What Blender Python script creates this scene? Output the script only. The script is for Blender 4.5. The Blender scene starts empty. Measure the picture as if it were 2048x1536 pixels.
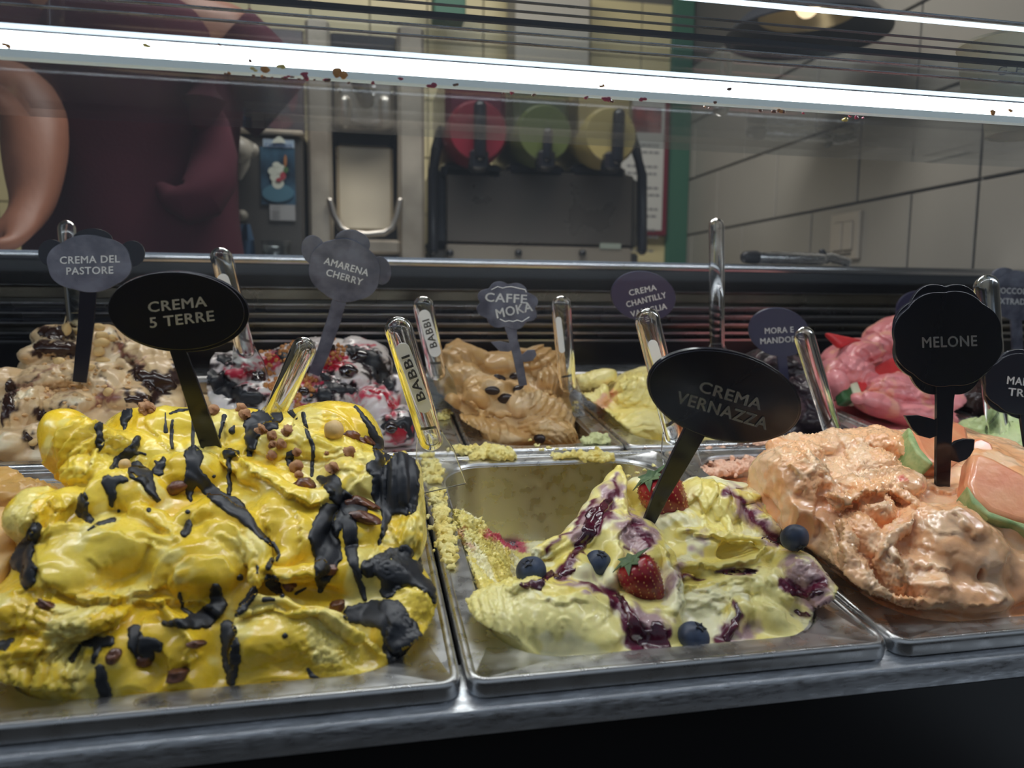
import bpy, math, random
import numpy as np
from mathutils import Vector, Matrix
from mathutils.bvhtree import BVHTree
random.seed(7); RNG = np.random.default_rng(7)
SC = bpy.context.scene; COL = SC.collection
# ---------------------------------------------------------------- camera
YAW, PIT, ROL = -0.201426724, -0.111651757, -0.00899230891
CP = np.array([-0.0529153, -0.3648083, 0.1965322]); F = 1505.32; TILT = 0.121226
def _rot(y, p, r):
    cy, sy, cp, sp, cr, sr = math.cos(y), math.sin(y), math.cos(p), math.sin(p), math.cos(r), math.sin(r)
    return (np.array([[cy, -sy, 0], [sy, cy, 0], [0, 0, 1]]) @ np.array([[1, 0, 0], [0, cp, -sp], [0, sp, cp]])
            @ np.array([[cr, 0, sr], [0, 1, 0], [-sr, 0, cr]]))
RC = _rot(YAW, PIT, ROL)                      # columns: right, forward, up
cam = bpy.data.cameras.new('camera'); camo = bpy.data.objects.new('camera', cam); COL.objects.link(camo)
cam.sensor_width = 36; cam.lens = 36 * F / 2048; cam.clip_start = .02; cam.clip_end = 50
M = Matrix.Identity(4)
for i in range(3):
    M[i][0] = RC[i, 0]; M[i][1] = RC[i, 2]; M[i][2] = -RC[i, 1]; M[i][3] = CP[i]
camo.matrix_world = M
cam.dof.use_dof = True; cam.dof.focus_distance = .58; cam.dof.aperture_fstop = 7.0
SC.camera = camo
# ---------------------------------------------------------------- world, lights, exposure
world = bpy.data.worlds.new('world'); SC.world = world; world.use_nodes = True
bg = world.node_tree.nodes['Background']; bg.inputs[0].default_value = (.74, .86, 1, 1); bg.inputs[1].default_value = .32
def area(name, loc, size, energy, color, target=None, sy=None):
    l = bpy.data.lights.new(name, 'AREA'); l.energy = energy; l.color = color; l.size = size
    if sy: l.shape = 'RECTANGLE'; l.size_y = sy
    o = bpy.data.objects.new(name, l); COL.objects.link(o); o.location = loc
    if target is not None: o.rotation_euler = (Vector(target) - Vector(loc)).to_track_quat('-Z', 'Y').to_euler()
    return o
area('case_led_light', (0.15, .1135, 0.3277), 1.5, 4.3, (.98, .99, 1), (0.15, .1535, 0), .013)
area('interior_fill_light', (.1, 1.05, 1.58), 1.4, 30, (1, .95, .87), (.2, 2.0, .2), .4)  # unseen fill added to brighten the room and the machine fronts
SC.view_settings.view_transform = 'Standard'; SC.view_settings.look = 'None'
SC.view_settings.exposure = 0.0; SC.view_settings.gamma = 1.0; SC.view_settings.use_curve_mapping = False
# ---------------------------------------------------------------- geometry helpers
def ray(x, y):
    d = RC @ np.array([(x - 1024) / F, 1, (768 - y) / F]); return d
def at(x, y, Y):
    d = ray(x, y); return CP + d * ((Y - CP[1]) / d[1])
PN = np.array([0, -math.sin(TILT), math.cos(TILT)]); PV = np.array([0, math.cos(TILT), math.sin(TILT)]); PU = np.array([1., 0, 0])
def on_pan(x, y, h=0):
    d = ray(x, y); return CP + d * ((h - PN @ CP) / (PN @ d))
def pan_pt(u, v, h=0): return PU * u + PV * v + PN * h
def proj(P):
    c = (np.asarray(P) - CP) @ RC
    return 1024 + F * c[..., 0] / c[..., 1], 768 - F * c[..., 2] / c[..., 1]
def tag(o, label=None, cat=None, group=None, kind=None):
    if label: o['label'] = label
    if cat: o['category'] = cat
    if group: o['group'] = group
    if kind: o['kind'] = kind
    return o
def empty(name, loc, label, cat, group=None):
    o = bpy.data.objects.new(name, None); COL.objects.link(o); o.location = Vector(loc); o.empty_display_size = .02
    return tag(o, label, cat, group)
def mobj(name, V, Fc, mat, parent=None, smooth=True, loc=None):
    me = bpy.data.meshes.new(name); V = np.asarray(V, dtype=float)
    o = bpy.data.objects.new(name, me); COL.objects.link(o)
    off = np.zeros(3)
    if parent is not None:
        o.parent = parent; off = np.array(parent_loc(parent))
    elif loc is not None:
        off = np.array(loc, dtype=float); o.location = Vector(loc)
    else:
        off = V.mean(0); o.location = Vector(off)
    me.from_pydata((V - off).tolist(), [], [tuple(int(i) for i in f) for f in Fc]); me.update()
    if smooth: me.shade_smooth()
    if mat: me.materials.append(mat)
    return o
def parent_loc(p):
    l = Vector((0, 0, 0))
    while p is not None: l = l + p.location; p = p.parent
    return l
class MB:
    "collects simple closed shapes in world coordinates"
    def __init__(s): s.V = []; s.F = []
    def add(s, V, Fc):
        n = len(s.V); s.V += [tuple(v) for v in V]; s.F += [tuple(i + n for i in f) for f in Fc]; return s
    def box(s, a, b, ax=None, c=(0, 0, 0), bev=0):
        (x0, y0, z0), (x1, y1, z1) = a, b
        P = []; Fc = []
        if bev <= 0:
            P = [(x, y, z) for x in (x0, x1) for y in (y0, y1) for z in (z0, z1)]
            Fc = [(0, 1, 3, 2), (4, 6, 7, 5), (0, 4, 5, 1), (2, 3, 7, 6), (0, 2, 6, 4), (1, 5, 7, 3)]
        else:
            e = min(bev, (x1 - x0) / 2.01, (y1 - y0) / 2.01, (z1 - z0) / 2.01)
            rings = []
            for z, i in ((z0, e), (z0 + e, 0), (z1 - e, 0), (z1, e)):
                r = [(x0 + i + e, y0 + i), (x1 - i - e, y0 + i), (x1 - i, y0 + i + e), (x1 - i, y1 - i - e), (x1 - i - e, y1 - i), (x0 + i + e, y1 - i), (x0 + i, y1 - i - e), (x0 + i, y0 + i + e)]
                rings.append([(p[0], p[1], z) for p in r])
            for r in rings: P += r
            for k in range(3):
                for j in range(8): Fc.append((k * 8 + j, k * 8 + (j + 1) % 8, k * 8 + 8 + (j + 1) % 8, k * 8 + 8 + j))
            Fc.append(tuple(range(7, -1, -1))); Fc.append(tuple(range(24, 32)))
        P = np.array(P)
        if ax is not None: P = np.array(c) + P @ np.array(ax)
        return s.add(P, Fc)
    def tube(s, pts, rad, n=12, flat=1., up=None, caps=True, round_end=True):
        pts = [np.array(p, dtype=float) for p in pts]; rad = list(rad) if hasattr(rad, '__len__') else [rad] * len(pts)
        if round_end:
            d = pts[1] - pts[0]; d /= np.linalg.norm(d); e = pts[-1] - pts[-2]; e /= np.linalg.norm(e)
            r0, r1 = rad[0], rad[-1]; A = [(math.cos(a), math.sin(a)) for a in (1.45, 1.1, .7, .35)]
            pts = [pts[0] - d * r0 * q[1] for q in A] + pts + [pts[-1] + e * r1 * q[1] for q in A[::-1]]
            rad = [r0 * q[0] for q in A] + rad + [r1 * q[0] for q in A[::-1]]
        V = []; Fc = []; up = np.array(up if up is not None else (0, 0, 1.)); m = len(pts)
        for i, p in enumerate(pts):
            t = pts[min(i + 1, m - 1)] - pts[max(i - 1, 0)]; t /= np.linalg.norm(t)
            a = np.cross(t, up)
            if np.linalg.norm(a) < 1e-3: a = np.cross(t, (0, 1., 0))
            a /= np.linalg.norm(a); b = np.cross(a, t)
            for k in range(n):
                w = 2 * math.pi * k / n; V.append(p + rad[i] * (a * math.cos(w) + b * math.sin(w) * flat))
        for i in range(m - 1):
            for k in range(n): Fc.append((i * n + k, i * n + (k + 1) % n, (i + 1) * n + (k + 1) % n, (i + 1) * n + k))
        if caps: Fc.append(tuple(range(n - 1, -1, -1))); Fc.append(tuple((m - 1) * n + k for k in range(n)))
        return s.add(V, Fc)
    def ell(s, c, r, ax=None, n=12, m=8, bump=0, seed=0):
        rg = np.random.default_rng(seed); V = []; Fc = []
        ph = rg.uniform(0, 6.28, 9); kk = rg.uniform(2, 5, (9, 3))
        for i in range(m + 1):
            a = math.pi * i / m
            for k in range(n):
                b = 2 * math.pi * k / n; p = np.array([math.sin(a) * math.cos(b), math.sin(a) * math.sin(b), math.cos(a)])
                if bump: p = p * (1 + bump * sum(math.sin(kk[j] @ p + ph[j]) for j in range(9)) / 3)
                V.append(p * np.array(r))
        V = np.array(V)
        if ax is not None: V = V @ np.array(ax)
        V = V + np.array(c)
        for i in range(m):
            for k in range(n): Fc.append((i * n + k, (i + 1) * n + k, (i + 1) * n + (k + 1) % n, i * n + (k + 1) % n))
        return s.add(V, Fc)
    def prism(s, loop, d):
        "closed outline (3-D points) extruded by vector d"
        L = np.array(loop); n = len(L); V = np.vstack([L, L + np.array(d)])
        Fc = [tuple(range(n - 1, -1, -1)), tuple(range(n, 2 * n))] + [(i, (i + 1) % n, n + (i + 1) % n, n + i) for i in range(n)]
        return s.add(V, Fc)
    def loft(s, rings, cap0=False, cap1=False):
        n = len(rings[0]); V = [p for r in rings for p in r]; Fc = []
        for i in range(len(rings) - 1):
            for k in range(n): Fc.append((i * n + k, i * n + (k + 1) % n, (i + 1) * n + (k + 1) % n, (i + 1) * n + k))
        if cap0: Fc.append(tuple(range(n - 1, -1, -1)))
        if cap1: Fc.append(tuple((len(rings) - 1) * n + k for k in range(n)))
        return s.add(V, Fc)
    def build(s, name, mat, parent=None, smooth=True, loc=None, bevel=0):
        o = mobj(name, s.V, s.F, mat, parent, smooth, loc)
        if smooth: o.data.set_sharp_from_angle(angle=math.radians(42))
        if bevel:
            m = o.modifiers.new('bevel', 'BEVEL'); m.width = bevel; m.segments = 2; m.limit_method = 'ANGLE'; m.angle_limit = math.radians(50)
        return o
# ---------------------------------------------------------------- materials
def mat(name, col, rough=.5, metal=0, bump=0, bscale=60, mottle=0, mscale=8, coat=0, sss=0, trans=0, ior=1.45, emit=None, estr=0, attr=False, aniso=None, spec=.5, col2=None, rvar=0):
    m = bpy.data.materials.new(name); m.use_nodes = True; nt = m.node_tree; b = nt.nodes['Principled BSDF']
    I = b.inputs; I['Base Color'].default_value = (*col, 1); I['Roughness'].default_value = rough; I['Metallic'].default_value = metal
    I['Coat Weight'].default_value = coat; I['Coat Roughness'].default_value = .12; I['IOR'].default_value = ior; I['Specular IOR Level'].default_value = spec
    I['Transmission Weight'].default_value = trans
    if sss: I['Subsurface Weight'].default_value = sss; I['Subsurface Scale'].default_value = .006; I['Subsurface Radius'].default_value = (1, .75, .4)
    if emit: I['Emission Color'].default_value = (*emit, 1); I['Emission Strength'].default_value = estr
    tc = nt.nodes.new('ShaderNodeTexCoord'); vec = tc.outputs['Object']
    if aniso:
        mp = nt.nodes.new('ShaderNodeMapping'); mp.inputs['Scale'].default_value = aniso; nt.links.new(vec, mp.inputs[0]); vec = mp.outputs[0]
    src = None
    if attr:
        a = nt.nodes.new('ShaderNodeAttribute'); a.attribute_name = 'Col'; src = a.outputs['Color']
    if mottle or col2:
        n = nt.nodes.new('ShaderNodeTexNoise'); n.inputs['Scale'].default_value = mscale; n.inputs['Detail'].default_value = 5; nt.links.new(vec, n.inputs[0])
        mx = nt.nodes.new('ShaderNodeMix'); mx.data_type = 'RGBA'
        rp = nt.nodes.new('ShaderNodeMapRange'); rp.inputs[1].default_value = .35; rp.inputs[2].default_value = .65; nt.links.new(n.outputs[0], rp.inputs[0]); nt.links.new(rp.outputs[0], mx.inputs[0])
        if attr:
            mx.blend_type = 'MULTIPLY'; nt.links.new(src, mx.inputs[6]); g = 1 - mottle; mx.inputs[7].default_value = (1, 1, g, 1)
        else:
            c2 = col2 if col2 else tuple(c * (1 - mottle) for c in col); mx.inputs[6].default_value = (*col, 1); mx.inputs[7].default_value = (*c2, 1)
        src = mx.outputs[2]
    if src is not None: nt.links.new(src, I['Base Color'])
    if bump or rvar:
        n2 = nt.nodes.new('ShaderNodeTexNoise'); n2.inputs['Scale'].default_value = bscale; n2.inputs['Detail'].default_value = 4; nt.links.new(vec, n2.inputs[0])
        if bump:
            bm = nt.nodes.new('ShaderNodeBump'); bm.inputs['Strength'].default_value = 1; bm.inputs['Distance'].default_value = bump; nt.links.new(n2.outputs[0], bm.inputs['Height']); nt.links.new(bm.outputs[0], I['Normal'])
        if rvar:
            r = nt.nodes.new('ShaderNodeMapRange'); r.inputs[1].default_value = .3; r.inputs[2].default_value = .7; r.inputs[3].default_value = max(.03, rough - rvar); r.inputs[4].default_value = rough + rvar
            nt.links.new(n2.outputs[0], r.inputs[0]); nt.links.new(r.outputs[0], I['Roughness'])
    return m
def pane_mat(name, ior=1.45, tint=(1, 1, 1), rough=0.0, dirt=0):
    m = bpy.data.materials.new(name); m.use_nodes = True; nt = m.node_tree; nt.nodes.clear()
    o = nt.nodes.new('ShaderNodeOutputMaterial'); t = nt.nodes.new('ShaderNodeBsdfTransparent'); t.inputs[0].default_value = (*tint, 1)
    g = nt.nodes.new('ShaderNodeBsdfGlossy'); g.inputs['Roughness'].default_value = rough; ge = nt.nodes.new('ShaderNodeNewGeometry'); prev = None
    dt = nt.nodes.new('ShaderNodeVectorMath'); dt.operation = 'DOT_PRODUCT'; nt.links.new(ge.outputs['Normal'], dt.inputs[0]); nt.links.new(ge.outputs['Incoming'], dt.inputs[1]); prev = dt.outputs['Value']
    f0 = ((ior - 1) / (ior + 1)) ** 2
    for op, b_ in (('ABSOLUTE', 0), ('SUBTRACT', None), ('POWER', 5), ('MULTIPLY', 1 - f0), ('ADD', f0)):
        q = nt.nodes.new('ShaderNodeMath'); q.operation = op
        if op == 'SUBTRACT': q.inputs[0].default_value = 1; nt.links.new(prev, q.inputs[1])
        else: nt.links.new(prev, q.inputs[0]); q.inputs[1].default_value = b_
        prev = q.outputs[0]
    fr = q
    mx = nt.nodes.new('ShaderNodeMixShader'); nt.links.new(fr.outputs[0], mx.inputs[0]); nt.links.new(t.outputs[0], mx.inputs[1]); nt.links.new(g.outputs[0], mx.inputs[2])
    last = mx
    if dirt:
        d = nt.nodes.new('ShaderNodeBsdfDiffuse'); d.inputs[0].default_value = (.75, .82, .95, 1)
        tc = nt.nodes.new('ShaderNodeTexCoord'); mp = nt.nodes.new('ShaderNodeMapping'); mp.inputs['Scale'].default_value = (9, 4, 4); n = nt.nodes.new('ShaderNodeTexNoise'); n.inputs['Scale'].default_value = 1.; n.inputs['Detail'].default_value = 7; n.inputs['Roughness'].default_value = .65
        nt.links.new(tc.outputs['Object'], mp.inputs[0]); nt.links.new(mp.outputs[0], n.inputs[0])
        r = nt.nodes.new('ShaderNodeMapRange'); r.inputs[1].default_value = .45; r.inputs[2].default_value = .8; r.inputs[3].default_value = dirt * .15; r.inputs[4].default_value = dirt; nt.links.new(n.outputs[0], r.inputs[0])
        m2 = nt.nodes.new('ShaderNodeMixShader'); nt.links.new(r.outputs[0], m2.inputs[0]); nt.links.new(mx.outputs[0], m2.inputs[1]); nt.links.new(d.outputs[0], m2.inputs[2]); last = m2
    nt.links.new(last.outputs[0], o.inputs[0]); return m
def s2l(*c): return tuple(((x / 255 + .055) / 1.055) ** 2.4 if x > 10 else x / 255 / 12.92 for x in c)
STEEL = mat('brushed_steel', (.56, .57, .58), .27, 1, bump=.00012, bscale=40, aniso=(1, 14, 14), rvar=.10)
STEEL_PAN = mat('pan_steel', (.66, .66, .66), .30, 1, bump=.00006, bscale=90, rvar=.08, mottle=.04, mscale=12)
STEEL_D = mat('dark_steel', (.20, .20, .21), .3, 1, rvar=.1, bscale=20)
BLACK = mat('black_panel', (.008, .008, .010), .25, 0)
BLACKP = mat('black_acrylic', (.012, .012, .018), .16, 0, spec=.5, bump=.00002, bscale=300)
FROST = mat('frosted_black_acrylic', (.055, .057, .085), .38, 0, bump=.00012, bscale=500, col2=(.13, .135, .18), mscale=60)
NAVY = mat('navy_acrylic', (.040, .040, .085), .35, 0)
PRINT = mat('white_print', (.95, .95, .95), .6)
PRINTG = mat('grey_print', (.6, .6, .57), .6)
ACRYL = mat('clear_acrylic', (.96, .97, .98), .06, trans=1, ior=1.47)
ACRYLS = mat('smoky_acrylic', (.62, .68, .70), .10, trans=1, ior=1.47)
WLAB = mat('white_label', (.75, .76, .78), .5)
CHOC = mat('chocolate_sauce', (.019, .021, .027), .40, bump=.00012, bscale=120, spec=.5, rvar=.08)
CHOCW = mat('dark_cocoa_sauce', (.035, .014, .010), .18, bump=.0006, bscale=140, coat=.4)
JAM = mat('berry_jam', (.10, .006, .022), .12, bump=.0006, bscale=170, coat=.6, col2=(.03, .002, .012), mscale=60)
JAMR = mat('cherry_jam', (.40, .012, .03), .12, bump=.0006, bscale=170, coat=.6)
def gel_mat(name, rough=.34, bump=.0005, bscale=160, mottle=.1, sss=.12, coat=.25, rvar=.1):
    return mat(name, (1, 1, 1), rough, bump=bump, bscale=bscale, mottle=mottle, mscale=45, sss=sss, coat=coat, attr=True, rvar=rvar)
# ---------------------------------------------------------------- noise
_P = RNG.random((32, 32, 32)).astype(np.float32)
def vnoise(P, s, seed=0):
    q = P / s + seed * 7.31; i = np.floor(q).astype(int); f = q - i; f = f * f * (3 - 2 * f); r = 0
    for dx in (0, 1):
        for dy in (0, 1):
            for dz in (0, 1):
                w = (f[:, 0] if dx else 1 - f[:, 0]) * (f[:, 1] if dy else 1 - f[:, 1]) * (f[:, 2] if dz else 1 - f[:, 2])
                r = r + w * _P[(i[:, 0] + dx) % 32, (i[:, 1] + dy) % 32, (i[:, 2] + dz) % 32]
    return r * 2 - 1
# ---------------------------------------------------------------- gelato sculpting: signed distance field -> surface nets
def surface_nets(D, org, ax, h):
    S = D < 0; nx, ny, nz = D.shape
    cnt = np.zeros((nx - 1, ny - 1, nz - 1), np.int8)
    for a in (0, 1):
        for b in (0, 1):
            for c in (0, 1): cnt += S[a:nx - 1 + a, b:ny - 1 + b, c:nz - 1 + c]
    act = (cnt > 0) & (cnt < 8); idx = np.argwhere(act); n = len(idx)
    lut = -np.ones(act.shape, np.int32); lut[act] = np.arange(n)
    acc = np.zeros((n, 3)); w = np.zeros(n)
    cs = [(a, b, c) for a in (0, 1) for b in (0, 1) for c in (0, 1)]
    val = {c: D[idx[:, 0] + c[0], idx[:, 1] + c[1], idx[:, 2] + c[2]].astype(float) for c in cs}
    for c in cs:
        for k in range(3):
            if c[k] == 0:
                e = list(c); e[k] = 1; e = tuple(e); a, b = val[c], val[e]; m = (a < 0) != (b < 0)
                t = np.where(m, a / np.where(m, a - b, 1), 0); p = np.tile(np.array(c, float), (n, 1)); p[:, k] = t
                acc[m] += p[m]; w[m] += 1
    V = idx + acc / w[:, None]
    Q = []
    for k in range(3):
        sl0 = [slice(None)] * 3; sl1 = [slice(None)] * 3; sl0[k] = slice(0, -1); sl1[k] = slice(1, None)
        a, b = S[tuple(sl0)], S[tuple(sl1)]; o = [j for j in range(3) if j != k]
        for sign, m in ((0, a & ~b), (1, ~a & b)):
            e = np.argwhere(m); ok = (e[:, o[0]] > 0) & (e[:, o[1]] > 0) & (e[:, o[0]] < act.shape[o[0]]) & (e[:, o[1]] < act.shape[o[1]]); e = e[ok]
            q = []
            for (i, j) in ((1, 1), (0, 1), (0, 0), (1, 0)):
                f = e.copy(); f[:, o[0]] -= i; f[:, o[1]] -= j; q.append(lut[f[:, 0], f[:, 1], f[:, 2]])
            q = np.stack(q, 1); flip = (k == 1) != bool(sign)
            if flip: q = q[:, ::-1]
            Q.append(q)
    Q = np.vstack(Q); Q = Q[(Q >= 0).all(1)]
    return org + (V * h) @ ax, Q
AX = np.array([PU, PV, PN])
def vnorm(V, Q):
    a = V[Q[:, 2]] - V[Q[:, 0]]; b = V[Q[:, 3]] - V[Q[:, 1]]; n = np.cross(a, b); N = np.zeros_like(V)
    for k in range(4): np.add.at(N, Q[:, k], n)
    return N / (np.linalg.norm(N, axis=1)[:, None] + 1e-12)
class Gel:
    def __init__(s, box, vox, prof, conv=None, inner=None):
        s.box = box; s.h = vox; s.prof = sorted(prof); s.cv = conv or (0, 0, 1.); s.ops = []; s.inner = inner; s.rough = []; s.folds = []; s.kk = 1.
    def Y(s, py): return float(np.interp(py, [p[0] for p in s.prof], [p[1] for p in s.prof]))
    def px(s, x, y): return s.cv[0] + x / s.cv[2], s.cv[1] + y / s.cv[2]
    def b(s, x, y, rx, ry, rot=0, rz=None, off=0, k=3, rg=None, cut=False):
        "ellipsoid whose front face touches the profile surface; radii in picture pixels, rz/off/k in mm"
        x, y = s.px(x, y); C = at(x, y, s.Y(y)); D = (C - CP) @ RC[:, 1]; rx = rx / s.cv[2] * D / F; ry = ry / s.cv[2] * D / F
        rz = rz / 1000 if rz else .75 * min(rx, ry); d = (C - CP) / np.linalg.norm(C - CP); C = C + d * (rz * .78 - off * .55 / 1000)
        s.ops.append(('e', C, (rx, ry, rz), math.radians(rot), k / 1000, rg, cut, D / F / s.cv[2])); return s
    def t(s, pts, k=3, off=0, cut=False):
        "tapered tube through picture points (x, y, r[, off mm])"
        Q = []
        for p in pts:
            x, y = s.px(p[0], p[1]); C = at(x, y, s.Y(y)); D = (C - CP) @ RC[:, 1]; r = p[2] / s.cv[2] * D / F; d = (C - CP) / np.linalg.norm(C - CP)
            Q.append((C + d * (r * .6 - (off + (p[3] if len(p) > 3 else 0)) * .55 / 1000), r))
        for a, b in zip(Q[:-1], Q[1:]): s.ops.append(('c', a, b, k / 1000, cut))
        return s
    def f(s, pts, amp=3, L=50, back=.35):
        "fold: the side left of the direction of travel is raised and drops sharply at the line"
        s.folds.append(([s.px(*p) for p in pts], amp / 1000, L / s.cv[2], back)); return s
    def comb(s, A, B, n, amp=2, L=30):
        m = max(len(A), len(B))
        def rs(Q):
            Q = np.array(Q, float); t = np.linspace(0, len(Q) - 1, m); return np.stack([np.interp(t, range(len(Q)), Q[:, j]) for j in (0, 1)], 1)
        A, B = rs(A), rs(B)
        for i in range(n):
            t = i / (n - 1) if n > 1 else 0; j = math.sin(i * 2.7 + A[0, 0]) * 4; s.f([tuple(q) for q in A * (1 - t) + B * t + j], amp * (.75 + .35 * math.sin(i * 4.1 + A[0, 1])), L)
        return s
    def relief(s, X, Y):
        x0, x1, y0, y1 = X.min() - 5, X.max() + 5, Y.min() - 5, Y.max() + 5; st = 2.; gx = np.arange(x0, x1, st); gy = np.arange(y0, y1, st); H = np.zeros((len(gx), len(gy)))
        for pts, amp, L, back in s.folds:
            A = np.array(pts)
            for _ in range(2): A = np.vstack([A[:1], np.stack([A[:-1] * .75 + A[1:] * .25, A[:-1] * .25 + A[1:] * .75], 1).reshape(-1, 2), A[-1:]])
            m = L * 3.2; i0, i1 = np.searchsorted(gx, [A[:, 0].min() - m, A[:, 0].max() + m]); j0, j1 = np.searchsorted(gy, [A[:, 1].min() - m, A[:, 1].max() + m])
            if i1 <= i0 or j1 <= j0: continue
            GX, GY = np.meshgrid(gx[i0:i1], gy[j0:j1], indexing='ij'); GX = GX + 3 * np.sin(GY * .11 + A[0, 0]) + 1.5 * np.sin(GY * .3); GY = GY + 3 * np.sin(GX * .1 + A[0, 1]) + 1.5 * np.sin(GX * .27)
            best = np.full(GX.shape, 1e9); sg = np.zeros(GX.shape); ar = np.zeros(GX.shape); n = len(A) - 1
            for k in range(n):
                (ax_, ay_), (bx_, by_) = A[k], A[k + 1]; dx, dy = bx_ - ax_, by_ - ay_; q = dx * dx + dy * dy + 1e-9
                t = np.clip(((GX - ax_) * dx + (GY - ay_) * dy) / q, 0, 1); ex, ey = GX - ax_ - dx * t, GY - ay_ - dy * t; d = np.hypot(ex, ey); b = d < best
                best = np.where(b, d, best); sg = np.where(b, np.sign(ex * dy - ey * dx), sg); ar = np.where(b, (k + t) / n, ar)
            end = np.clip(np.minimum(ar, 1 - ar) / .22, 0, 1) ** .6; far = best
            up = np.exp(-best / L) * np.clip(best / 2.5 + .35, 0, 1); dn = -back * np.exp(-best / (L * .45))
            H[i0:i1, j0:j1] += amp * end * np.where(sg >= 0, up, dn)
        ix = np.clip((X - x0) / st, 0, len(gx) - 1.01); iy = np.clip((Y - y0) / st, 0, len(gy) - 1.01); i = ix.astype(int); j = iy.astype(int); fx, fy = ix - i, iy - j
        return H[i, j] * (1 - fx) * (1 - fy) + H[i + 1, j] * fx * (1 - fy) + H[i, j + 1] * (1 - fx) * fy + H[i + 1, j + 1] * fx * fy
    def core(s, pts, sb=6, R=16, thick=70, k=3):
        s.ops.append(('p', [s.px(*p) for p in pts], sb / 1000, R / 1000, thick / 1000, k / 1000)); return s
    def r(s, x, y, rad, amp, wl=5):
        x, y = s.px(x, y); s.rough.append((x, y, rad / s.cv[2], amp / 1000, wl / 1000)); return s
    def build(s, name, material, colfn, base=None, parent=None, warp=2.2, fine=.35, seed=0, label=None, cat=None, group=None):
        u0, u1, v0, v1, n0, n1 = s.box; h = s.h
        U = np.arange(u0, u1, h); Vv = np.arange(v0, v1, h); Nn = np.arange(n0, n1, h)
        D = np.full((len(U), len(Vv), len(Nn)), .05, np.float32)
        if base is not None:
            fn = base(U[:, None], Vv[None, :]) if callable(base) else base
            D = np.minimum(D, (Nn[None, None, :] - (fn[..., None] if callable(base) else fn)).astype(np.float32))
        def win(C, R):
            q = np.array([C @ PU, C @ PV, C @ PN]); sl = []
            for j, A in enumerate((U, Vv, Nn)):
                a = int(np.floor((q[j] - R - A[0]) / h)); b = int(np.ceil((q[j] + R - A[0]) / h)) + 1
                a = max(a, 0); b = min(b, len(A))
                if b <= a: return None
                sl.append(slice(a, b))
            return tuple(sl)
        for op in s.ops:
            if op[0] == 'p':
                _, pts, sb, R, th, k = op; A = np.array(pts); cx, cy = A.mean(0)
                # smooth the outline, rasterise its signed distance, sample it per voxel
                for _ in range(2): A = np.stack([A * .75 + np.roll(A, -1, 0) * .25, A * .25 + np.roll(A, -1, 0) * .75], 1).reshape(-1, 2)
                x0, y0 = A.min(0) - 60; x1, y1 = A.max(0) + 60; gx = np.arange(x0, x1, 6.); gy = np.arange(y0, y1, 6.); GX, GY = np.meshgrid(gx, gy, indexing='ij')
                sd = np.full(GX.shape, 1e4); ins = np.zeros(GX.shape, bool); B = np.roll(A, -1, 0)
                for (ax_, ay_), (bx_, by_) in zip(A, B):
                    dx, dy = bx_ - ax_, by_ - ay_; t = np.clip(((GX - ax_) * dx + (GY - ay_) * dy) / (dx * dx + dy * dy + 1e-9), 0, 1); sd = np.minimum(sd, np.hypot(GX - ax_ - dx * t, GY - ay_ - dy * t))
                    c = ((ay_ > GY) != (by_ > GY)); ins ^= c & (GX < (bx_ - ax_) * (GY - ay_) / (by_ - ay_ + 1e-12) + ax_)
                sd = np.where(ins, -sd, sd)
                P = U[:, None, None, None] * PU + Vv[None, :, None, None] * PV + Nn[None, None, :, None] * PN
                X, Yy = proj(P); dep = (P - CP) @ RC[:, 1]; Yw = P[..., 1]
                ix = np.clip((X - x0) / 6, 0, len(gx) - 1.01); iy = np.clip((Yy - y0) / 6, 0, len(gy) - 1.01); i = ix.astype(int); j = iy.astype(int); fx, fy = ix - i, iy - j
                sdv = (sd[i, j] * (1 - fx) + sd[i + 1, j] * fx) * (1 - fy) + (sd[i, j + 1] * (1 - fx) + sd[i + 1, j + 1] * fx) * fy
                out = (X < x0) | (X > x1) | (Yy < y0) | (Yy > y1)
                sm = np.where(out, .05, sdv * dep / F)
                pr = np.interp(Yy, [q[0] for q in s.prof], [q[1] for q in s.prof]) + sb
                e = np.clip(1 + sm / R, 0, 1); pr = pr + R * (1 - np.sqrt(np.clip(1 - e * e, 0, 1)))
                d = np.maximum(np.maximum((pr - Yw) * .8, sm), (Yw - pr - th) * .8).astype(np.float32)
                hh = np.clip(.5 + .5 * (D - d) / k, 0, 1); D = D * (1 - hh) + d * hh - k * hh * (1 - hh); continue
            if op[0] == 'e':
                _, C, r, rot, k, rg, cut, mpp = op; k = k * (1 if cut else s.kk); sl = win(C, max(r) + k + .004)
                if sl is None: continue
                c, sn = math.cos(rot), math.sin(rot)
                E = np.array([RC[:, 0] * c + RC[:, 2] * sn, -RC[:, 0] * sn + RC[:, 2] * c, -RC[:, 1]])
                A = []
                for j in range(3):
                    e = E[j]; A.append((U[sl[0]][:, None, None] * (PU @ e) + Vv[sl[1]][None, :, None] * (PV @ e) + Nn[sl[2]][None, None, :] * (PN @ e) - C @ e).astype(np.float32))
                a, b, g = A
                k0 = np.sqrt((a / r[0]) ** 2 + (b / r[1]) ** 2 + (g / r[2]) ** 2); k1 = np.sqrt((a / r[0] ** 2) ** 2 + (b / r[1] ** 2) ** 2 + (g / r[2] ** 2) ** 2)
                d = k0 * (k0 - 1) / np.maximum(k1, 1e-6)
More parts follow.
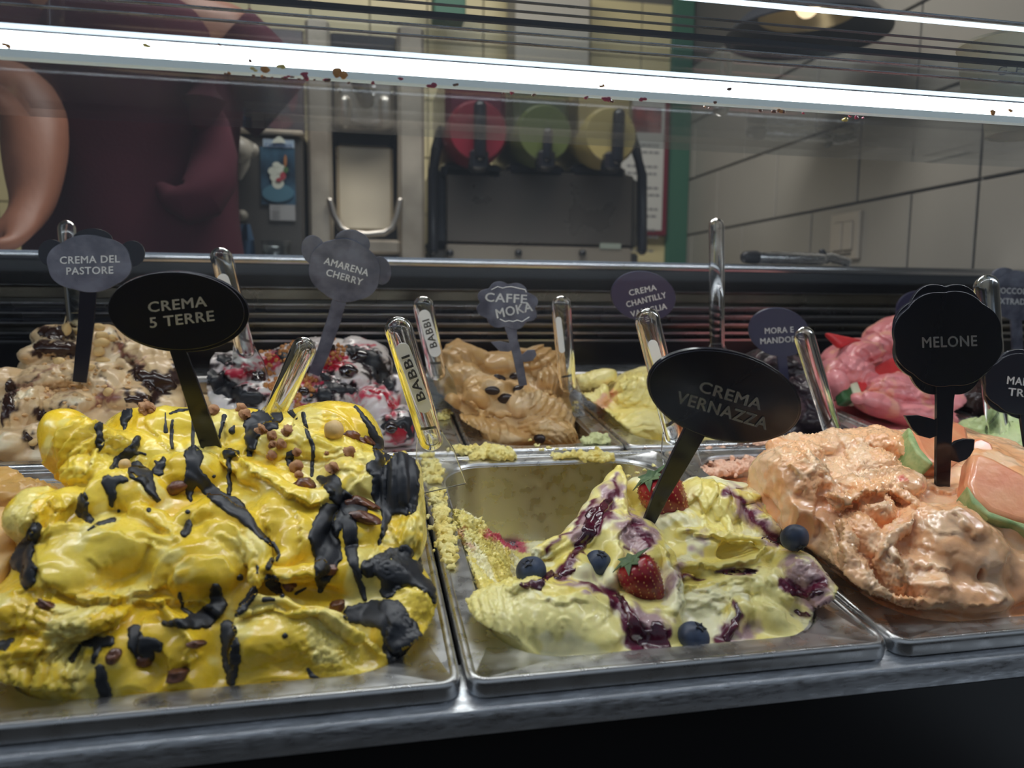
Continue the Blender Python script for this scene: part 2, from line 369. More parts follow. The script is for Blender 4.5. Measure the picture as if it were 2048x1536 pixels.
                if rg:
                    kind, amp, wave, p1, p2 = rg; amp = amp / 1000; wave = wave * mpp
                    if kind[0] == 'L':
                        an = math.radians(p1); q1 = a * math.cos(an) + b * math.sin(an); q2 = -a * math.sin(an) + b * math.cos(an); ph = (q1 + p2 * q2 * q2 / max(r[0], r[1])) / wave
                    elif kind[0] == 'A': ph = np.sqrt((a - p1 * mpp) ** 2 + (b - p2 * mpp) ** 2) / wave
                    else: ph = np.arctan2(b - p2 * mpp, a - p1 * mpp) / (2 * math.pi) * rg[2]
                    fr = ph - np.floor(ph)
                    if kind[1] == 's': hh = np.minimum(fr / .82, (1 - fr) / .18) ** 1.2
                    else: hh = 1 - np.abs(np.sin(math.pi * ph))
                    d = d - amp * hh
            else:
                _, (Ca, ra), (Cb, rb), k, cut = op; k = k * s.kk; mid = (Ca + Cb) / 2; L = np.linalg.norm(Cb - Ca); sl = win(mid, L / 2 + max(ra, rb) + k + .002)
                if sl is None: continue
                ab = Cb - Ca; A = []
                G = [(U[sl[0]][:, None, None] * PU[j] + Vv[sl[1]][None, :, None] * PV[j] + Nn[sl[2]][None, None, :] * PN[j] - Ca[j]).astype(np.float32) for j in range(3)]
                tt = np.clip((G[0] * ab[0] + G[1] * ab[1] + G[2] * ab[2]) / (L * L + 1e-12), 0, 1)
                d = np.sqrt((G[0] - ab[0] * tt) ** 2 + (G[1] - ab[1] * tt) ** 2 + (G[2] - ab[2] * tt) ** 2) - (ra + (rb - ra) * tt)
            o = D[sl]
            if cut:
                hh = np.clip(.5 - .5 * (o + d) / k, 0, 1); D[sl] = o * (1 - hh) - d * hh + k * hh * (1 - hh)
            else:
                hh = np.clip(.5 + .5 * (o - d) / k, 0, 1); D[sl] = o * (1 - hh) + d * hh - k * hh * (1 - hh)
        if s.inner:
            a0, a1, b0, b1, R = s.inner; cu, cv = (a0 + a1) / 2, (b0 + b1) / 2
            qx = np.abs(U - cu)[:, None, None] - (a1 - a0) / 2 + R + np.clip(-Nn, 0, 1)[None, None, :] * .06; qy = np.abs(Vv - cv)[None, :, None] - (b1 - b0) / 2 + R + np.clip(-Nn, 0, 1)[None, None, :] * .06
            wd = np.sqrt(np.maximum(qx, 0) ** 2 + np.maximum(qy, 0) ** 2) + np.minimum(np.maximum(qx, qy), 0) - R
            wd = wd - np.clip(Nn - .002, 0, 1)[None, None, :] * 1.6
            D = np.maximum(D, wd.astype(np.float32))
        D[0] = D[-1] = .01; D[:, 0] = .01; D[:, -1] = .01; D[:, :, 0] = .01; D[:, :, -1] = .01
        V, Q = surface_nets(D, pan_pt(U[0], Vv[0], Nn[0]), AX, h)
        hn = V @ PN; uu = V @ PU; vv = V @ PV
        # organic warp, less near the pan walls
        wt = np.clip((hn + .004) / .012, 0, 1)[:, None]
        if s.inner is None: wt = 1
        W = np.stack([vnoise(V, .022, seed + j) for j in range(3)], 1) * warp / 1000 + np.stack([vnoise(V, .009, seed + 5 + j) for j in range(3)], 1) * warp * .4 / 1000
        V = V + W * wt; N = vnorm(V, Q)
        if s.folds:
            X, Yp = proj(V); C = CP - V; C /= np.linalg.norm(C, axis=1)[:, None]; fc = np.clip((N * C).sum(1) * 3, 0, 1); dr = N * .5 + C * .5; dr /= np.linalg.norm(dr, axis=1)[:, None]
            if s.inner: fc = fc * np.clip((V @ PN + .006) / .008, 0, 1)
            V = V + dr * (s.relief(X, Yp) * fc)[:, None]; N = vnorm(V, Q)
        X, Yp = proj(V); dd = vnoise(V, .0055, seed + 11) * fine / 1000 + vnoise(V, .0028, seed + 12) * fine * .5 / 1000
        for (x, y, rad, amp, wl) in s.rough:
            w = np.clip(1.3 - np.hypot(X - x, Yp - y) / rad, 0, 1); dd = dd + w * amp * (vnoise(V, wl, 21) + .6 * vnoise(V, wl * .5, 22))
        V = V + N * dd[:, None]
        me = bpy.data.meshes.new(name); n, m = len(V), len(Q); loc = V.mean(0)
        if label: loc = pan_pt((s.box[0] + s.box[1]) / 2, (s.box[2] + s.box[3]) / 2, -.05)
        me.vertices.add(n); me.vertices.foreach_set('co', (V - loc).astype(np.float32).ravel()); me.loops.add(4 * m); me.loops.foreach_set('vertex_index', Q.astype(np.int32).ravel())
        me.polygons.add(m); me.polygons.foreach_set('loop_start', np.arange(0, 4 * m, 4, dtype=np.int32)); me.update(calc_edges=True); me.shade_smooth()
        c = colfn(X, Yp, V, N, vnoise); ca = me.color_attributes.new('Col', 'FLOAT_COLOR', 'POINT'); ca.data.foreach_set('color', np.concatenate([c, np.ones((n, 1))], 1).astype(np.float32).ravel())
        me.materials.append(material); o = bpy.data.objects.new(name, me); COL.objects.link(o); o.location = Vector(loc)
        tag(o, label, cat, group); s.o = o; s.loc = loc
        s.bvh = BVHTree.FromPolygons([tuple(v) for v in V.tolist()], [tuple(q) for q in Q.tolist()])
        print(name, n, 'verts'); return s
    def hit(s, x, y, raw=False):
        if not raw: x, y = s.px(x, y)
        d = Vector(ray(x, y)).normalized(); r = s.bvh.ray_cast(Vector(CP), d)
        if r[0] is None: return None
        n = r[1]
        if n.dot(d) > 0: n = -n
        return np.array(r[0]), np.array(n)
# picture-space distance to a stroke: list of (x, y, r)
def strokes_sd(X, Y, strokes):
    sd = np.full(np.shape(X), 1e3)
    for st in strokes:
        if len(st) == 1: sd = np.minimum(sd, np.hypot(X - st[0][0], Y - st[0][1]) - st[0][2]); continue
        for (x0, y0, r0), (x1, y1, r1) in zip(st[:-1], st[1:]):
            dx, dy = x1 - x0, y1 - y0; t = np.clip(((X - x0) * dx + (Y - y0) * dy) / (dx * dx + dy * dy + 1e-9), 0, 1)
            sd = np.minimum(sd, np.hypot(X - x0 - dx * t, Y - y0 - dy * t) - (r0 + (r1 - r0) * t))
    return sd
def drape(gel, strokes, material, name='chocolate_drip', th=1.5, step=3., wob=.18, label=None, seed=0, edge=7):
    "a raised pour of sauce lying on the gelato"
    S = [[(*gel.px(p[0], p[1]), p[2] / gel.cv[2]) for p in st] for st in strokes]
    A = np.array([p for st in S for p in st]); x0, x1 = (A[:, 0] - A[:, 2]).min() - 8, (A[:, 0] + A[:, 2]).max() + 8; y0, y1 = (A[:, 1] - A[:, 2]).min() - 8, (A[:, 1] + A[:, 2]).max() + 8
    gx = np.arange(x0, x1, step); gy = np.arange(y0, y1, step); X, Y = np.meshgrid(gx, gy, indexing='ij')
    def sd(X, Y):
        a = seed * 1.7; w = wob * 6
        return strokes_sd(X + w * np.sin(Y * .21 + a) + w * .6 * np.sin(Y * .5 + X * .2), Y + w * np.sin(X * .23 + a) + w * .6 * np.sin(X * .47 - Y * .31), S)
    d = sd(X, Y); g0 = (sd(X + .5, Y) - d) / .5; g1 = (sd(X, Y + .5) - d) / .5; gn = g0 ** 2 + g1 ** 2 + 1e-6
    near = (d > 0) & (d < step * 1.5); X = np.where(near, X - d * g0 / gn, X); Y = np.where(near, Y - d * g1 / gn, Y); ins = d <= 0; use = ins | near
    P = {}; V = []; Fc = []; Z = {}
    def vert(i, j):
        if (i, j) in P: return P[i, j]
        h = gel.hit(X[i, j], Y[i, j], True)
        if h is None: P[i, j] = None; return None
        p, n = h; w = max(0, -d[i, j]); t = th / 1000 * math.sqrt(max(0, 1 - (1 - min(1, w / edge)) ** 2)) if w > 0 else -.0003
        r = (CP - p); r = r / np.linalg.norm(r); q = n * .6 + r * .4; V.append(p + q / np.linalg.norm(q) * t); P[i, j] = len(V) - 1; return P[i, j]
    for i in range(len(gx) - 1):
        for j in range(len(gy) - 1):
            c = ((i, j), (i, j + 1), (i + 1, j + 1), (i + 1, j))
            if not any(ins[q] for q in c) or not all(use[q] for q in c): continue
            f = [vert(*q) for q in c]
            if None in f: continue
            p = [V[k] for k in f]
            if max(np.linalg.norm(p[k] - p[k - 1]) for k in range(4)) > .009: continue
            Fc.append(f)
    if len(Fc) < 3: return None
    par = list(range(len(V)))
    def find(a):
        while par[a] != a: par[a] = par[par[a]]; a = par[a]
        return a
    for f in Fc:
        for q in f[1:]: par[find(q)] = find(f[0])
    comp = {}
    for f in Fc: comp.setdefault(find(f[0]), []).append(f)
    for fs in comp.values():
        if len(fs) < 4: continue
        ids = sorted({i for f in fs for i in f}); mp = {k: i for i, k in enumerate(ids)}; mobj(name, [V[i] for i in ids], [[mp[i] for i in f] for f in fs], material, gel.o)
# ================================================================ ROOM
T_WALL = mat('painted_plaster', s2l(150, 145, 130), .8, mottle=.1, mscale=3)
T_TILE = mat('grey_beige_tile', s2l(150, 146, 138), .35, mottle=.06, mscale=4)
T_GROUT = mat('grout', s2l(88, 86, 82), .9)
T_CREAMT = mat('cream_tile', s2l(196, 184, 140), .4, mottle=.05)
T_CEIL = mat('ceiling_paint', (.25, .25, .25), .9); T_FLOOR = mat('stone_floor', (.16, .15, .14), .5, mottle=.3, mscale=6)
T_GREEN = mat('green_paint', s2l(48, 92, 74), .6); T_DARKW = mat('dark_wall', (.06, .06, .07), .7)
XW, YB, ZF, ZC = 1.2, 2.43, -.8, 1.65
def slab(name, a, b, m): return tag(MB().box(a, b).build(name, m, smooth=False), kind='structure')
slab('floor', (-2.6, -2.2, ZF - .05), (XW + .12, YB + .1, ZF), T_FLOOR)
slab('ceiling', (-2.6, -.35, ZC), (XW + .12, YB + .1, ZC + .05), T_CEIL)
wb = slab('wall_back', (-2.6, YB, ZF), (XW + .1, YB + .1, ZC), T_GROUT)
wr = slab('wall_right', (XW + .008, -.35, ZF), (XW + .12, YB, ZC), T_GROUT)
slab('wall_left', (-2.6, -.35, ZF), (-2.5, YB, ZC), T_WALL)
def tile_x(y0, y1, z0, z1, g=.0035):
    MB().box((XW, y0 + g, z0 + g), (XW + .009, y1 - g, z1 - g), bev=.0015).build('tile', T_TILE, wr, smooth=False)
rows = [(.03, .24, .19), (.24, .45, 0), (.45, .66, 0), (.66, .87, .19), (.87, 1.08, 0)]
for r, (z0, z1, o) in enumerate(rows):
    ys = [.607, .996, 1.19, 1.58, 1.97, 2.36, 2.43] if r == 1 else [y for y in np.arange(.607 - o, 2.43, .389)] + [2.43]
    for a, b in zip(ys[:-1], ys[1:]):
        if b > .45 and b - a > .03: tile_x(a, b, z0, z1)
for i in range(12):
    for r in range(5):
        x0 = -1.2 + i * .2
        MB().box((x0 + .002, YB - .008, .3 + r * .2 + .002), (x0 + .198, YB + .001, .498 + r * .2), bev=.0015).build('tile', T_CREAMT, wb, smooth=False)
# across the street: paving and a stone facade, sky above it
STONE = mat('facade_stone', s2l(96, 88, 78), .8, mottle=.4, mscale=1.5)
fo = slab('wall_front', (-7, -4.6, ZF), (7, -4.3, 2.1), STONE); slab('floor', (-7, -4.6, ZF - .06), (7, -2.2, ZF - .01), T_FLOOR)
for k in range(5): MB().box((-5.2 + k * 2.3, -4.31, ZF), (-4.2 + k * 2.3, -4.27, ZF + 2.1), bev=.02).build('shop_opening', T_DARKW, fo, smooth=False)
# green painted corner strip and the poster on the back wall
a, b = at(1330, 400, YB)[0], XW
tag(MB().box((a, YB - .03, ZF), (b, YB - .005, ZC), bev=.004).build('trim_1', T_GREEN, smooth=False), kind='structure')
p = empty('poster', at(1310, 400, YB - .05), 'framed paper notice with a dark red border beside the slush machine', 'poster')
x0, x1 = at(1200, 400, YB - .05)[0], at(1334, 400, YB - .05)[0]; z0, z1 = at(1320, 472, YB - .05)[2], at(1320, 190, YB - .05)[2]
RED = mat('dark_red_frame', s2l(96, 22, 38), .5); PAPER = mat('paper', s2l(176, 176, 172), .8)
MB().box((x0, YB - .055, z0), (x1, YB - .035, z1), bev=.003).build('frame', RED, p)
MB().box((x0, YB - .058, z0 + .02), (x1 - .022, YB - .054, z1)).build('sheet', PAPER, p, smooth=False)
INK = mat('faded_ink', s2l(110, 110, 112), .8); PIC = mat('photo_print', s2l(60, 30, 40), .6, col2=s2l(140, 60, 60), mscale=20)
MB().box((x0 + .1, YB - .0595, z1 - .14), (x1 - .035, YB - .0575, z1 - .05)).build('photo_print', PIC, p, smooth=False)
rg = random.Random(3); mm = MB()
for k in range(16):
    z = z1 - .19 - k * .026
    if k % 3 == 2: continue
    xx = x0 + .1
    while xx < x1 - .05:
        w = rg.uniform(.008, .022); mm.box((xx, YB - .0592, z), (min(xx + w, x1 - .035), YB - .0578, z + .008)); xx += w + .005
tag(mm.build('lettering', INK, p, smooth=False), kind='stuff')
# light switch plate
SW = mat('switch_plastic', s2l(168, 160, 148), .35); SWD = mat('switch_gap', s2l(70, 66, 62), .6)
c = np.array([XW, 1.415, .375]); p = empty('light_switch', c, 'beige square switch plate on the tiled right wall', 'switch')
MB().box((XW - .012, 1.355, .305), (XW + .004, 1.475, .43), bev=.004).build('cover_plate', SW, p)
MB().box((XW - .018, 1.375, .33), (XW - .010, 1.413, .405), bev=.003).build('rocker', SW, p)
MB().box((XW - .018, 1.417, .33), (XW - .010, 1.455, .405), bev=.003).build('rocker', SW, p)
MB().box((XW - .013, 1.380, .318), (XW - .011, 1.45, .324)).build('marking', SWD, p, smooth=False)
# ================================================================ CASE
XL, XR = -1.25, 1.19
def case(): pass
cs = empty('display_case', (0, 0, -.4), 'long refrigerated gelato display case of brushed steel and black panels', 'display case')
m = MB()
L0 = on_pan(1000, 1421, -.012); L0y, L0z = L0[1], L0[2]
prof = [(.30, L0z + .001), (.012, L0z + .0015), (L0y + .002, L0z), (L0y, L0z - .002), (L0y, L0z - .016), (L0y + .004, L0z - .02), (.30, L0z - .02)]
prof = prof[::-1]
def xprof(mb, prof, x0, x1):
    n = len(prof); V = [(x0, y, z) for y, z in prof] + [(x1, y, z) for y, z in prof]
    return mb.add(V, [tuple(range(n)), tuple(range(2 * n - 1, n - 1, -1))] + [(i, n + i, n + (i + 1) % n, (i + 1) % n) for i in range(n)])
xprof(MB(), [(.035, L0z + .0052), (.020, L0z + .0052), (.012, L0z + .0044), (.006, L0z + .0032), (.001, L0z + .0014), (L0y + .002, L0z + .0002), (L0y, L0z - .003), (L0y, L0z - .012), (L0y + .003, L0z - .014), (.035, L0z - .014)], XL, XR).build('front_ledge', mat('ledge_steel', (.86, .88, .92), .36, 1, bump=.00015, bscale=60, aniso=(2, 14, 14), rvar=.14, mottle=.25, mscale=30), cs)
xprof(MB(), [(.036, L0z - .02), (L0y + .012, L0z - .02), (L0y + .012, -.7), (.036, -.7)], XL, XR).build('front_panel', BLACK, cs)
MB().box((XL, .05, -.7), (XR, .86, -.12)).build('cabinet', BLACK, cs, smooth=False)
# rear wall of the well
DK = mat('dark_gasket', (.008, .008, .011), .22); SLAT = mat('polished_slat', (.6, .6, .62), .2, 1)
MB().box((XL, .835, -.12), (XR, .86, .24)).build('rear_panel', DK, cs, smooth=False)
xprof(MB(), [(.79, .246), (.788, .252), (.79, .258), (.93, .262), (.93, .246)], XL, XR).build('service_rail', SLAT, cs)
MB().box((XL, .80, .212), (XR, .835, .246)).build('rear_fascia', DK, cs, smooth=False)
BRASS = mat('dull_slat_metal', (.30, .27, .22), .22, 1, rvar=.08, bscale=12, mottle=.5, mscale=12)
zz = [.212, .186, .172, .158, .144, .132]
for k, z in enumerate(zz):
    y = .803; hh = .006 if k else .004
    xprof(MB(), [(y, z - .001), (y, z + .0015), (y + .022, z + .008), (y + .022, z + .005)], XL, XR).build('slat', SLAT, cs)
for k in range(5):
    MB().box((XL, .822, zz[k + 1] + .008), (XR, .834, zz[k] - .001)).build('vent_panel', BRASS if k in (0, 3) else STEEL_D, cs, smooth=False)
MB().box((XL, .795, .02), (XR, .834, .130)).build('rear_lower_panel', DK, cs, smooth=False)
# frame between the rows and under the pans
mfr = MB()
for v0, v1 in ((.365, .372), (.735, .80)):
    P = [pan_pt(XL, v0, -.004), pan_pt(XR, v0, -.004), pan_pt(XR, v1, -.004), pan_pt(XL, v1, -.004)]; mfr.prism(P, -PN * .02)
mfr.build('pan_support', STEEL, cs)
# ---- pans
def rrect(u0, u1, v0, v1, R, h, n=8):
    P = []
    for (cu, cv, a0) in ((u1 - R, v0 + R, -90), (u1 - R, v1 - R, 0), (u0 + R, v1 - R, 90), (u0 + R, v0 + R, 180)):
        for k in range(n + 1):
            a = math.radians(a0 + 90 * k / n); P.append(pan_pt(cu + R * math.cos(a), cv + R * math.sin(a), h))
    return P
def pan(u0, u1, v0, v1, label, depth=.12, group=None, ri=.040, w=.0205):
    o = empty('steel_pan', pan_pt((u0 + u1) / 2, (v0 + v1) / 2, -depth), label, 'pan', group)
    R = .011; rr = lambda e, h, RR: rrect(u0 + e, u1 - e, v0 + e, v1 - e, RR, h)
    MB().loft([rr(.0015, -.0105, R), rr(0, -.0095, R), rr(0, -.003, R), rr(.0008, -.001, R - .0005), rr(.0025, 0, R - .002), rr(.0045, -.0003, R - .003), rr(.0055, -.0015, R - .003),
               rr(w - .004, -.0016, ri + .004), rr(w - .0015, -.0022, ri + .001), rr(w, -.005, ri), rr(w + .0015, -.0051, ri)]).build('rim', STEEL_PAN, o)
    MB().loft([rr(w, -.004, ri), rr(w + .001, -.02, ri), rr(w + .006, -depth + .012, ri), rr(w + .010, -depth + .003, ri - .006), rr(w + .018, -depth, ri - .014), rr(w + .04, -depth, .006)], cap1=True).build('basin', STEEL_PAN, o)
    return o
V1, V2, V3, V4 = 0, .3605, .3735, .7335
pans1 = [(-.5105, -.2555, 'steel pan of peach gelato at the front left corner of the view'), (-.2525, -.0025, 'steel pan holding the tall yellow gelato heap with black sauce'), (.0, .25, 'steel pan with smeared bare back half, holding the strawberry and blueberry gelato'), (.2525, .5025, 'steel pan holding the wet orange melon gelato'), (.505, .755, 'steel pan of pale green gelato at the right edge behind the melon one')]
for a, b, l in pans1: pan(a, b, V1, V2, l)
pans2 = [(-.4495, -.1995, 'back row pan of beige gelato with dark sauce and peanuts'), (-.197, .053, 'back row pan of white gelato with cherries, under the handle of the bear shaped sign'), (.0555, .2205, 'narrow back row pan of light brown coffee gelato'), (.223, .388, 'narrow back row pan of pale yellow cream gelato behind the tilted oval sign'), (.3905, .5355, 'narrow back row pan of nearly black gelato'), (.538, .703, 'back row pan of pink watermelon gelato'), (.7055, .9, 'back row pan of dark chocolate gelato behind the scalloped round sign')]
for a, b, l in pans2: pan(a, b, V3, V4, l)
# ---- LED bar above the pans
LEDY = .105
def zof(x, y, Y): return at(x, y, Y)[2]
lz0, lz1, lz2, lz3 = zof(0, 118, LEDY), zof(0, 97, LEDY), zof(0, 62, LEDY + .012), zof(0, 47, LEDY + .014)
led = empty('led_bar', (0, LEDY, lz3), 'glowing white light bar with food splashes across the top of the display', 'lamp')
HOUS = mat('housing_glow', s2l(170, 180, 180), .4, emit=(.72, .86, .9), estr=.22); LEDM = mat('led_lens', (1, 1, 1), .4, emit=(.9, .97, 1), estr=9.0); LED2 = mat('cover_and_edge_glow', (.8, .85, .88), .3, emit=(.75, .9, 1), estr=1.3)  # housing emission stands in for lamp light spilling on the grey bezel
xprof(MB(), [(LEDY - .0012, lz0), (LEDY - .003, lz0 + .0006), (LEDY - .003, lz1 - .0005), (LEDY + .003, lz1 + .0005), (LEDY + .02, lz1 + .0005), (LEDY + .02, lz1 - .0005), (LEDY - .0012, lz1 - .0012)], XL, XR).build('housing', HOUS, led)
xprof(MB(), [(LEDY + .003, lz1), (LEDY + .010, lz2), (LEDY + .018, lz2), (LEDY + .018, lz1)], XL, XR).build('light_lens', LEDM, led)
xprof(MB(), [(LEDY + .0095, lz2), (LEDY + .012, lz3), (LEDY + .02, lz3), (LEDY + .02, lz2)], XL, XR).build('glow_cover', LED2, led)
dm = MB()
for k in range(210):
    x = XL + .3 + k * .0085; dm.ell((x, LEDY + .0085, lz1 + .004 + .008 * ((k % 2) * .6)), (.0026, .0015, .0022), n=6, m=4)
tag(dm.build('led_dots', mat('led_dot', (1, 1, 1), .3, emit=(1, 1, 1), estr=20), led), kind='stuff')
xprof(MB(), [(LEDY + .0085, lz2 - .0005), (LEDY + .0085, lz2 + .0006), (LEDY + .0125, lz2 + .0006), (LEDY + .0125, lz2 - .0005)], XL, XR).build('seam', STEEL, led)
SPL = [mat('orange_stain', s2l(196, 128, 30), .4, coat=.3), mat('berry_stain', s2l(170, 50, 80), .4), mat('brown_stain', s2l(112, 70, 50), .5), mat('yellow_stain', s2l(225, 205, 110), .4)]
rg = random.Random(5)
def splash(x, y, r, k, Y=None):
    c = at(x, y, (Y or LEDY) - .0032); D = c[1] + .365; w = r * D / F; mb = MB()
    for q in range(3): mb.ell(c + np.array([rg.uniform(-1, 1) * w * .7, 0, rg.uniform(-1, 1) * w * .35]), (w * rg.uniform(.5, .9), .0007, w * rg.uniform(.3, .55)), n=10, m=6, bump=.15, seed=rg.randint(0, 999))
    mb.build('splash', SPL[k], led)
for x, y, r, k in ((528, 140, 10, 0), (612, 150, 8, 1), (680, 147, 12, 0), (802, 156, 5, 1), (862, 172, 9, 1), (911, 170, 5, 2), (290, 89, 8, 3), (14, 92, 7, 0), (508, 139, 6, 3), (1212, 197, 8, 1), (1285, 200, 7, 1), (1460, 178, 6, 2), (1560, 222, 7, 0), (1205, 172, 6, 0), (500, 122, 5, 2), (440, 90, 4, 2), (1690, 238, 8, 3), (1430, 206, 5, 2), (1985, 225, 8, 0), (2020, 222, 6, 0), (745, 165, 4, 1), (560, 133, 7, 3)):
    splash(x, y, r, k)
for k in range(34):
    x = rg.choice([rg.uniform(450, 700), rg.uniform(900, 1750)]); y = 118 + x * .0683 + rg.uniform(-3, 1); splash(x, y, rg.uniform(2.5, 6), rg.choice([2, 2, 2, 0, 1]))
# ---- glass shelf over the LED bar, its edge strips
SHZ = zof(1400, 100, .16)
GL = pane_mat('shelf_glass', 1.35, (.93, .96, .98), dirt=.035)
gs = empty('glass_shelf', (0, .3, SHZ), 'clear glass shelf with dark and bright edge strips above the light bar', 'shelf')
MB().box((XL, .162, SHZ), (XR, .50, SHZ + .008), bev=.001).build('pane', GL, gs, smooth=False)
def strip(name, x, y, Y, th, m, d=.004):
    z = zof(x, y, Y); MB().box((XL, Y, z - th / 2), (XR, Y + d, z + th / 2)).build(name, m, gs, smooth=False)
strip('dark_edge', 1400, 73, .158, .0035, BLACK); strip('edge_strip', 1400, 94, .159, .0008, STEEL); strip('edge_strip', 1400, 114, .160, .0007, STEEL)
strip('edge_strip', 1400, 34, .157, .0004, STEEL_D); strip('edge_strip', 1400, 52, .157, .0004, STEEL_D)
strip('upper_glow_strip', 2048, 57, .150, .0022, LED2); strip('upper_edge', 2048, 46, .152, .0012, STEEL)  # upper strip emits: glow put in for a bright glint on the glass edge
# front glass
FG = pane_mat('front_glass', 1.42, (.97, .985, 1), dirt=.014)
g0 = np.array([L0y + .010, L0z - .0]); g1 = np.array([.150, .62]); g0[1] = L0z + .004; g1[0] = .125
fgo = empty('front_glass', (0, g0[0], g0[1]), 'large sloping front glass pane of the display, lightly smeared', 'glass')
MB().add([(XL, *g0), (XR, *g0), (XR, *g1), (XL, *g1), (XL, g0[0] + .006, g0[1]), (XR, g0[0] + .006, g0[1]), (XR, g1[0] + .006, g1[1]), (XL, g1[0] + .006, g1[1])],
         [(0, 1, 2, 3), (7, 6, 5, 4), (0, 4, 5, 1), (3, 2, 6, 7), (1, 5, 6, 2), (0, 3, 7, 4)]).build('glass_pane', FG, fgo, smooth=False)
# ================================================================ GELATO
def lerp(a, b, t): return a + (b - a) * t
def colfn(c1, c2, c3=None, streaks=None, nz=.02, th3=.35):
    c1, c2 = np.array(c1), np.array(c2)
    def f(X, Y, V, N, vn):
        t = np.clip(.5 + .9 * vn(V, nz, 3) + .3 * vn(V, nz * .3, 4), 0, 1)[:, None]; c = lerp(c1, c2, t)
        if c3 is not None:
            w = np.clip((vn(V * np.array([1, 1, .5]), nz * .7, 8) + .35 * vn(V, nz * .2, 9) - th3) * 6, 0, 1)[:, None]; c = lerp(c, np.array(c3), w)
        for (S, col, soft, wob) in (streaks or []):
            xx = X + wob * vn(V, .006, 5); yy = Y + wob * vn(V, .006, 6); sd = strokes_sd(xx, yy, S)
            w = np.clip(-sd / soft + .5, 0, 1)[:, None]; c = lerp(c, np.array(col), w)
        return c
    return f
def cvS(g, S): return [[(*g.px(p[0], p[1]), p[2] / g.cv[2]) for p in st] for st in S]
INN = lambda a, b, v0, v1: (a + .0212, b - .0212, v0 + .0212, v1 - .0212, .039)
# ---- 1: tall yellow heap
Yg = Gel((-.29, .012, .0, .345, -.03, .135), .0013, [(1430, .021), (1340, .029), (1260, .041), (1180, .058), (1100, .08), (1000, .112), (900, .155), (820, .205), (780, .22)], (0, 750, 2.1944))
g = Yg
g.core([(-300, 1450), (-320, 1250), (-200, 1000), (0, 930), (55, 880), (50, 790), (140, 700), (180, 640), (240, 570), (340, 490), (390, 400), (400, 300), (450, 225), (520, 165), (620, 150), (850, 140), (1000, 175), (1240, 175), (1300, 145), (1400, 120), (1500, 130), (1600, 210), (1650, 330), (1750, 370), (1830, 440), (1862, 560), (1850, 700), (1830, 820), (1890, 900), (1915, 1060), (1925, 1150), (1880, 1230), (1790, 1290), (1600, 1350), (1300, 1400), (900, 1430), (300, 1470)], 7, 18, 90)
# back rim of the heap, from left disc to right lobe
g.b(325, 330, 125, 205, 28, 20, -10, 2); g.b(375, 345, 105, 165, 25, 20, 6, 2); g.b(430, 330, 80, 120, 20, 20, 14, 2)
g.b(175, 620, 105, 135, 14, 24, -6, 2); g.b(215, 640, 90, 105, 10, 22, 8, 2); g.b(290, 560, 80, 70, 0, 16, 2, 2)
g.b(740, 260, 230, 125, 0, 20, -18, 3, ('Lc', 1.2, 90, 0, .2)); g.b(600, 200, 110, 60, 10, 14, -12, 2); g.b(960, 290, 90, 150, -8, 18, -8, 2); g.b(1080, 270, 130, 130, 0, 20, -12, 3)
g.b(1480, 270, 205, 160, -12, 24, -18, 2, ('As', 2.2, 75, -60, -90)); g.b(1420, 200, 150, 75, 12, 18, -16, 2)
g.b(1250, 330, 180, 110, -20, 18, -4, 2, ('Lc', 1.6, 55, 60, .3)); g.b(1480, 360, 190, 90, -20, 20, 0, 2, ('Lc', 1.8, 50, 80, .3))
g.b(1770, 560, 95, 230, 3, 26, -12, 2, ('Ls', 2.2, 46, 0, .1)); g.b(1800, 720, 62, 120, -8, 20, -8, 2, ('Ls', 1.8, 34, 0, .1))
# left knob stack
g.b(430, 340, 120, 90, 20, 20, 3, 2, ('As', 1.8, 40, 0, -60)); g.b(400, 430, 110, 70, 10, 18, 4, 2, ('As', 1.6, 36, 0, -60)); g.b(540, 320, 90, 70, 0, 18, 2, 2)
# humps under the sign
g.b(560, 520, 180, 120, -12, 24, 5, 2); g.b(460, 560, 90, 110, 0, 20, 6, 2); g.b(640, 540, 110, 100, 0, 20, 8, 2)
g.b(850, 440, 150, 105, -6, 24, 8, 2, ('As', 1, 60, 0, -80)); g.b(730, 400, 60, 60, 0, 14, 10, 2)
g.t([(830, 640, 60), (950, 600, 62), (1060, 660, 58), (1130, 780, 50), (1150, 900, 34), (1140, 1000, 18)], 2, 10)
g.t([(600, 600, 34), (700, 640, 40), (770, 690, 30), (850, 620, 34), (920, 560, 30)], 2, 9)
# big swirls
g.b(430, 790, 285, 165, 6, 34, 6, 2, ('As', 1.3, 120, 120, 200)); g.b(330, 880, 190, 120, -14, 26, 14, 2); g.b(560, 760, 170, 130, 0, 26, 10, 2)
g.b(900, 830, 240, 175, -10, 34, 8, 2, ('As', 1.6, 85, 40, -20)); g.b(930, 850, 130, 85, -8, 20, 18, 2); g.b(1010, 720, 130, 70, -28, 18, 14, 2)
g.t([(180, 700, 30), (300, 690, 34), (420, 720, 30), (520, 740, 32), (620, 700, 26), (760, 740, 24)], 2, 15)
g.b(330, 1030, 270, 105, -4, 28, 6, 2, ('As', 2.6, 46, 60, 140)); g.b(450, 1060, 140, 70, 14, 22, 12, 2, ('As', 2, 34, 0, 80)); g.b(100, 1010, 130, 100, 10, 24, 0, 2)
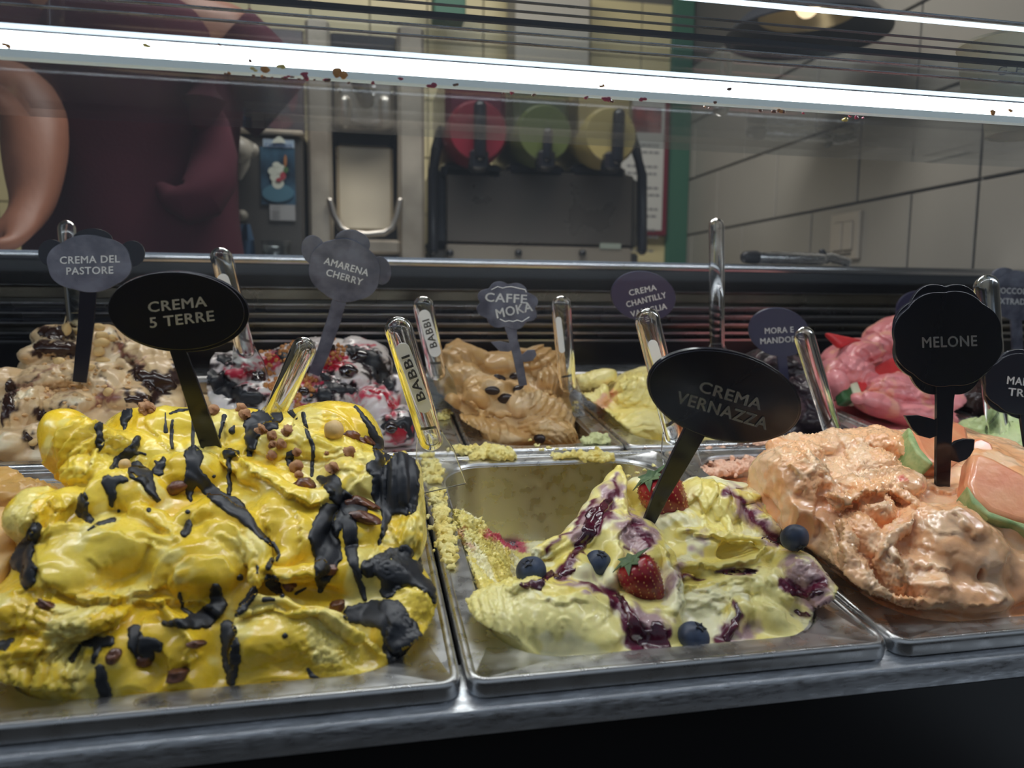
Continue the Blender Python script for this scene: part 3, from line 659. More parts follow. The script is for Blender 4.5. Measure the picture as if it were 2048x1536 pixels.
# slab with a concave face on the right of the stem
g.t([(1000, 350, 26), (1090, 430, 34), (1200, 480, 38), (1320, 560, 40), (1440, 540, 38), (1500, 470, 30)], 2, 8)
g.b(1230, 690, 160, 190, 8, 22, -8, 3); g.b(1320, 760, 110, 160, 0, 22, -2, 3); g.t([(1150, 860, 26), (1240, 890, 32), (1340, 880, 34), (1420, 850, 26)], 2, 8)
g.t([(1440, 530, 44), (1400, 640, 40), (1330, 730, 34), (1240, 820, 30)], 2, 4)
g.b(1560, 480, 150, 110, -16, 22, 4, 2, ('Lc', 1.4, 60, 60, .2)); g.b(1600, 400, 90, 60, 30, 16, 8, 2); g.b(1580, 680, 130, 120, 0, 26, 2, 2); g.b(1560, 850, 120, 110, 0, 24, 0, 3)
g.b(1750, 880, 140, 90, -30, 22, -2, 2); g.b(1830, 1010, 90, 110, 0, 22, 0, 2); g.b(1740, 1120, 160, 160, 0, 28, 2, 3); g.b(1800, 1180, 100, 110, 0, 24, 6, 3); g.b(1830, 1190, 130, 150, 10, 34, 10, 3); g.b(1740, 1290, 130, 70, -20, 24, 6, 3)
g.b(1400, 950, 140, 70, 0, 18, -10, 3)
# lower zone
g.b(160, 1180, 190, 60, 20, 20, 8, 2, ('Ls', 2, 40, 80, .3)); g.b(150, 1330, 210, 175, 20, 32, 2, 2, ('As', 3.6, 62, 260, 120)); g.b(330, 1330, 120, 130, 20, 26, 8, 2, ('As', 2.6, 52, 120, 60))
g.b(560, 1250, 170, 190, 0, 32, 0, 2); g.b(740, 1130, 150, 130, 0, 26, -2, 2); g.b(850, 1180, 120, 150, 0, 28, 2, 2); g.b(850, 1330, 150, 120, 8, 28, 4, 3); g.b(640, 1340, 120, 110, 0, 24, 4, 2)
g.t([(700, 1000, 20), (780, 1090, 22), (830, 1190, 18), (800, 1260, 12)], 2, 8)
g.b(1200, 1130, 190, 125, 10, 34, 8, 2, ('As', 1, 90, 40, -20)); g.b(1350, 1120, 170, 110, -14, 30, 8, 2); g.b(1480, 1200, 220, 130, -28, 32, 6, 3); g.b(1250, 1290, 270, 100, -8, 30, 6, 3); g.b(1550, 1300, 180, 70, -10, 22, 4, 3)
g.t([(1060, 1040, 22), (1150, 1000, 26), (1250, 1010, 24), (1300, 1040, 20), (1400, 1015, 26), (1480, 1080, 24), (1560, 1160, 20)], 2, 10)
g.b(430, 900, 26, 12, 10, 4, 38, 2, None, True); g.b(1650, 470, 20, 16, 0, 4, 0, 2)
g.b(1400, 965, 150, 40, -6, 14, 16, 4, None, True); g.b(1180, 940, 60, 40, 20, 12, 12, 4, None, True)
g.t([(180, 900, 6), (330, 1000, 7), (560, 985, 6), (700, 960, 6)], 2, 12, True)
g.r(1400, 1190, 160, .9, .006).r(1500, 1260, 150, .9, .006).r(1830, 1050, 120, 1.0, .006).r(430, 340, 120, .9, .005).r(800, 640, 60, .5, .005).r(1130, 600, 60, .7, .005).r(300, 640, 70, .7, .005).r(1700, 800, 100, .8, .005).r(120, 600, 120, .8, .006)
YC = colfn(s2l(242, 214, 84), s2l(238, 198, 44), s2l(240, 220, 126), nz=.03, th3=.25)
Yg.kk = 2.2
g = Yg
g.comb([(480, 160), (330, 190), (220, 290), (185, 400), (205, 500)], [(520, 250), (450, 300), (400, 370), (375, 450)], 4, 5.5, 30)
g.comb([(240, 500), (130, 560), (85, 650), (80, 730)], [(270, 560), (215, 620), (195, 700)], 3, 4.5, 26)
for a in [([(760, 760), (600, 720), (480, 690), (340, 650), (230, 650), (165, 730), (150, 840)], 4, 70), ([(150, 850), (250, 960), (400, 1010), (560, 990), (640, 960), (740, 930)], 5, 60),
          ([(1040, 880), (1000, 810), (900, 790), (800, 810), (750, 870), (770, 950), (830, 1000)], 2.2, 45), ([(1150, 1000), (1130, 880), (1120, 780), (1080, 700), (990, 640), (900, 640)], 4, 60), ([(1110, 930), (1100, 820), (1050, 740), (960, 680)], 2, 26), ([(1075, 940), (1070, 850), (1020, 770), (930, 720), (850, 720)], 1.6, 22),
          ([(1000, 350), (1090, 420), (1190, 480), (1300, 560), (1420, 580), (1460, 520)], 6, 60), ([(1150, 860), (1230, 900), (1350, 890), (1440, 850)], 6, 45), ([(1300, 150), (1290, 250), (1230, 300), (1180, 330)], 4, 60),
          ([(640, 180), (650, 240), (720, 310), (770, 330)], 2.4, 50), ([(820, 330), (880, 310), (960, 330)], 2, 30), ([(1000, 190), (980, 260), (1000, 330)], 2.5, 40), ([(1060, 360), (1100, 320), (1190, 370), (1240, 430)], 2.5, 30),
          ([(1040, 460), (1000, 370), (900, 330), (800, 330), (720, 390)], 4, 50), ([(650, 470), (560, 430), (440, 440), (370, 520), (380, 650)], 4, 60), ([(640, 370), (560, 280), (430, 260), (330, 310), (290, 420)], 3.4, 40),
          ([(620, 600), (700, 660), (760, 720)], 3, 40), ([(900, 560), (850, 620), (800, 680), (760, 720)], 3, 40), ([(0, 1130), (100, 1100), (200, 1150), (330, 1150)], 4, 50), ([(560, 1000), (700, 1010), (790, 1000), (880, 1010), (980, 1060)], 5, 50),
          ([(760, 1080), (830, 1160), (800, 1260)], 3, 30), ([(640, 1060), (600, 1160), (640, 1260)], 2.5, 40), ([(700, 1200), (760, 1290), (720, 1380)], 2.5, 40), ([(1040, 1030), (1040, 1150), (1020, 1300), (1000, 1400)], 6, 60), ([(900, 1220), (830, 1230), (800, 1300), (850, 1400)], 3, 40),
          ([(1900, 1300), (1750, 1270), (1600, 1150), (1490, 1070), (1400, 1010), (1300, 1050), (1200, 1010), (1060, 1030)], 5, 50), ([(1900, 1050), (1870, 960), (1800, 930), (1730, 950), (1660, 1000)], 4, 40), ([(1680, 420), (1590, 440), (1500, 520)], 3, 40), ([(1500, 560), (1470, 650), (1500, 760)], 4, 50), ([(1680, 700), (1640, 800), (1580, 850)], 3, 40), ([(1720, 1060), (1690, 1160), (1760, 1250)], 3, 40),
          ([(380, 800), (440, 850), (500, 840), (480, 790)], 1.2, 18), ([(1150, 640), (1200, 740), (1180, 830)], 2.5, 40), ([(1290, 600), (1330, 700), (1290, 800)], 2.5, 40), ([(200, 560), (260, 600), (330, 580)], 2.4, 24), ([(60, 960), (130, 940), (200, 950)], 2, 24)]: g.f(*a)
g.comb([(60, 960), (200, 1040), (350, 1100), (500, 1080), (570, 1000)], [(20, 1040), (180, 1120), (340, 1160), (480, 1140), (560, 1070)], 4, 2.6, 22)
g.comb([(640, 400), (540, 350), (440, 345), (390, 400)], [(620, 330), (540, 290), (450, 285), (350, 350)], 3, 1.8, 16)
g.comb([(1620, 390), (1570, 280), (1500, 200), (1400, 180), (1310, 210)], [(1560, 400), (1500, 320), (1430, 270), (1340, 290)], 3, 2.6, 30)
g.comb([(1840, 480), (1835, 600), (1850, 750), (1820, 820)], [(1700, 650), (1740, 720), (1760, 800)], 4, 2.2, 20)
g.comb([(130, 1150), (50, 1230), (20, 1350), (50, 1430)], [(400, 1190), (340, 1290), (310, 1400), (330, 1440)], 6, 4, 30)
g.comb([(1100, 1260), (1200, 1300), (1350, 1260), (1450, 1190)], [(1150, 1180), (1230, 1220), (1330, 1180), (1380, 1120)], 3, 1.2, 22)
g.comb([(1180, 330), (1250, 300), (1330, 320)], [(1230, 430), (1330, 400), (1430, 430)], 3, 2, 24); g.comb([(1420, 440), (1500, 420), (1600, 420)], [(1380, 340), (1480, 330), (1600, 350)], 4, 1.8, 20)
Yg.inner = INN(-.2525, -.0025, 0, V2)
Yg.build('custard_gelato', gel_mat('yellow_gelato', .28, .0004, 170, .10, sss=.12, coat=.3), YC, base=-.007, seed=1, warp=1.5, fine=.25,
         label='tall heap of bright yellow gelato streaked with black chocolate sauce, front left pan', cat='gelato')
# ---- 2: pale yellow gelato with berry ripple
Vg = Gel((.005, .275, .0, .345, -.095, .085), .0012, [(1320, .0235), (1260, .036), (1200, .055), (1130, .085), (1060, .12), (1000, .155), (940, .18), (900, .22)], (840, 880, 2.2756)); g = Vg
g.core([(190, 760), (300, 700), (430, 645), (530, 560), (640, 520), (740, 380), (840, 200), (900, 140), (925, 220), (960, 330), (1010, 260), (1130, 230), (1250, 200), (1360, 200), (1450, 225), (1560, 310), (1640, 430), (1700, 530), (1800, 570), (1865, 650), (1900, 740), (1930, 830), (1900, 920), (1700, 980), (1300, 1030), (900, 1050), (450, 1050), (250, 980), (180, 860)], 5, 8, 70)
g.b(560, 820, 370, 185, -3, 38, 2, 3, ('Lc', 1.0, 74, 4, .3)); g.b(330, 850, 160, 160, 0, 30, -2, 3, ('Lc', 1.6, 40, 10, .1)); g.b(720, 740, 200, 90, -8, 24, 6, 2); g.b(770, 880, 180, 120, 0, 28, 4, 3)
g.t([(440, 700, 40), (520, 660, 34), (640, 700, 30), (760, 690, 34), (860, 740, 30)], 2, 8)
g.t([(905, 130, 16, 2), (890, 190, 42), (850, 270, 66), (790, 360, 72), (720, 440, 62), (620, 490, 46), (520, 515, 24)], 3, 4)
g.t([(900, 170, 30), (905, 300, 40), (910, 420, 44), (900, 540, 46), (870, 640, 40)], 2, 4); g.b(850, 500, 130, 170, 0, 26, -8, 4)
g.b(985, 440, 105, 85, 0, 24, 6, 2, ('As', 2, 46, 0, -20)); g.b(1010, 560, 95, 120, 0, 24, -2, 3)
g.t([(1060, 450, 40), (1120, 540, 38), (1165, 640, 36), (1170, 740, 34), (1130, 800, 30)], 2, 4)
g.b(1050, 850, 150, 130, 0, 26, 0, 3); g.b(960, 820, 80, 120, 10, 20, 4, 3); g.b(700, 590, 100, 80, 0, 20, 4, 3)
g.b(1010, 260, 90, 100, 0, 20, -12, 3); g.b(1160, 380, 130, 80, 0, 22, -4, 3, ('Lc', 1.6, 40, 30, .3)); g.b(1320, 330, 190, 140, -20, 28, -4, 2, ('Ls', 2.6, 62, -24, .3)); g.b(1460, 320, 170, 110, -38, 26, -6, 2, ('Ls', 2.2, 56, -46, .2)); g.b(1560, 400, 110, 60, -50, 20, 0, 2)
g.t([(1240, 200, 18), (1340, 195, 24), (1450, 225, 26), (1540, 300, 22), (1630, 400, 20)], 2, -2); g.t([(1290, 240, 16), (1380, 330, 20), (1420, 420, 18)], 2, 6); g.t([(1180, 420, 22), (1300, 430, 24), (1420, 450, 26), (1560, 470, 24), (1620, 500, 20)], 2, 8)
g.b(1260, 490, 150, 90, 0, 22, -6, 3); g.t([(1140, 575, 18), (1300, 590, 24), (1420, 575, 24), (1530, 550, 24), (1610, 490, 22)], 2, 12)
g.b(1400, 650, 270, 85, 4, 28, 6, 2, ('Lc', 1.0, 60, 80, .3)); g.b(1560, 690, 170, 120, -10, 28, 4, 3); g.b(1300, 760, 150, 130, 0, 24, -8, 3, ('Lc', 1.4, 50, 60, .4))
g.b(1440, 500, 120, 42, 8, 14, 12, 3, None, True); g.b(1235, 640, 60, 14, 0, 6, 12, 2, None, True); g.b(1450, 605, 90, 13, 4, 5, 14, 2, None, True)
g.b(1710, 600, 110, 90, -20, 30, 40, 2, ('As', 2, 50, 0, 0)); g.b(1780, 700, 105, 110, -10, 34, 34, 2, ('As', 2, 50, -40, 30)); g.b(1800, 780, 90, 70, 0, 26, 24, 2); g.b(1850, 850, 70, 90, 0, 20, 8, 2)
g.t([(1440, 705, 34), (1460, 780, 40), (1420, 880, 42)], 2, 8); g.b(1560, 820, 150, 110, -26, 26, 8, 2); g.b(1650, 870, 130, 70, -14, 22, 8, 2); g.b(1520, 900, 120, 60, 0, 20, 4, 2); g.b(1340, 870, 80, 80, 0, 18, -4, 3)
g.r(250, 500, 300, 1.9, .0045).r(150, 350, 200, 1.9, .0045).r(1750, 620, 100, 1.3, .005).r(1850, 850, 60, 1., .005).r(430, 480, 90, 1.6, .006).r(980, 430, 80, .8, .004).r(1560, 380, 80, 1., .004)
PUR = s2l(96, 18, 52); LIL = s2l(178, 146, 150)
st = cvS(g, [[(900, 170, 8), (880, 270, 18), (800, 380, 34), (740, 470, 28), (680, 560, 22), (640, 620, 26)], [(800, 270, 10), (680, 420, 10), (560, 505, 7)], [(740, 640, 12), (860, 690, 18), (930, 780, 36), (990, 900, 60), (1100, 900, 50)], [(960, 390, 18), (1020, 420, 16), (1050, 470, 10)], [(920, 480, 10), (990, 520, 12)],
            [(1380, 240, 10), (1470, 270, 14), (1540, 380, 14), (1640, 465, 12)], [(1660, 650, 26), (1760, 690, 20), (1840, 640, 12)], [(1420, 730, 8), (1460, 800, 16), (1380, 900, 30), (1340, 920, 20)], [(1180, 620, 12), (1290, 630, 10)], [(1350, 605, 9), (1530, 600, 10)], [(1700, 780, 6), (1770, 800, 10)]])
st2 = cvS(g, [[(900, 200, 30), (820, 330, 56), (690, 440, 30)], [(960, 400, 60), (1010, 440, 70)], [(1420, 250, 30), (1500, 340, 40), (1600, 430, 30)], [(1700, 560, 50), (1780, 680, 80), (1830, 760, 40)], [(1000, 850, 90), (1080, 900, 70)], [(1130, 680, 24), (1150, 560, 18)], [(1480, 860, 40), (1400, 900, 40)], [(1250, 440, 20), (1300, 470, 20)], [(660, 640, 30), (760, 660, 24)]])
st3 = cvS(g, [[(300, 420, 14), (420, 470, 30), (480, 500, 16)], [(340, 400, 12), (380, 430, 12)], [(170, 420, 4), (240, 500, 3)], [(150, 500, 3), (200, 400, 4)], [(60, 200, 4), (90, 300, 4)]])
VC = colfn(s2l(244, 232, 158), s2l(238, 218, 116), s2l(246, 238, 194), streaks=[(st3, s2l(190, 70, 90), 10, 10), (st2, LIL, 18, 22), (st, PUR, 5, 10)], nz=.03, th3=.2)
Vg.kk = 1.8; g = Vg
for a in [([(880, 780), (800, 700), (700, 690), (600, 740), (520, 690), (440, 650), (300, 690), (190, 740)], 4, 60), ([(850, 830), (820, 790), (760, 790), (730, 830), (760, 870)], 1.2, 16), ([(700, 830), (660, 800), (620, 830), (640, 860)], 1.2, 14), ([(540, 810), (500, 830), (520, 860)], 1.0, 12),
          ([(1150, 570), (1320, 590), (1500, 565), (1600, 490)], 5, 26), ([(1180, 420), (1300, 440), (1450, 470), (1600, 500)], 4, 24), ([(1880, 700), (1800, 760), (1700, 740), (1640, 660)], 3, 30), ([(1740, 880), (1680, 810), (1560, 750), (1470, 700), (1420, 720), (1400, 820)], 5, 60), ([(1360, 760), (1380, 850), (1350, 930)], 3, 30),
          ([(1170, 800), (1190, 680), (1150, 560), (1080, 460)], 5, 50), ([(940, 560), (900, 480), (920, 400), (1000, 370)], 3, 40), ([(930, 150), (915, 250), (930, 360), (950, 480)], 2.5, 40), ([(600, 520), (500, 530), (460, 560)], 3, 30), ([(1630, 580), (1560, 620), (1600, 680)], 3, 34), ([(1880, 640), (1790, 560), (1700, 540)], 3, 40), ([(1640, 420), (1560, 310), (1450, 220), (1330, 190)], 3, 40), ([(560, 740), (620, 760), (700, 740), (760, 750)], 2, 24), ([(900, 930), (960, 840), (900, 760)], 2, 30), ([(1000, 820), (1050, 900), (1020, 980)], 2.5, 26), ([(1100, 820), (1130, 900), (1120, 980)], 2.5, 26)]: g.f(*a)
g.comb([(330, 720), (340, 800), (360, 900)], [(640, 800), (650, 880), (660, 960)], 6, 1.3, 16); g.comb([(880, 180), (790, 300), (680, 420), (560, 500)], [(910, 260), (850, 380), (740, 500), (640, 560)], 5, 1.8, 16)
g.comb([(1250, 240), (1290, 330), (1300, 420)], [(1440, 240), (1490, 340), (1520, 440)], 5, 3, 22); g.comb([(1460, 230), (1570, 330), (1620, 430)], [(1500, 230), (1600, 330), (1640, 430)], 2, 2, 14)
g.comb([(1170, 650), (1260, 670), (1400, 640), (1540, 620)], [(1200, 780), (1300, 750), (1420, 700), (1560, 690)], 4, 2, 20); g.comb([(1190, 410), (1290, 420), (1420, 455)], [(1180, 440), (1290, 455), (1420, 480)], 3, 1.2, 8)
g.comb([(930, 400), (980, 370), (1050, 400)], [(930, 480), (980, 460), (1050, 480)], 4, 1.6, 14); g.comb([(1650, 640), (1720, 720), (1820, 740)], [(1640, 720), (1720, 800), (1830, 820)], 3, 2, 20); g.comb([(1570, 620), (1600, 720), (1700, 800)], [(1500, 640), (1530, 740), (1600, 800)], 3, 1.5, 20)
Vg.inner = INN(0, .25, 0, V2)
def vbase(U, Vv):
    # filled in front, scooped out towards the back, a crumbly bank along the left wall
    f = np.clip((Vv - .10) / .08, 0, 1); f = f * f * (3 - 2 * f); deep = -.007 - f * .075
    q = np.clip(1 - (U - .018 - .012 * np.sin(Vv * 30)) / (.10 - .12 * np.clip(Vv - .16, 0, .3)), 0, 1); bank = -.088 + .090 * q * q * (3 - 2 * q) * (1 - np.clip((Vv - .22) / .1, 0, 1) * .8)
    U2, V2_ = np.broadcast_arrays(U, Vv); Q = np.stack([U2.ravel(), V2_.ravel(), 0 * U2.ravel()], 1); nz = (vnoise(Q, .014, 2) * .007 + vnoise(Q, .006, 3) * .005 + vnoise(Q, .003, 4) * .0025).reshape(U2.shape)
    return np.maximum(deep, bank) + nz * np.clip((bank - deep) / .015 + .4, 0, 1) * f
Vg.build('ripple_gelato', gel_mat('pale_yellow_gelato', .32, .0004, 170, .08, sss=.15, coat=.3), VC, base=vbase, seed=2, warp=1.3, fine=.22,
         label='pale yellow gelato with purple berry ripple, strawberries and blueberries, centre front pan', cat='gelato')
# ---- 3: melon gelato
Mg = Gel((.245, .525, .0, .345, -.05, .11), .0015, [(1260, .022), (1180, .036), (1100, .058), (1020, .09), (950, .13), (890, .17), (850, .205)], (1380, 780, 2.8443)); g = Mg
g.core([(330, 580), (400, 450), (475, 370), (490, 300), (620, 275), (740, 295), (820, 235), (1000, 225), (1200, 245), (1500, 200), (1700, 260), (2000, 300), (2250, 500), (2250, 1150), (1900, 1280), (1650, 1310), (1400, 1300), (1200, 1240), (1060, 1190), (900, 1060), (780, 990), (700, 900), (560, 860), (420, 740)], 8, 18, 90)
g.b(560, 560, 230, 250, 8, 40, -6, 4); g.b(600, 370, 130, 90, 10, 24, 0, 3); g.b(700, 320, 130, 70, 0, 24, -6, 3)
g.b(860, 320, 130, 90, 0, 24, 0, 2); g.b(1050, 310, 170, 90, 0, 26, 2, 2); g.b(1180, 350, 140, 90, 0, 24, 0, 3); g.b(950, 430, 200, 90, 10, 26, 4, 3)
g.t([(480, 330, 50), (600, 290, 44), (720, 310, 44), (820, 260, 40), (930, 270, 44), (1060, 250, 44), (1200, 280, 40)], 3, -6)
g.b(1080, 530, 250, 90, 4, 28, 10, 2); g.b(900, 560, 130, 70, 10, 22, 10, 2); g.t([(790, 600, 26), (860, 640, 32), (980, 590, 36), (1100, 560, 36), (1230, 620, 34), (1300, 660, 30)], 2, 16)
g.b(1000, 680, 130, 120, 0, 28, 4, 3); g.b(950, 860, 110, 170, 0, 28, 0, 3); g.b(900, 1050, 110, 130, 10, 26, 0, 3); g.b(1090, 1020, 90, 150, 0, 24, 6, 3)
g.t([(860, 760, 34), (900, 860, 36), (880, 960, 34), (940, 1080, 34), (1060, 1160, 36), (1180, 1220, 34)], 3, 8)
g.b(1420, 930, 370, 280, -8, 48, 8, 3, ('As', 1.2, 160, 0, 300)); g.t([(1060, 910, 34), (1150, 820, 36), (1290, 710, 40), (1400, 690, 36), (1500, 710, 34), (1620, 620, 34)], 2, 14)
g.b(1700, 800, 240, 260, -20, 44, 0, 4); g.b(1780, 1060, 220, 180, 10, 40, 0, 4); g.b(1480, 1130, 330, 130, -4, 34, 6, 4); g.b(1300, 1090, 150, 130, 0, 26, 12, 4); g.b(1640, 540, 150, 130, 0, 30, 0, 4)
g.t([(1130, 1190, 26), (1280, 1235, 28), (1450, 1210, 28), (1600, 1250, 26), (1750, 1230, 24), (1900, 1150, 22)], 2, 8)
g.b(700, 830, 110, 130, 0, 18, -4, 5, None, True); g.b(1320, 1000, 120, 60, -20, 8, 42, 5, None, True); g.b(1650, 1030, 20, 40, 0, 6, 34, 3, None, True); g.b(500, 650, 110, 80, 0, 10, 24, 6, None, True); g.b(1060, 640, 60, 36, 0, 6, 28, 4, None, True)
for a in ((1000, 400, 330, 1.5), (900, 900, 200, 1.7), (1100, 1100, 160, 2.2), (600, 350, 200, 1.3), (1300, 1230, 200, 1.2), (1100, 560, 200, 1.5), (870, 660, 100, 1.6), (1250, 900, 160, .8)): g.r(a[0], a[1], a[2], a[3], .007)
MC = colfn(s2l(252, 198, 152), s2l(250, 184, 132), s2l(252, 208, 168), nz=.03, th3=.2, streaks=[(cvS(g, [[(1190, 500, 10), (1230, 520, 5)], [(1330, 550, 7)]]), s2l(226, 96, 90), 8, 5)])
Mg.kk = 1.8; g = Mg
for a in [([(790, 600), (860, 650), (960, 620), (1080, 580), (1200, 610), (1300, 670)], 7, 60), ([(1620, 620), (1500, 720), (1400, 680), (1290, 690), (1160, 790), (1060, 900), (1030, 1040)], 8, 80), ([(850, 740), (880, 850), (860, 950), (930, 1090), (1080, 1190)], 6, 60), ([(1130, 1180), (1280, 1230), (1450, 1200), (1640, 1250), (1800, 1200)], 6, 50),
          ([(760, 520), (700, 640), (720, 760), (700, 850)], -5, 60), ([(640, 300), (700, 380), (660, 480)], 3, 50), ([(830, 240), (860, 330), (920, 400)], 4, 40), ([(1000, 230), (1010, 300), (1080, 340)], 4, 40), ([(1180, 250), (1160, 330), (1220, 400)], 4, 40), ([(560, 420), (620, 480), (600, 580)], 3, 50), ([(1480, 700), (1560, 800), (1640, 860)], 3, 60), ([(1080, 900), (1160, 960), (1200, 1060)], 3, 40), ([(1350, 560), (1450, 600), (1560, 560)], 4, 40), ([(480, 300), (520, 380), (470, 450)], 3, 40)]: g.f(*a)
g.comb([(1320, 760), (1420, 820), (1560, 830)], [(1180, 1080), (1320, 1130), (1500, 1120)], 4, 2.2, 50); g.comb([(400, 560), (480, 620), (520, 720)], [(560, 420), (640, 520), (660, 640)], 3, 2.5, 40)
g.comb([(700, 420), (800, 440), (900, 480)], [(760, 540), (860, 540), (960, 560)], 3, 2.6, 26)
Mg.inner = INN(.2525, .5025, 0, V2)
Mg.build('melon_gelato', gel_mat('melon_gelato', .22, .0006, 130, .04, sss=.2, coat=.5, rvar=.08), MC, base=lambda U, W: -.006 - np.clip((W - .19) / .1, 0, 1) * .02 + 0 * U, seed=3, warp=2.4, fine=.6,
         label='wet glistening orange melon gelato heaped in the front right pan', cat='gelato')
# ---- 4: pale green, 5: peach at left
Gg = Gel((.50, .76, .10, .345, -.03, .06), .0025, [(1000, .2), (900, .27), (850, .3)], (0, 0, 1)); g = Gg
g.b(2010, 900, 80, 60, 0, 30, 0, 4); g.b(1980, 880, 50, 50, 0, 20, 0, 4); g.b(2040, 860, 60, 40, 0, 20, 0, 4); g.b(2060, 950, 90, 60, 0, 30, 0, 4); g.b(1950, 860, 30, 24, 0, 14, 0, 3)
g.r(2000, 900, 140, 2.4, .007); Gg.inner = INN(.505, .755, 0, V2)
Gg.build('green_gelato', gel_mat('green_gelato', .5, .0014, 110, .1), colfn(s2l(216, 226, 176), s2l(196, 212, 148)), base=-.012, seed=4, warp=4, fine=1.0,
         label='crumbly pale green gelato at the right edge behind the melon slices', cat='gelato')
Pg = Gel((-.52, -.245, .0, .345, -.04, .05), .0025, [(1200, .07), (1100, .11), (1030, .14), (960, .22)], (0, 0, 1)); g = Pg
g.b(0, 1110, 60, 80, 0, 30, 0, 3, ('As', 2.5, 30, -40, 0)); g.b(20, 1080, 50, 50, 0, 24, 2, 3, ('As', 2.5, 24, -30, -20)); g.b(-60, 1100, 90, 90, 0, 40, 0, 3); g.b(20, 1150, 50, 40, 0, 24, 0, 3); g.b(40, 985, 80, 30, -10, 16, -4, 3); g.b(-40, 970, 90, 40, 0, 16, 0, 3)
g.r(50, 970, 80, 1.8, .006); Pg.inner = INN(-.5105, -.2555, 0, V2)
Pg.build('peach_gelato', gel_mat('peach_gelato', .45, .0005, 120, .1), colfn(s2l(244, 206, 148), s2l(236, 188, 128), nz=.04, streaks=[([[(-20, 975, 40), (100, 975, 32)]], s2l(206, 160, 88), 20, 10)]), base=-.02, seed=5, warp=3, fine=.6,
         label='smooth folded peach gelato at the left edge beside the yellow heap', cat='gelato')
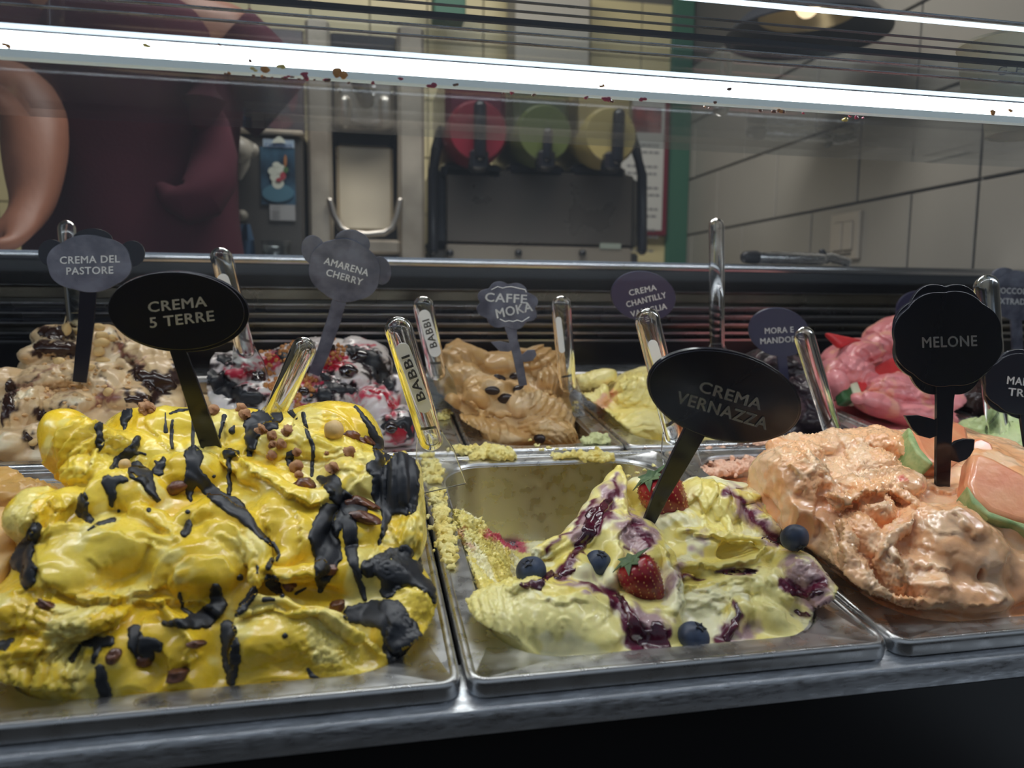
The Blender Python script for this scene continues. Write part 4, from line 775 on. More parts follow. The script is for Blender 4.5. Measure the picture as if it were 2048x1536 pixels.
# ---- back row
def back(name, box, prof, cv, blobs, tubes, rough, mater, cf, label, base=-.02, inner=None, vox=.0021, warp=2, fine=.4, seed=9, cuts=(), core=None, folds=(), combs=()):
    g = Gel(box, vox, prof, cv)
    if core: g.core(core, 15, 26, 80)
    for a in blobs: g.b(*a)
    for t in tubes: g.t(*t)
    for c in cuts: g.b(*c)
    for a in folds: g.f(*a)
    for a in combs: g.comb(*a)
    g.kk = 1.6
    for a in rough: g.r(*a)
    g.inner = inner; g.build(name, mater, cf, base=base, seed=seed, warp=warp, fine=fine, label=label, cat='gelato'); return g
PR2 = [(920, .385), (870, .42), (800, .47), (740, .53), (660, .60), (620, .62)]
bb = lambda a, b: (a - .02, b + .02, .375, .73, -.04, .11)
g4 = (0, 420, 2.8446)
Ag = back('shepherd_gelato', bb(-.4495, -.1995), PR2, g4, [
    
    (180, 1170, 125, 160, 0, 40, 0, 3, ('Ls', 4, 44, 10, .3)), (300, 970, 200, 90, 10, 36, 4, 3, ('As', 3, 50, 0, -50)), (520, 950, 180, 90, -10, 36, 6, 3, ('As', 3, 50, 0, -60)), (640, 1020, 130, 110, 0, 30, 6, 3, ('As', 3, 44, 0, -20)),
    (330, 730, 120, 80, 0, 36, -4, 3), (350, 790, 150, 60, 0, 34, 2, 3), (600, 780, 110, 130, 0, 36, 0, 3), (880, 850, 170, 120, -16, 40, 0, 3, ('Lc', 3, 90, 10, .2)), (930, 960, 180, 120, -10, 34, 4, 3),
    (420, 1120, 170, 90, 10, 34, 4, 3), (60, 1330, 170, 90, 0, 34, -4, 3), (260, 1280, 100, 80, 0, 28, 4, 3), (60, 1020, 80, 130, 0, 30, -10, 3), (760, 1080, 140, 90, 0, 30, 4, 3), (200, 830, 70, 60, 0, 24, 0, 3)],
    [([(680, 850, 20), (760, 950, 20), (840, 1080, 16)], 3, 12), ([(470, 940, 16), (560, 900, 22), (660, 870, 16)], 3, 12)], [(300, 1000, 300, 1.5, .006)],
    gel_mat('beige_gelato', .4, .0006, 120, .1), colfn(s2l(232, 204, 166), s2l(222, 190, 148), s2l(240, 224, 196), nz=.035, th3=.3, streaks=[
        (cvS((type('q', (), {'cv': g4, 'px': lambda s, x, y: (x / 2.8446, 420 + y / 2.8446)}))(), [[(250, 680, 30), (330, 700, 40), (430, 700, 30)], [(220, 780, 40), (400, 790, 46)], [(60, 1000, 36), (40, 1120, 40), (20, 1200, 26)], [(130, 950, 10), (260, 930, 8)], [(760, 920, 30), (900, 1000, 70), (960, 960, 40)], [(240, 1170, 36), (290, 1220, 40)], [(160, 1280, 24), (200, 1350, 16)], [(720, 1060, 30), (850, 1080, 30)], [(400, 960, 10), (440, 990, 12)], [(700, 760, 20), (730, 850, 20), (640, 700, 10)], [(560, 830, 10), (600, 1000, 8)], [(990, 900, 30), (1040, 1000, 30)], [(330, 1130, 12), (430, 1110, 10)]]), s2l(52, 26, 22), 6, 16),
        (cvS((type('q', (), {'px': lambda s, x, y: (x / 2.8446, 420 + y / 2.8446), 'cv': g4}))(), [[(100, 1000, 12), (330, 880, 10)], [(560, 1080, 40), (650, 1040, 30)], [(700, 780, 26), (800, 900, 12)], [(260, 1050, 8), (430, 1030, 6)]]), s2l(150, 96, 84), 10, 20)]),
    'beige gelato with dark sauce and peanuts behind the yellow heap, back row left', inner=INN(-.4495, -.1995, V3, V4), folds=[([(480, 1000), (380, 940), (250, 960), (120, 1050), (70, 1180)], 5, 60), ([(760, 900), (700, 1000), (600, 1080), (460, 1060)], 4, 50), ([(540, 1010), (520, 930), (600, 880), (700, 920)], 3, 40), ([(420, 640), (320, 660), (240, 720)], 4, 50), ([(200, 800), (330, 850), (430, 820)], 4, 40), ([(680, 760), (760, 880), (860, 1060)], 5, 40), ([(240, 1230), (330, 1200), (420, 1210)], 3, 30), ([(150, 1290), (60, 1260), (-20, 1290)], 4, 50)], combs=[([(110, 1100), (130, 1180), (150, 1290)], [(230, 1060), (240, 1130), (250, 1230)], 4, 3, 20), ([(260, 1000), (360, 960), (460, 1010)], [(250, 1080), (350, 1040), (440, 1080)], 3, 2.5, 22), ([(780, 800), (810, 860), (860, 930)], [(920, 800), (960, 870), (990, 930)], 3, 2.5, 26)], core=[(-60, 1450), (-60, 950), (60, 1000), (130, 850), (230, 700), (400, 640), (600, 660), (750, 740), (950, 830), (1040, 950), (1060, 1200), (900, 1400), (300, 1450)], seed=9)
g5 = (380, 440, 3.0724); q5 = type('q', (), {'px': lambda s, x, y: (380 + x / 3.0724, 440 + y / 3.0724), 'cv': g5})()
Bg = back('cherry_gelato', bb(-.197, .053), PR2, g5, [
    (190, 930, 130, 120, 0, 40, 0, 3), (330, 940, 130, 90, 20, 34, 4, 3, ('As', 3, 50, 0, -30)), (420, 1080, 150, 100, 0, 34, 2, 3),
    (640, 900, 190, 110, 0, 40, 0, 3), (880, 880, 190, 130, 0, 40, 2, 3), (1080, 820, 140, 90, 0, 36, -2, 3), (1000, 980, 170, 110, -10, 36, 6, 3), (1150, 880, 100, 90, -30, 30, 0, 3),
    (1150, 1140, 150, 125, -20, 40, 6, 2), (1260, 1060, 90, 120, -30, 30, 0, 3), (1330, 1260, 80, 130, 20, 30, 0, 3), (1240, 1290, 110, 90, -30, 30, 4, 3), (850, 1100, 160, 110, 0, 34, 4, 3), (640, 1120, 170, 100, 0, 34, 2, 3), (1010, 760, 70, 50, 0, 24, -2, 3), (150, 1000, 90, 80, 0, 30, 0, 3)],
    [([(800, 960, 30), (900, 1010, 36), (1000, 1060, 30)], 3, 10)], [(700, 950, 400, 1.6, .006)],
    gel_mat('white_gelato', .35, .0006, 120, .04, coat=.5), colfn(s2l(228, 222, 220), s2l(216, 206, 206), nz=.035, streaks=[
        (cvS(q5, [[(250, 950, 40), (420, 920, 26)], [(450, 860, 30), (560, 840, 24)], [(850, 870, 60), (950, 900, 40)], [(1050, 1050, 26), (1180, 1050, 20), (1260, 1150, 30), (1230, 1230, 26)], [(1080, 780, 30)], [(980, 1070, 14), (1040, 1150, 10)], [(1280, 1320, 60), (1240, 1280, 40)], [(620, 1000, 40), (800, 1000, 40)], [(430, 1080, 40)], [(680, 1120, 50)]]), s2l(196, 50, 78), 12, 24),
        (cvS(q5, [[(110, 960, 50), (200, 1010, 60), (300, 1060, 50)], [(190, 840, 40), (260, 880, 20)], [(560, 830, 40), (700, 870, 50), (640, 960, 40)], [(820, 930, 30), (880, 1010, 40), (1000, 1040, 34)], [(960, 830, 30), (1120, 850, 50), (1180, 950, 60), (1230, 1020, 40)], [(300, 1080, 50), (420, 1100, 50)], [(1190, 1260, 30), (1330, 1220, 30), (1350, 1330, 20)], [(800, 1080, 60), (900, 1100, 40)], [(640, 800, 20), (760, 800, 24)]]), s2l(34, 18, 26), 8, 24)]),
    'white gelato with cherry and dark sauce swirls, back row behind the yellow heap', inner=INN(-.197, .053, V3, V4), folds=[([(420, 930), (320, 890), (210, 930), (110, 1000)], 5, 50), ([(1000, 1040), (900, 1010), (830, 950), (800, 860)], 5, 50), ([(1270, 1140), (1180, 1050), (1060, 1040), (980, 1100)], 6, 60), ([(1000, 1200), (1100, 1270), (1200, 1250), (1270, 1160)], 6, 50), ([(600, 850), (700, 900), (760, 1000)], 4, 50), ([(1130, 790), (1200, 900), (1280, 1000)], 5, 50), ([(450, 1000), (560, 1060), (640, 1040)], 4, 40)], combs=[([(1040, 1110), (1100, 1060), (1180, 1060)], [(1080, 1240), (1140, 1180), (1220, 1150)], 3, 2, 26)], core=[(60, 1000), (120, 880), (220, 800), (420, 830), (640, 760), (800, 720), (1000, 740), (1150, 790), (1220, 900), (1290, 1050), (1380, 1250), (1390, 1370), (1200, 1400), (400, 1400), (100, 1300)], seed=12)
g6 = (840, 500, 3.531)
Cg = back('coffee_gelato', bb(.0555, .2205), PR2, g6, [
    (290, 800, 165, 130, -20, 40, 0, 3, ('Lc', 3, 70, 70, .2)), (300, 900, 170, 100, 0, 36, 2, 3), (430, 780, 120, 60, -20, 26, 0, 3),
    (560, 830, 160, 110, 0, 36, -4, 3), (850, 830, 180, 140, -20, 44, -2, 2, ('Ls', 4.5, 60, -50, .4)), (940, 960, 110, 140, 20, 34, 2, 2, ('Ls', 3.5, 44, -30, .3)), (500, 990, 210, 100, -14, 36, 8, 3, ('As', 3, 80, 150, -60)), (420, 1050, 120, 70, -30, 26, 8, 3),
    (870, 1130, 240, 110, -28, 42, 8, 2, ('As', 4, 52, -220, 60)), (900, 1280, 210, 90, -10, 36, 6, 2, ('Ls', 4, 40, 80, .5)), (720, 1100, 120, 90, 0, 30, 10, 3), (450, 1280, 300, 100, -14, 40, 4, 2, ('Ls', 3.5, 60, 30, .4)), (230, 1070, 60, 70, 0, 22, 2, 3), (120, 960, 80, 50, -20, 20, -6, 3), (640, 1330, 160, 50, 0, 24, 0, 3)],
    [([(280, 645, 24), (270, 700, 60), (290, 770, 90)], 3, 0), ([(290, 650, 16), (400, 730, 30), (500, 760, 30)], 3, 2), ([(330, 1080, 14), (450, 1150, 14), (640, 1175, 14)], 3, 12)], [(120, 950, 80, 1.5, .006), (400, 900, 120, 1.0, .006)],
    gel_mat('coffee_gelato', .42, .0005, 120, .1), colfn(s2l(206, 168, 116), s2l(194, 152, 98), s2l(214, 182, 140), nz=.03, th3=.35), 'light brown coffee gelato folds topped with coffee beans, back row centre', inner=INN(.0555, .2205, V3, V4), vox=.002, warp=2, fine=.3, folds=[([(480, 740), (400, 700), (280, 650)], 3, 40), ([(300, 1030), (330, 1080), (430, 1130), (560, 1180), (700, 1190)], 7, 50), ([(1090, 1180), (1000, 1040), (880, 990), (760, 1000)], 6, 60), ([(740, 960), (560, 900), (400, 940), (310, 1010)], 5, 50), ([(180, 1180), (300, 1150), (420, 1160), (560, 1200)], -4, 40), ([(200, 960), (300, 1000), (420, 940)], 5, 40), ([(800, 720), (760, 820), (800, 960)], 4, 50)], combs=[([(820, 710), (900, 850), (930, 1000)], [(940, 800), (1000, 930), (1040, 1060)], 4, 3.6, 22), ([(720, 1190), (850, 1210), (1080, 1170)], [(780, 1330), (920, 1350), (1080, 1320)], 6, 4, 22), ([(260, 1160), (330, 1230), (420, 1340)], [(520, 1210), (600, 1270), (680, 1340)], 6, 2.6, 20), ([(170, 760), (210, 850), (250, 930)], [(310, 720), (340, 820), (370, 900)], 4, 3, 22), ([(680, 1010), (700, 1100), (680, 1180)], [(820, 1010), (820, 1090), (760, 1190)], 4, 2, 16)], core=[(80, 920), (150, 850), (160, 760), (280, 645), (400, 720), (520, 720), (740, 690), (880, 730), (960, 850), (1030, 1000), (1090, 1180), (1095, 1330), (1000, 1400), (300, 1400), (190, 1330), (200, 1150), (100, 1010)], seed=15)
Dg = back('chantilly_gelato', bb(.223, .388), PR2, g6, [
    (1560, 1060, 220, 200, -10, 44, 0, 2, ('As', 4, 60, -260, 120)), (1620, 920, 190, 90, 0, 40, -4, 2, ('Ls', 3, 60, 70, .3)), (1560, 1230, 220, 120, 0, 36, 4, 2, ('As', 4, 60, 0, -120)), (1250, 920, 150, 70, 20, 20, -14, 3),
    (1180, 1080, 90, 60, 0, 22, -4, 3), (1310, 1200, 160, 80, -30, 30, -4, 3), (1700, 1250, 160, 110, 0, 36, 4, 2, ('Lc', 3, 50, 30, .3)), (1460, 1270, 160, 70, -10, 26, 0, 3), (1130, 940, 80, 60, 0, 16, -10, 3), (1850, 1150, 170, 200, 0, 40, 0, 3), (1280, 1040, 60, 60, 0, 18, 2, 3), (1300, 1000, 40, 50, 0, 16, 4, 3)],
    [], [(1180, 950, 150, 2.4, .007), (1300, 1040, 70, 1.6, .006), (1150, 1080, 80, 2, .006)],
    gel_mat('cream_yellow_gelato', .38, .0005, 120, .06), colfn(s2l(248, 234, 166), s2l(242, 224, 134), nz=.03, streaks=[([[(1212, 798, 12), (1200, 812, 10)], [(1225, 785, 7)]], s2l(240, 186, 150), 6, 5)]), 'pale yellow ridged cream gelato behind the tilted oval sign, back row', inner=INN(.223, .388, V3, V4), vox=.002, warp=2, fine=.35, folds=[([(1640, 900), (1480, 900), (1400, 980), (1380, 1100)], 5, 50), ([(1250, 1150), (1330, 1170), (1420, 1180)], 4, 40)], combs=[([(1370, 1060), (1480, 1150), (1640, 1130)], [(1400, 940), (1480, 1000), (1640, 980)], 5, 4, 24), ([(1370, 1180), (1480, 1220), (1640, 1190)], [(1400, 1270), (1520, 1300), (1680, 1270)], 3, 4, 24), ([(1430, 960), (1500, 900), (1600, 880)], [(1460, 1010), (1560, 940), (1640, 930)], 3, 2.5, 20)], core=[(1240, 1080), (1330, 980), (1400, 870), (1560, 840), (1750, 860), (1950, 1000), (2000, 1200), (1850, 1350), (1500, 1340), (1330, 1280), (1200, 1180)], seed=18)
g7 = (1380, 420, 3.0659)
Eg = back('blackberry_gelato', bb(.3905, .5355), PR2, g7, [
    (480, 960, 180, 110, 0, 40, 0, 3, ('As', 3, 60, 0, -60)), (640, 1000, 140, 120, 0, 40, 0, 3), (700, 1180, 140, 160, 0, 40, 4, 3, ('Ls', 3, 60, 20, .3)), (560, 1230, 160, 120, 0, 36, 4, 3), (740, 1300, 120, 80, 0, 30, 0, 3), (430, 1200, 160, 200, 0, 36, 0, 3)],
    [], [(600, 1100, 260, 1.6, .008)], gel_mat('blackberry_gelato', .4, .0009, 90, .05), colfn(s2l(50, 36, 46), s2l(34, 22, 30), s2l(84, 62, 70), nz=.02, th3=.4), 'nearly black gelato behind the clear spatula, right of the tilted oval sign', inner=INN(.3905, .5355, V3, V4), combs=[([(430, 980), (560, 940), (700, 990)], [(430, 1260), (600, 1200), (760, 1260)], 5, 5, 40)], core=[(330, 1050), (400, 900), (560, 870), (700, 900), (800, 1050), (830, 1250), (800, 1400), (400, 1420), (330, 1300)], seed=21)
Fg = back('watermelon_gelato', (.50, .74, .375, .73, -.04, .13), PR2, g7, [
    (1230, 760, 160, 100, 20, 40, 0, 3, ('As', 3.5, 50, 0, -60)), (1180, 830, 130, 80, 0, 34, 0, 3), (990, 900, 180, 95, 12, 44, 0, 2, ('Ls', 4.5, 60, 110, .4)), (950, 1010, 170, 110, 0, 40, 2, 3, ('As', 3.5, 46, 100, -60)), (880, 1080, 80, 100, 0, 30, 0, 3),
    (1260, 1130, 230, 120, -6, 46, 4, 2, ('Ls', 4, 50, 70, .5)), (1430, 1080, 180, 110, 0, 40, 2, 2, ('As', 3.5, 44, -100, -60)), (1150, 1200, 170, 70, -20, 30, 4, 3), (1400, 1260, 220, 80, -10, 36, 0, 3), (1560, 1200, 130, 120, 0, 36, 0, 3), (1620, 1290, 90, 60, 0, 26, 0, 3)],
    [], [(1300, 750, 160, 1.5, .006), (1300, 1280, 160, 1.2, .006)], gel_mat('pink_gelato', .4, .0005, 120, .06), colfn(s2l(232, 150, 156), s2l(222, 132, 138), s2l(236, 166, 150), nz=.035, th3=.3), 'pink watermelon gelato behind the black scalloped sign', inner=INN(.538, .703, V3, V4), folds=[([(1080, 740), (1180, 780), (1270, 870)], 4, 50), ([(830, 1000), (930, 980), (1060, 1000)], 4, 40), ([(1340, 1000), (1230, 1010), (1100, 1080), (1050, 1150)], 6, 60), ([(950, 1150), (1060, 1190), (1150, 1230)], 5, 50), ([(1560, 1130), (1450, 1100), (1330, 1130)], 5, 50)], combs=[([(900, 900), (960, 940), (1000, 1010)], [(1090, 820), (1160, 880), (1180, 940)], 5, 4, 24), ([(1120, 1100), (1230, 1140), (1340, 1160)], [(1180, 1020), (1280, 1050), (1400, 1080)], 4, 3.4, 22), ([(1300, 1220), (1420, 1240), (1560, 1220)], [(1330, 1160), (1450, 1160), (1560, 1160)], 3, 3, 22), ([(1120, 730), (1200, 740), (1270, 780)], [(1150, 700), (1220, 700), (1280, 730)], 3, 2.5, 18)], core=[(810, 960), (880, 880), (1060, 800), (1080, 750), (1180, 690), (1280, 660), (1450, 700), (1600, 900), (1700, 1120), (1720, 1280), (1500, 1340), (1250, 1300), (1050, 1210), (880, 1150)], seed=24)
Hg = back('dark_chocolate_gelato', bb(.7055, .9), PR2, (0, 0, 1), [(1980, 790, 110, 60, 0, 40, 0, 3, ('Ls', 3, 18, 30, .3)), (1930, 800, 50, 40, 0, 30, 0, 3), (2040, 760, 80, 60, 0, 40, 0, 3), (1960, 760, 40, 30, 0, 24, 0, 3)],
    [], [(1960, 790, 80, 1.5, .008)], gel_mat('dark_chocolate_gelato', .4, .0006, 90, .05), colfn(s2l(54, 30, 26), s2l(36, 20, 18)), 'dark chocolate gelato between the scalloped sign and the right edge', inner=INN(.7055, .9, V3, V4), seed=27)
# ================================================================ SAUCE on the front heap
YD = [
 [[(560, 150, 20), (550, 190, 20), (545, 235, 9)]], [[(745, 168, 6), (790, 155, 8), (830, 150, 5)]], [[(727, 165, 4), (725, 205, 5), (728, 245, 12)]], [[(757, 200, 7), (752, 260, 10), (755, 320, 9)]], [[(850, 180, 8), (848, 240, 10), (845, 310, 9)]],
 [[(985, 180, 12), (975, 220, 9), (958, 290, 5)]], [[(1027, 225, 7), (1018, 245, 16)]], [[(1190, 185, 44), (1120, 215, 44), (1105, 270, 28), (1098, 350, 13)], [(1190, 190, 40), (1215, 235, 8)]], [[(1330, 170, 11), (1345, 240, 10), (1375, 320, 10), (1368, 440, 9)]], [[(1270, 155, 14), (1300, 190, 8)]],
 [[(435, 225, 18), (435, 260, 14), (440, 300, 18), (437, 330, 8)]], [[(605, 280, 16), (580, 330, 20), (520, 380, 22), (490, 410, 8)], [(590, 345, 8), (640, 345, 6)]], [[(600, 420, 36), (640, 450, 30), (660, 500, 20), (690, 545, 14)]], [[(470, 470, 24), (550, 455, 14)], [(480, 470, 26), (490, 520, 20), (492, 570, 10)]],
 [[(720, 365, 10), (695, 420, 22)], [(680, 380, 7), (695, 400, 12)]], [[(850, 355, 38), (850, 400, 26), (850, 440, 36), (830, 500, 18), (838, 550, 9)], [(870, 450, 26), (950, 535, 26), (1030, 580, 36), (1090, 640, 22), (1140, 700, 14), (1200, 745, 12)]],
 [[(1000, 345, 22), (1040, 340, 13)], [(1005, 370, 12), (1005, 440, 10), (1008, 520, 12)]], [[(1275, 350, 18), (1270, 390, 14), (1290, 415, 10)]], [[(1400, 455, 14), (1460, 480, 36), (1480, 530, 24)], [(1480, 530, 30), (1560, 590, 46)]],
 [[(1560, 140, 6), (1610, 200, 12), (1650, 280, 20), (1690, 360, 40), (1740, 430, 84), (1735, 510, 90), (1790, 575, 36)], [(1700, 590, 24), (1690, 660, 15), (1665, 740, 8)], [(1640, 410, 30), (1760, 380, 34)], [(1800, 430, 30), (1815, 500, 20)]],
 [[(1450, 620, 50), (1420, 710, 56), (1440, 790, 54), (1420, 880, 34), (1405, 945, 13)], [(1530, 640, 30), (1540, 720, 28), (1545, 800, 22), (1578, 890, 12)]],
 [[(1620, 850, 34), (1720, 815, 46), (1780, 780, 30)], [(1700, 850, 50), (1790, 860, 50), (1720, 900, 44), (1700, 950, 28)], [(1800, 880, 36), (1860, 915, 26), (1895, 945, 18), (1905, 1000, 9)]],
 [[(1545, 1050, 34), (1640, 1050, 52), (1720, 1050, 56), (1750, 1120, 66), (1730, 1200, 44), (1742, 1280, 22)], [(1780, 1120, 50), (1825, 1170, 38), (1838, 1235, 27)]], [[(500, 635, 12), (440, 650, 10), (385, 680, 5)]], [[(830, 650, 15), (815, 690, 20)]],
 [[(652, 592, 12)]], [[(825, 600, 12)]], [[(940, 445, 9)]], [[(520, 598, 9)]], [[(160, 670, 22), (125, 740, 28), (90, 815, 42), (130, 860, 30), (120, 905, 30)]], [[(365, 540, 20), (360, 600, 24), (390, 635, 18)]],
 [[(945, 940, 22), (960, 1010, 32), (900, 1070, 38), (830, 1090, 24), (720, 1090, 12)], [(790, 960, 10), (800, 1020, 8), (860, 1070, 12)]], [[(1000, 1110, 30), (1010, 1180, 34), (1015, 1250, 36), (1015, 1345, 18)]], [[(1040, 1055, 13), (1085, 995, 20), (1120, 940, 16)]],
 [[(370, 1180, 13), (420, 1170, 18), (480, 1170, 22)], [(430, 1180, 18), (410, 1260, 11)]], [[(350, 1190, 10), (315, 1250, 16)]], [[(440, 1290, 20), (450, 1360, 27), (475, 1430, 22)]], [[(590, 1120, 24), (600, 1180, 36), (640, 1240, 34)], [(640, 1180, 30), (690, 1190, 24)]],
 [[(1250, 1145, 14)]], [[(1055, 890, 16)]], [[(1195, 810, 12), (1175, 845, 14)]], [[(1350, 1290, 8), (1370, 1320, 13), (1400, 1332, 6)]], [[(1195, 1352, 9), (1260, 1350, 9)]], [[(1555, 860, 10), (1590, 940, 16), (1600, 985, 11)]], [[(1190, 905, 28), (1235, 965, 14)]], [[(10, 1190, 20), (50, 1165, 13)]],
 [[(1300, 960, 8), (1340, 935, 6)]], [[(1130, 840, 7), (1128, 870, 6)]], [[(1200, 740, 10), (1225, 790, 9), (1215, 815, 7)]], [[(1880, 780, 8), (1850, 820, 18), (1845, 860, 12)]], [[(1160, 985, 14), (1200, 985, 9)]],
]
YD = [[[(x, y, r * (1.18 if r > 16 else 1)) for x, y, r in st] for st in d] for d in YD]
for i, d in enumerate(YD): drape(Yg, d, CHOC, th=1.5 if max(p[2] for st in d for p in st) > 14 else 1.0, seed=i, wob=.2 if max(p[2] for st in d for p in st) > 20 else .08, step=2.5)
for i, d in enumerate([[[(400, 420, 20), (440, 445, 26)]], [[(260, 300, 5)]], [[(640, 620, 10)]]][:0]): drape(Yg, d, JAM)
# berry ripple pooled on the pale gelato
for i, d in enumerate([[[(870, 270, 12), (790, 350, 40), (760, 440, 30), (700, 520, 16)]], [[(470, 660, 16), (540, 660, 24), (600, 600, 12)]], [[(900, 700, 10), (960, 800, 22), (990, 880, 40), (1060, 930, 46)], [(1080, 850, 30), (1110, 930, 30)]], [[(1440, 740, 8), (1450, 800, 14), (1400, 900, 22)]], [[(1560, 440, 6), (1640, 465, 14)]], [[(1380, 605, 7), (1520, 600, 10)]], [[(1700, 690, 16), (1760, 710, 20), (1830, 690, 10)]], [[(620, 620, 14), (660, 600, 22), (700, 590, 10)]], [[(1710, 780, 10), (1770, 800, 10)]]]):
    drape(Vg, d, JAM, name='berry_jam', th=1.2, seed=i, wob=.25, step=2.5)
for i, d in enumerate([[[(380, 420, 26), (450, 430, 20)], [(410, 450, 26), (440, 480, 10)]], [[(560, 400, 20), (600, 420, 16)]]]): drape(Vg, d, JAM, name='berry_jam', th=.8, seed=i + 3, wob=.3, step=3)
for i, d in enumerate([[[(250, 690, 30), (330, 700, 44), (410, 700, 30)]], [[(220, 780, 34), (330, 790, 30), (410, 790, 40)]], [[(60, 1000, 30), (50, 1100, 34)]], [[(780, 930, 24), (880, 980, 56), (960, 990, 44)]], [[(240, 1170, 30), (290, 1220, 40)]], [[(160, 1290, 20), (190, 1340, 18)]], [[(730, 1080, 20), (860, 1080, 26)]]]): drape(Ag, d, CHOCW, name='cocoa_sauce', th=2, seed=i, step=3.5, wob=.35)
for i, d in enumerate([[[(120, 950, 40), (190, 1020, 56), (290, 1060, 46)]], [[(200, 850, 34), (260, 880, 20)]], [[(570, 840, 30), (690, 870, 40), (650, 930, 26)]], [[(820, 950, 26), (880, 1020, 36), (990, 1045, 28)]], [[(980, 790, 30), (1120, 850, 44), (1180, 960, 50), (1220, 1010, 30)]], [[(320, 1090, 40), (410, 1100, 40)]], [[(1200, 1260, 26), (1340, 1230, 24), (1350, 1320, 16)]], [[(830, 1080, 50)]]]): drape(Bg, d, CHOC, name='dark_sauce', th=2, seed=i, step=3.5, wob=.3)
for i, d in enumerate([[[(450, 870, 26), (550, 850, 20)]], [[(1090, 1050, 10), (1190, 1060, 14), (1250, 1150, 16)]], [[(1280, 1320, 50)]], [[(860, 880, 50), (920, 880, 30)]], [[(300, 960, 12), (400, 920, 12)]]]): drape(Bg, d, JAMR, name='cherry_jam', th=1.4, seed=i, step=3.5, wob=.3)
# ================================================================ TOPPINGS
CRUMB = mat('biscuit_crumb', s2l(182, 142, 104), .8, bump=.0008, bscale=220, col2=s2l(140, 92, 60), mscale=120)
RAIS = mat('glazed_raisin', s2l(66, 32, 22), .3, bump=.0022, bscale=150, coat=.4, col2=s2l(120, 72, 46), mscale=120)
NUTB = mat('round_nut', s2l(214, 180, 124), .5, bump=.0003, bscale=200)
PEA = mat('peanut', s2l(226, 192, 132), .45)
BEAN = mat('coffee_bean', s2l(44, 28, 26), .3, coat=.2); BEANL = mat('bean_groove', s2l(20, 12, 12), .6)
BLUE = mat('blueberry_skin', s2l(30, 38, 58), .5, mottle=0, col2=s2l(64, 78, 104), mscale=70, coat=.1)
BLUED = mat('blueberry_crown', s2l(20, 22, 34), .6)
STRAW = mat('strawberry_skin', s2l(166, 24, 34), .28, bump=.0004, bscale=200, coat=.3, col2=s2l(124, 12, 22), mscale=40)
SEED = mat('strawberry_seed', s2l(206, 150, 90), .5); LEAF = mat('berry_leaf', s2l(66, 92, 62), .6, col2=s2l(110, 130, 90), mscale=120)
CHER = mat('dark_cherry', s2l(26, 8, 16), .08, coat=1, spec=.8)
MFL = mat('melon_flesh', s2l(232, 142, 100), .28, bump=.0005, bscale=120, col2=s2l(244, 172, 124), mscale=30, coat=.4, sss=.2); MRI = mat('melon_rind', s2l(128, 160, 100), .5, bump=.0008, bscale=160, col2=s2l(176, 190, 130), mscale=120)
WFL = mat('watermelon_flesh', s2l(214, 66, 66), .35, bump=.0004, bscale=120, col2=s2l(216, 54, 60), mscale=40); WWH = mat('watermelon_white', s2l(214, 220, 190), .5); WGR = mat('watermelon_rind', s2l(56, 96, 56), .4)
def frame(n):
    n = n / np.linalg.norm(n); a = np.cross(n, (0, .3, 1.)); a /= np.linalg.norm(a); b = np.cross(n, a); return np.array([a, b, n])
def crumb(g, x, y, r, m, name, label, cat, group, stretch=1, rot=0, bump=.22, sink=.35, flat=.8, seed=0, parent=None):
    h = g.hit(x, y)
    if h is None: return
    p, n = h; D = (p - CP) @ RC[:, 1]; r = r / g.cv[2] * D / F; v = (CP - p) / np.linalg.norm(CP - p); nn = n * .5 + v * .5; nn /= np.linalg.norm(nn)
    a = RC[:, 0] * math.cos(rot) + RC[:, 2] * math.sin(rot); a = a - nn * (a @ nn); a /= np.linalg.norm(a); A = np.array([a, np.cross(nn, a), nn])
    mb = MB().ell(p + nn * r * flat * (1 - sink), (r * stretch, r, r * flat), A, n=16, m=10, bump=bump, seed=seed)
    if name == 'biscuit_crumb' and r > .005:
        rg2 = random.Random(seed)
        for k in range(11): w = rg2.uniform(0, 6.28); q = rg2.uniform(.4, .95); mb.ell(p + nn * r * rg2.uniform(.2, 1.) + a * math.cos(w) * r * q + A[1] * math.sin(w) * r * q, (r * rg2.uniform(.18, .4),) * 3, A, n=8, m=6, bump=.35, seed=seed + k)
    o = mb.build(name, m, loc=p); tag(o, label, cat, group); return o, p, A, r
CQ = 'brown biscuit crumb in the cluster right of the oval sign stem'; CM = 'brown biscuit crumb in the diagonal line left of the round nut on the yellow heap'
CL = ['lone brown biscuit crumb left of the oval sign stem at the top edge', CQ, CQ, CQ, CQ, CQ, CQ, CQ, 'tall brown crumb between black pours at the top edge of the heap', CM, CM, CM, CM, CM, 'brown crumb above the diagonal line of crumbs, nearest to the round nut', 'brown crumb lying on the wide black pour at the top edge', 'brown crumb above a short black drip in the middle right of the yellow heap', 'brown crumb directly above a raisin in the middle right of the yellow heap', 'brown crumb above the black pour with two long raisins', 'brown crumb below the round nut on the yellow heap', 'tiny brown crumb on the top edge left of the tall crumb', 'small crumb touching the top of a raisin in the middle right', 'tiny crumb left of the crumb below the round nut']
for i, (x, y, r) in enumerate([(645, 155, 34), (940, 160, 26), (975, 125, 24), (1010, 150, 26), (930, 118, 18), (1060, 150, 24), (1040, 130, 18), (1000, 112, 16), (1235, 155, 30), (1150, 245, 24), (1195, 268, 22), (1232, 300, 22), (1198, 308, 18), (1195, 350, 20), (1268, 250, 24), (1075, 178, 26), (1300, 342, 20), (1300, 405, 30), (1460, 415, 28), (1535, 340, 28), (1120, 140, 14), (1310, 440, 18), (1435, 345, 10)]):
    crumb(Yg, x, y, r, CRUMB, 'biscuit_crumb', CL[i], 'crumb', 'biscuit crumbs on the yellow heap', seed=i, bump=.25)
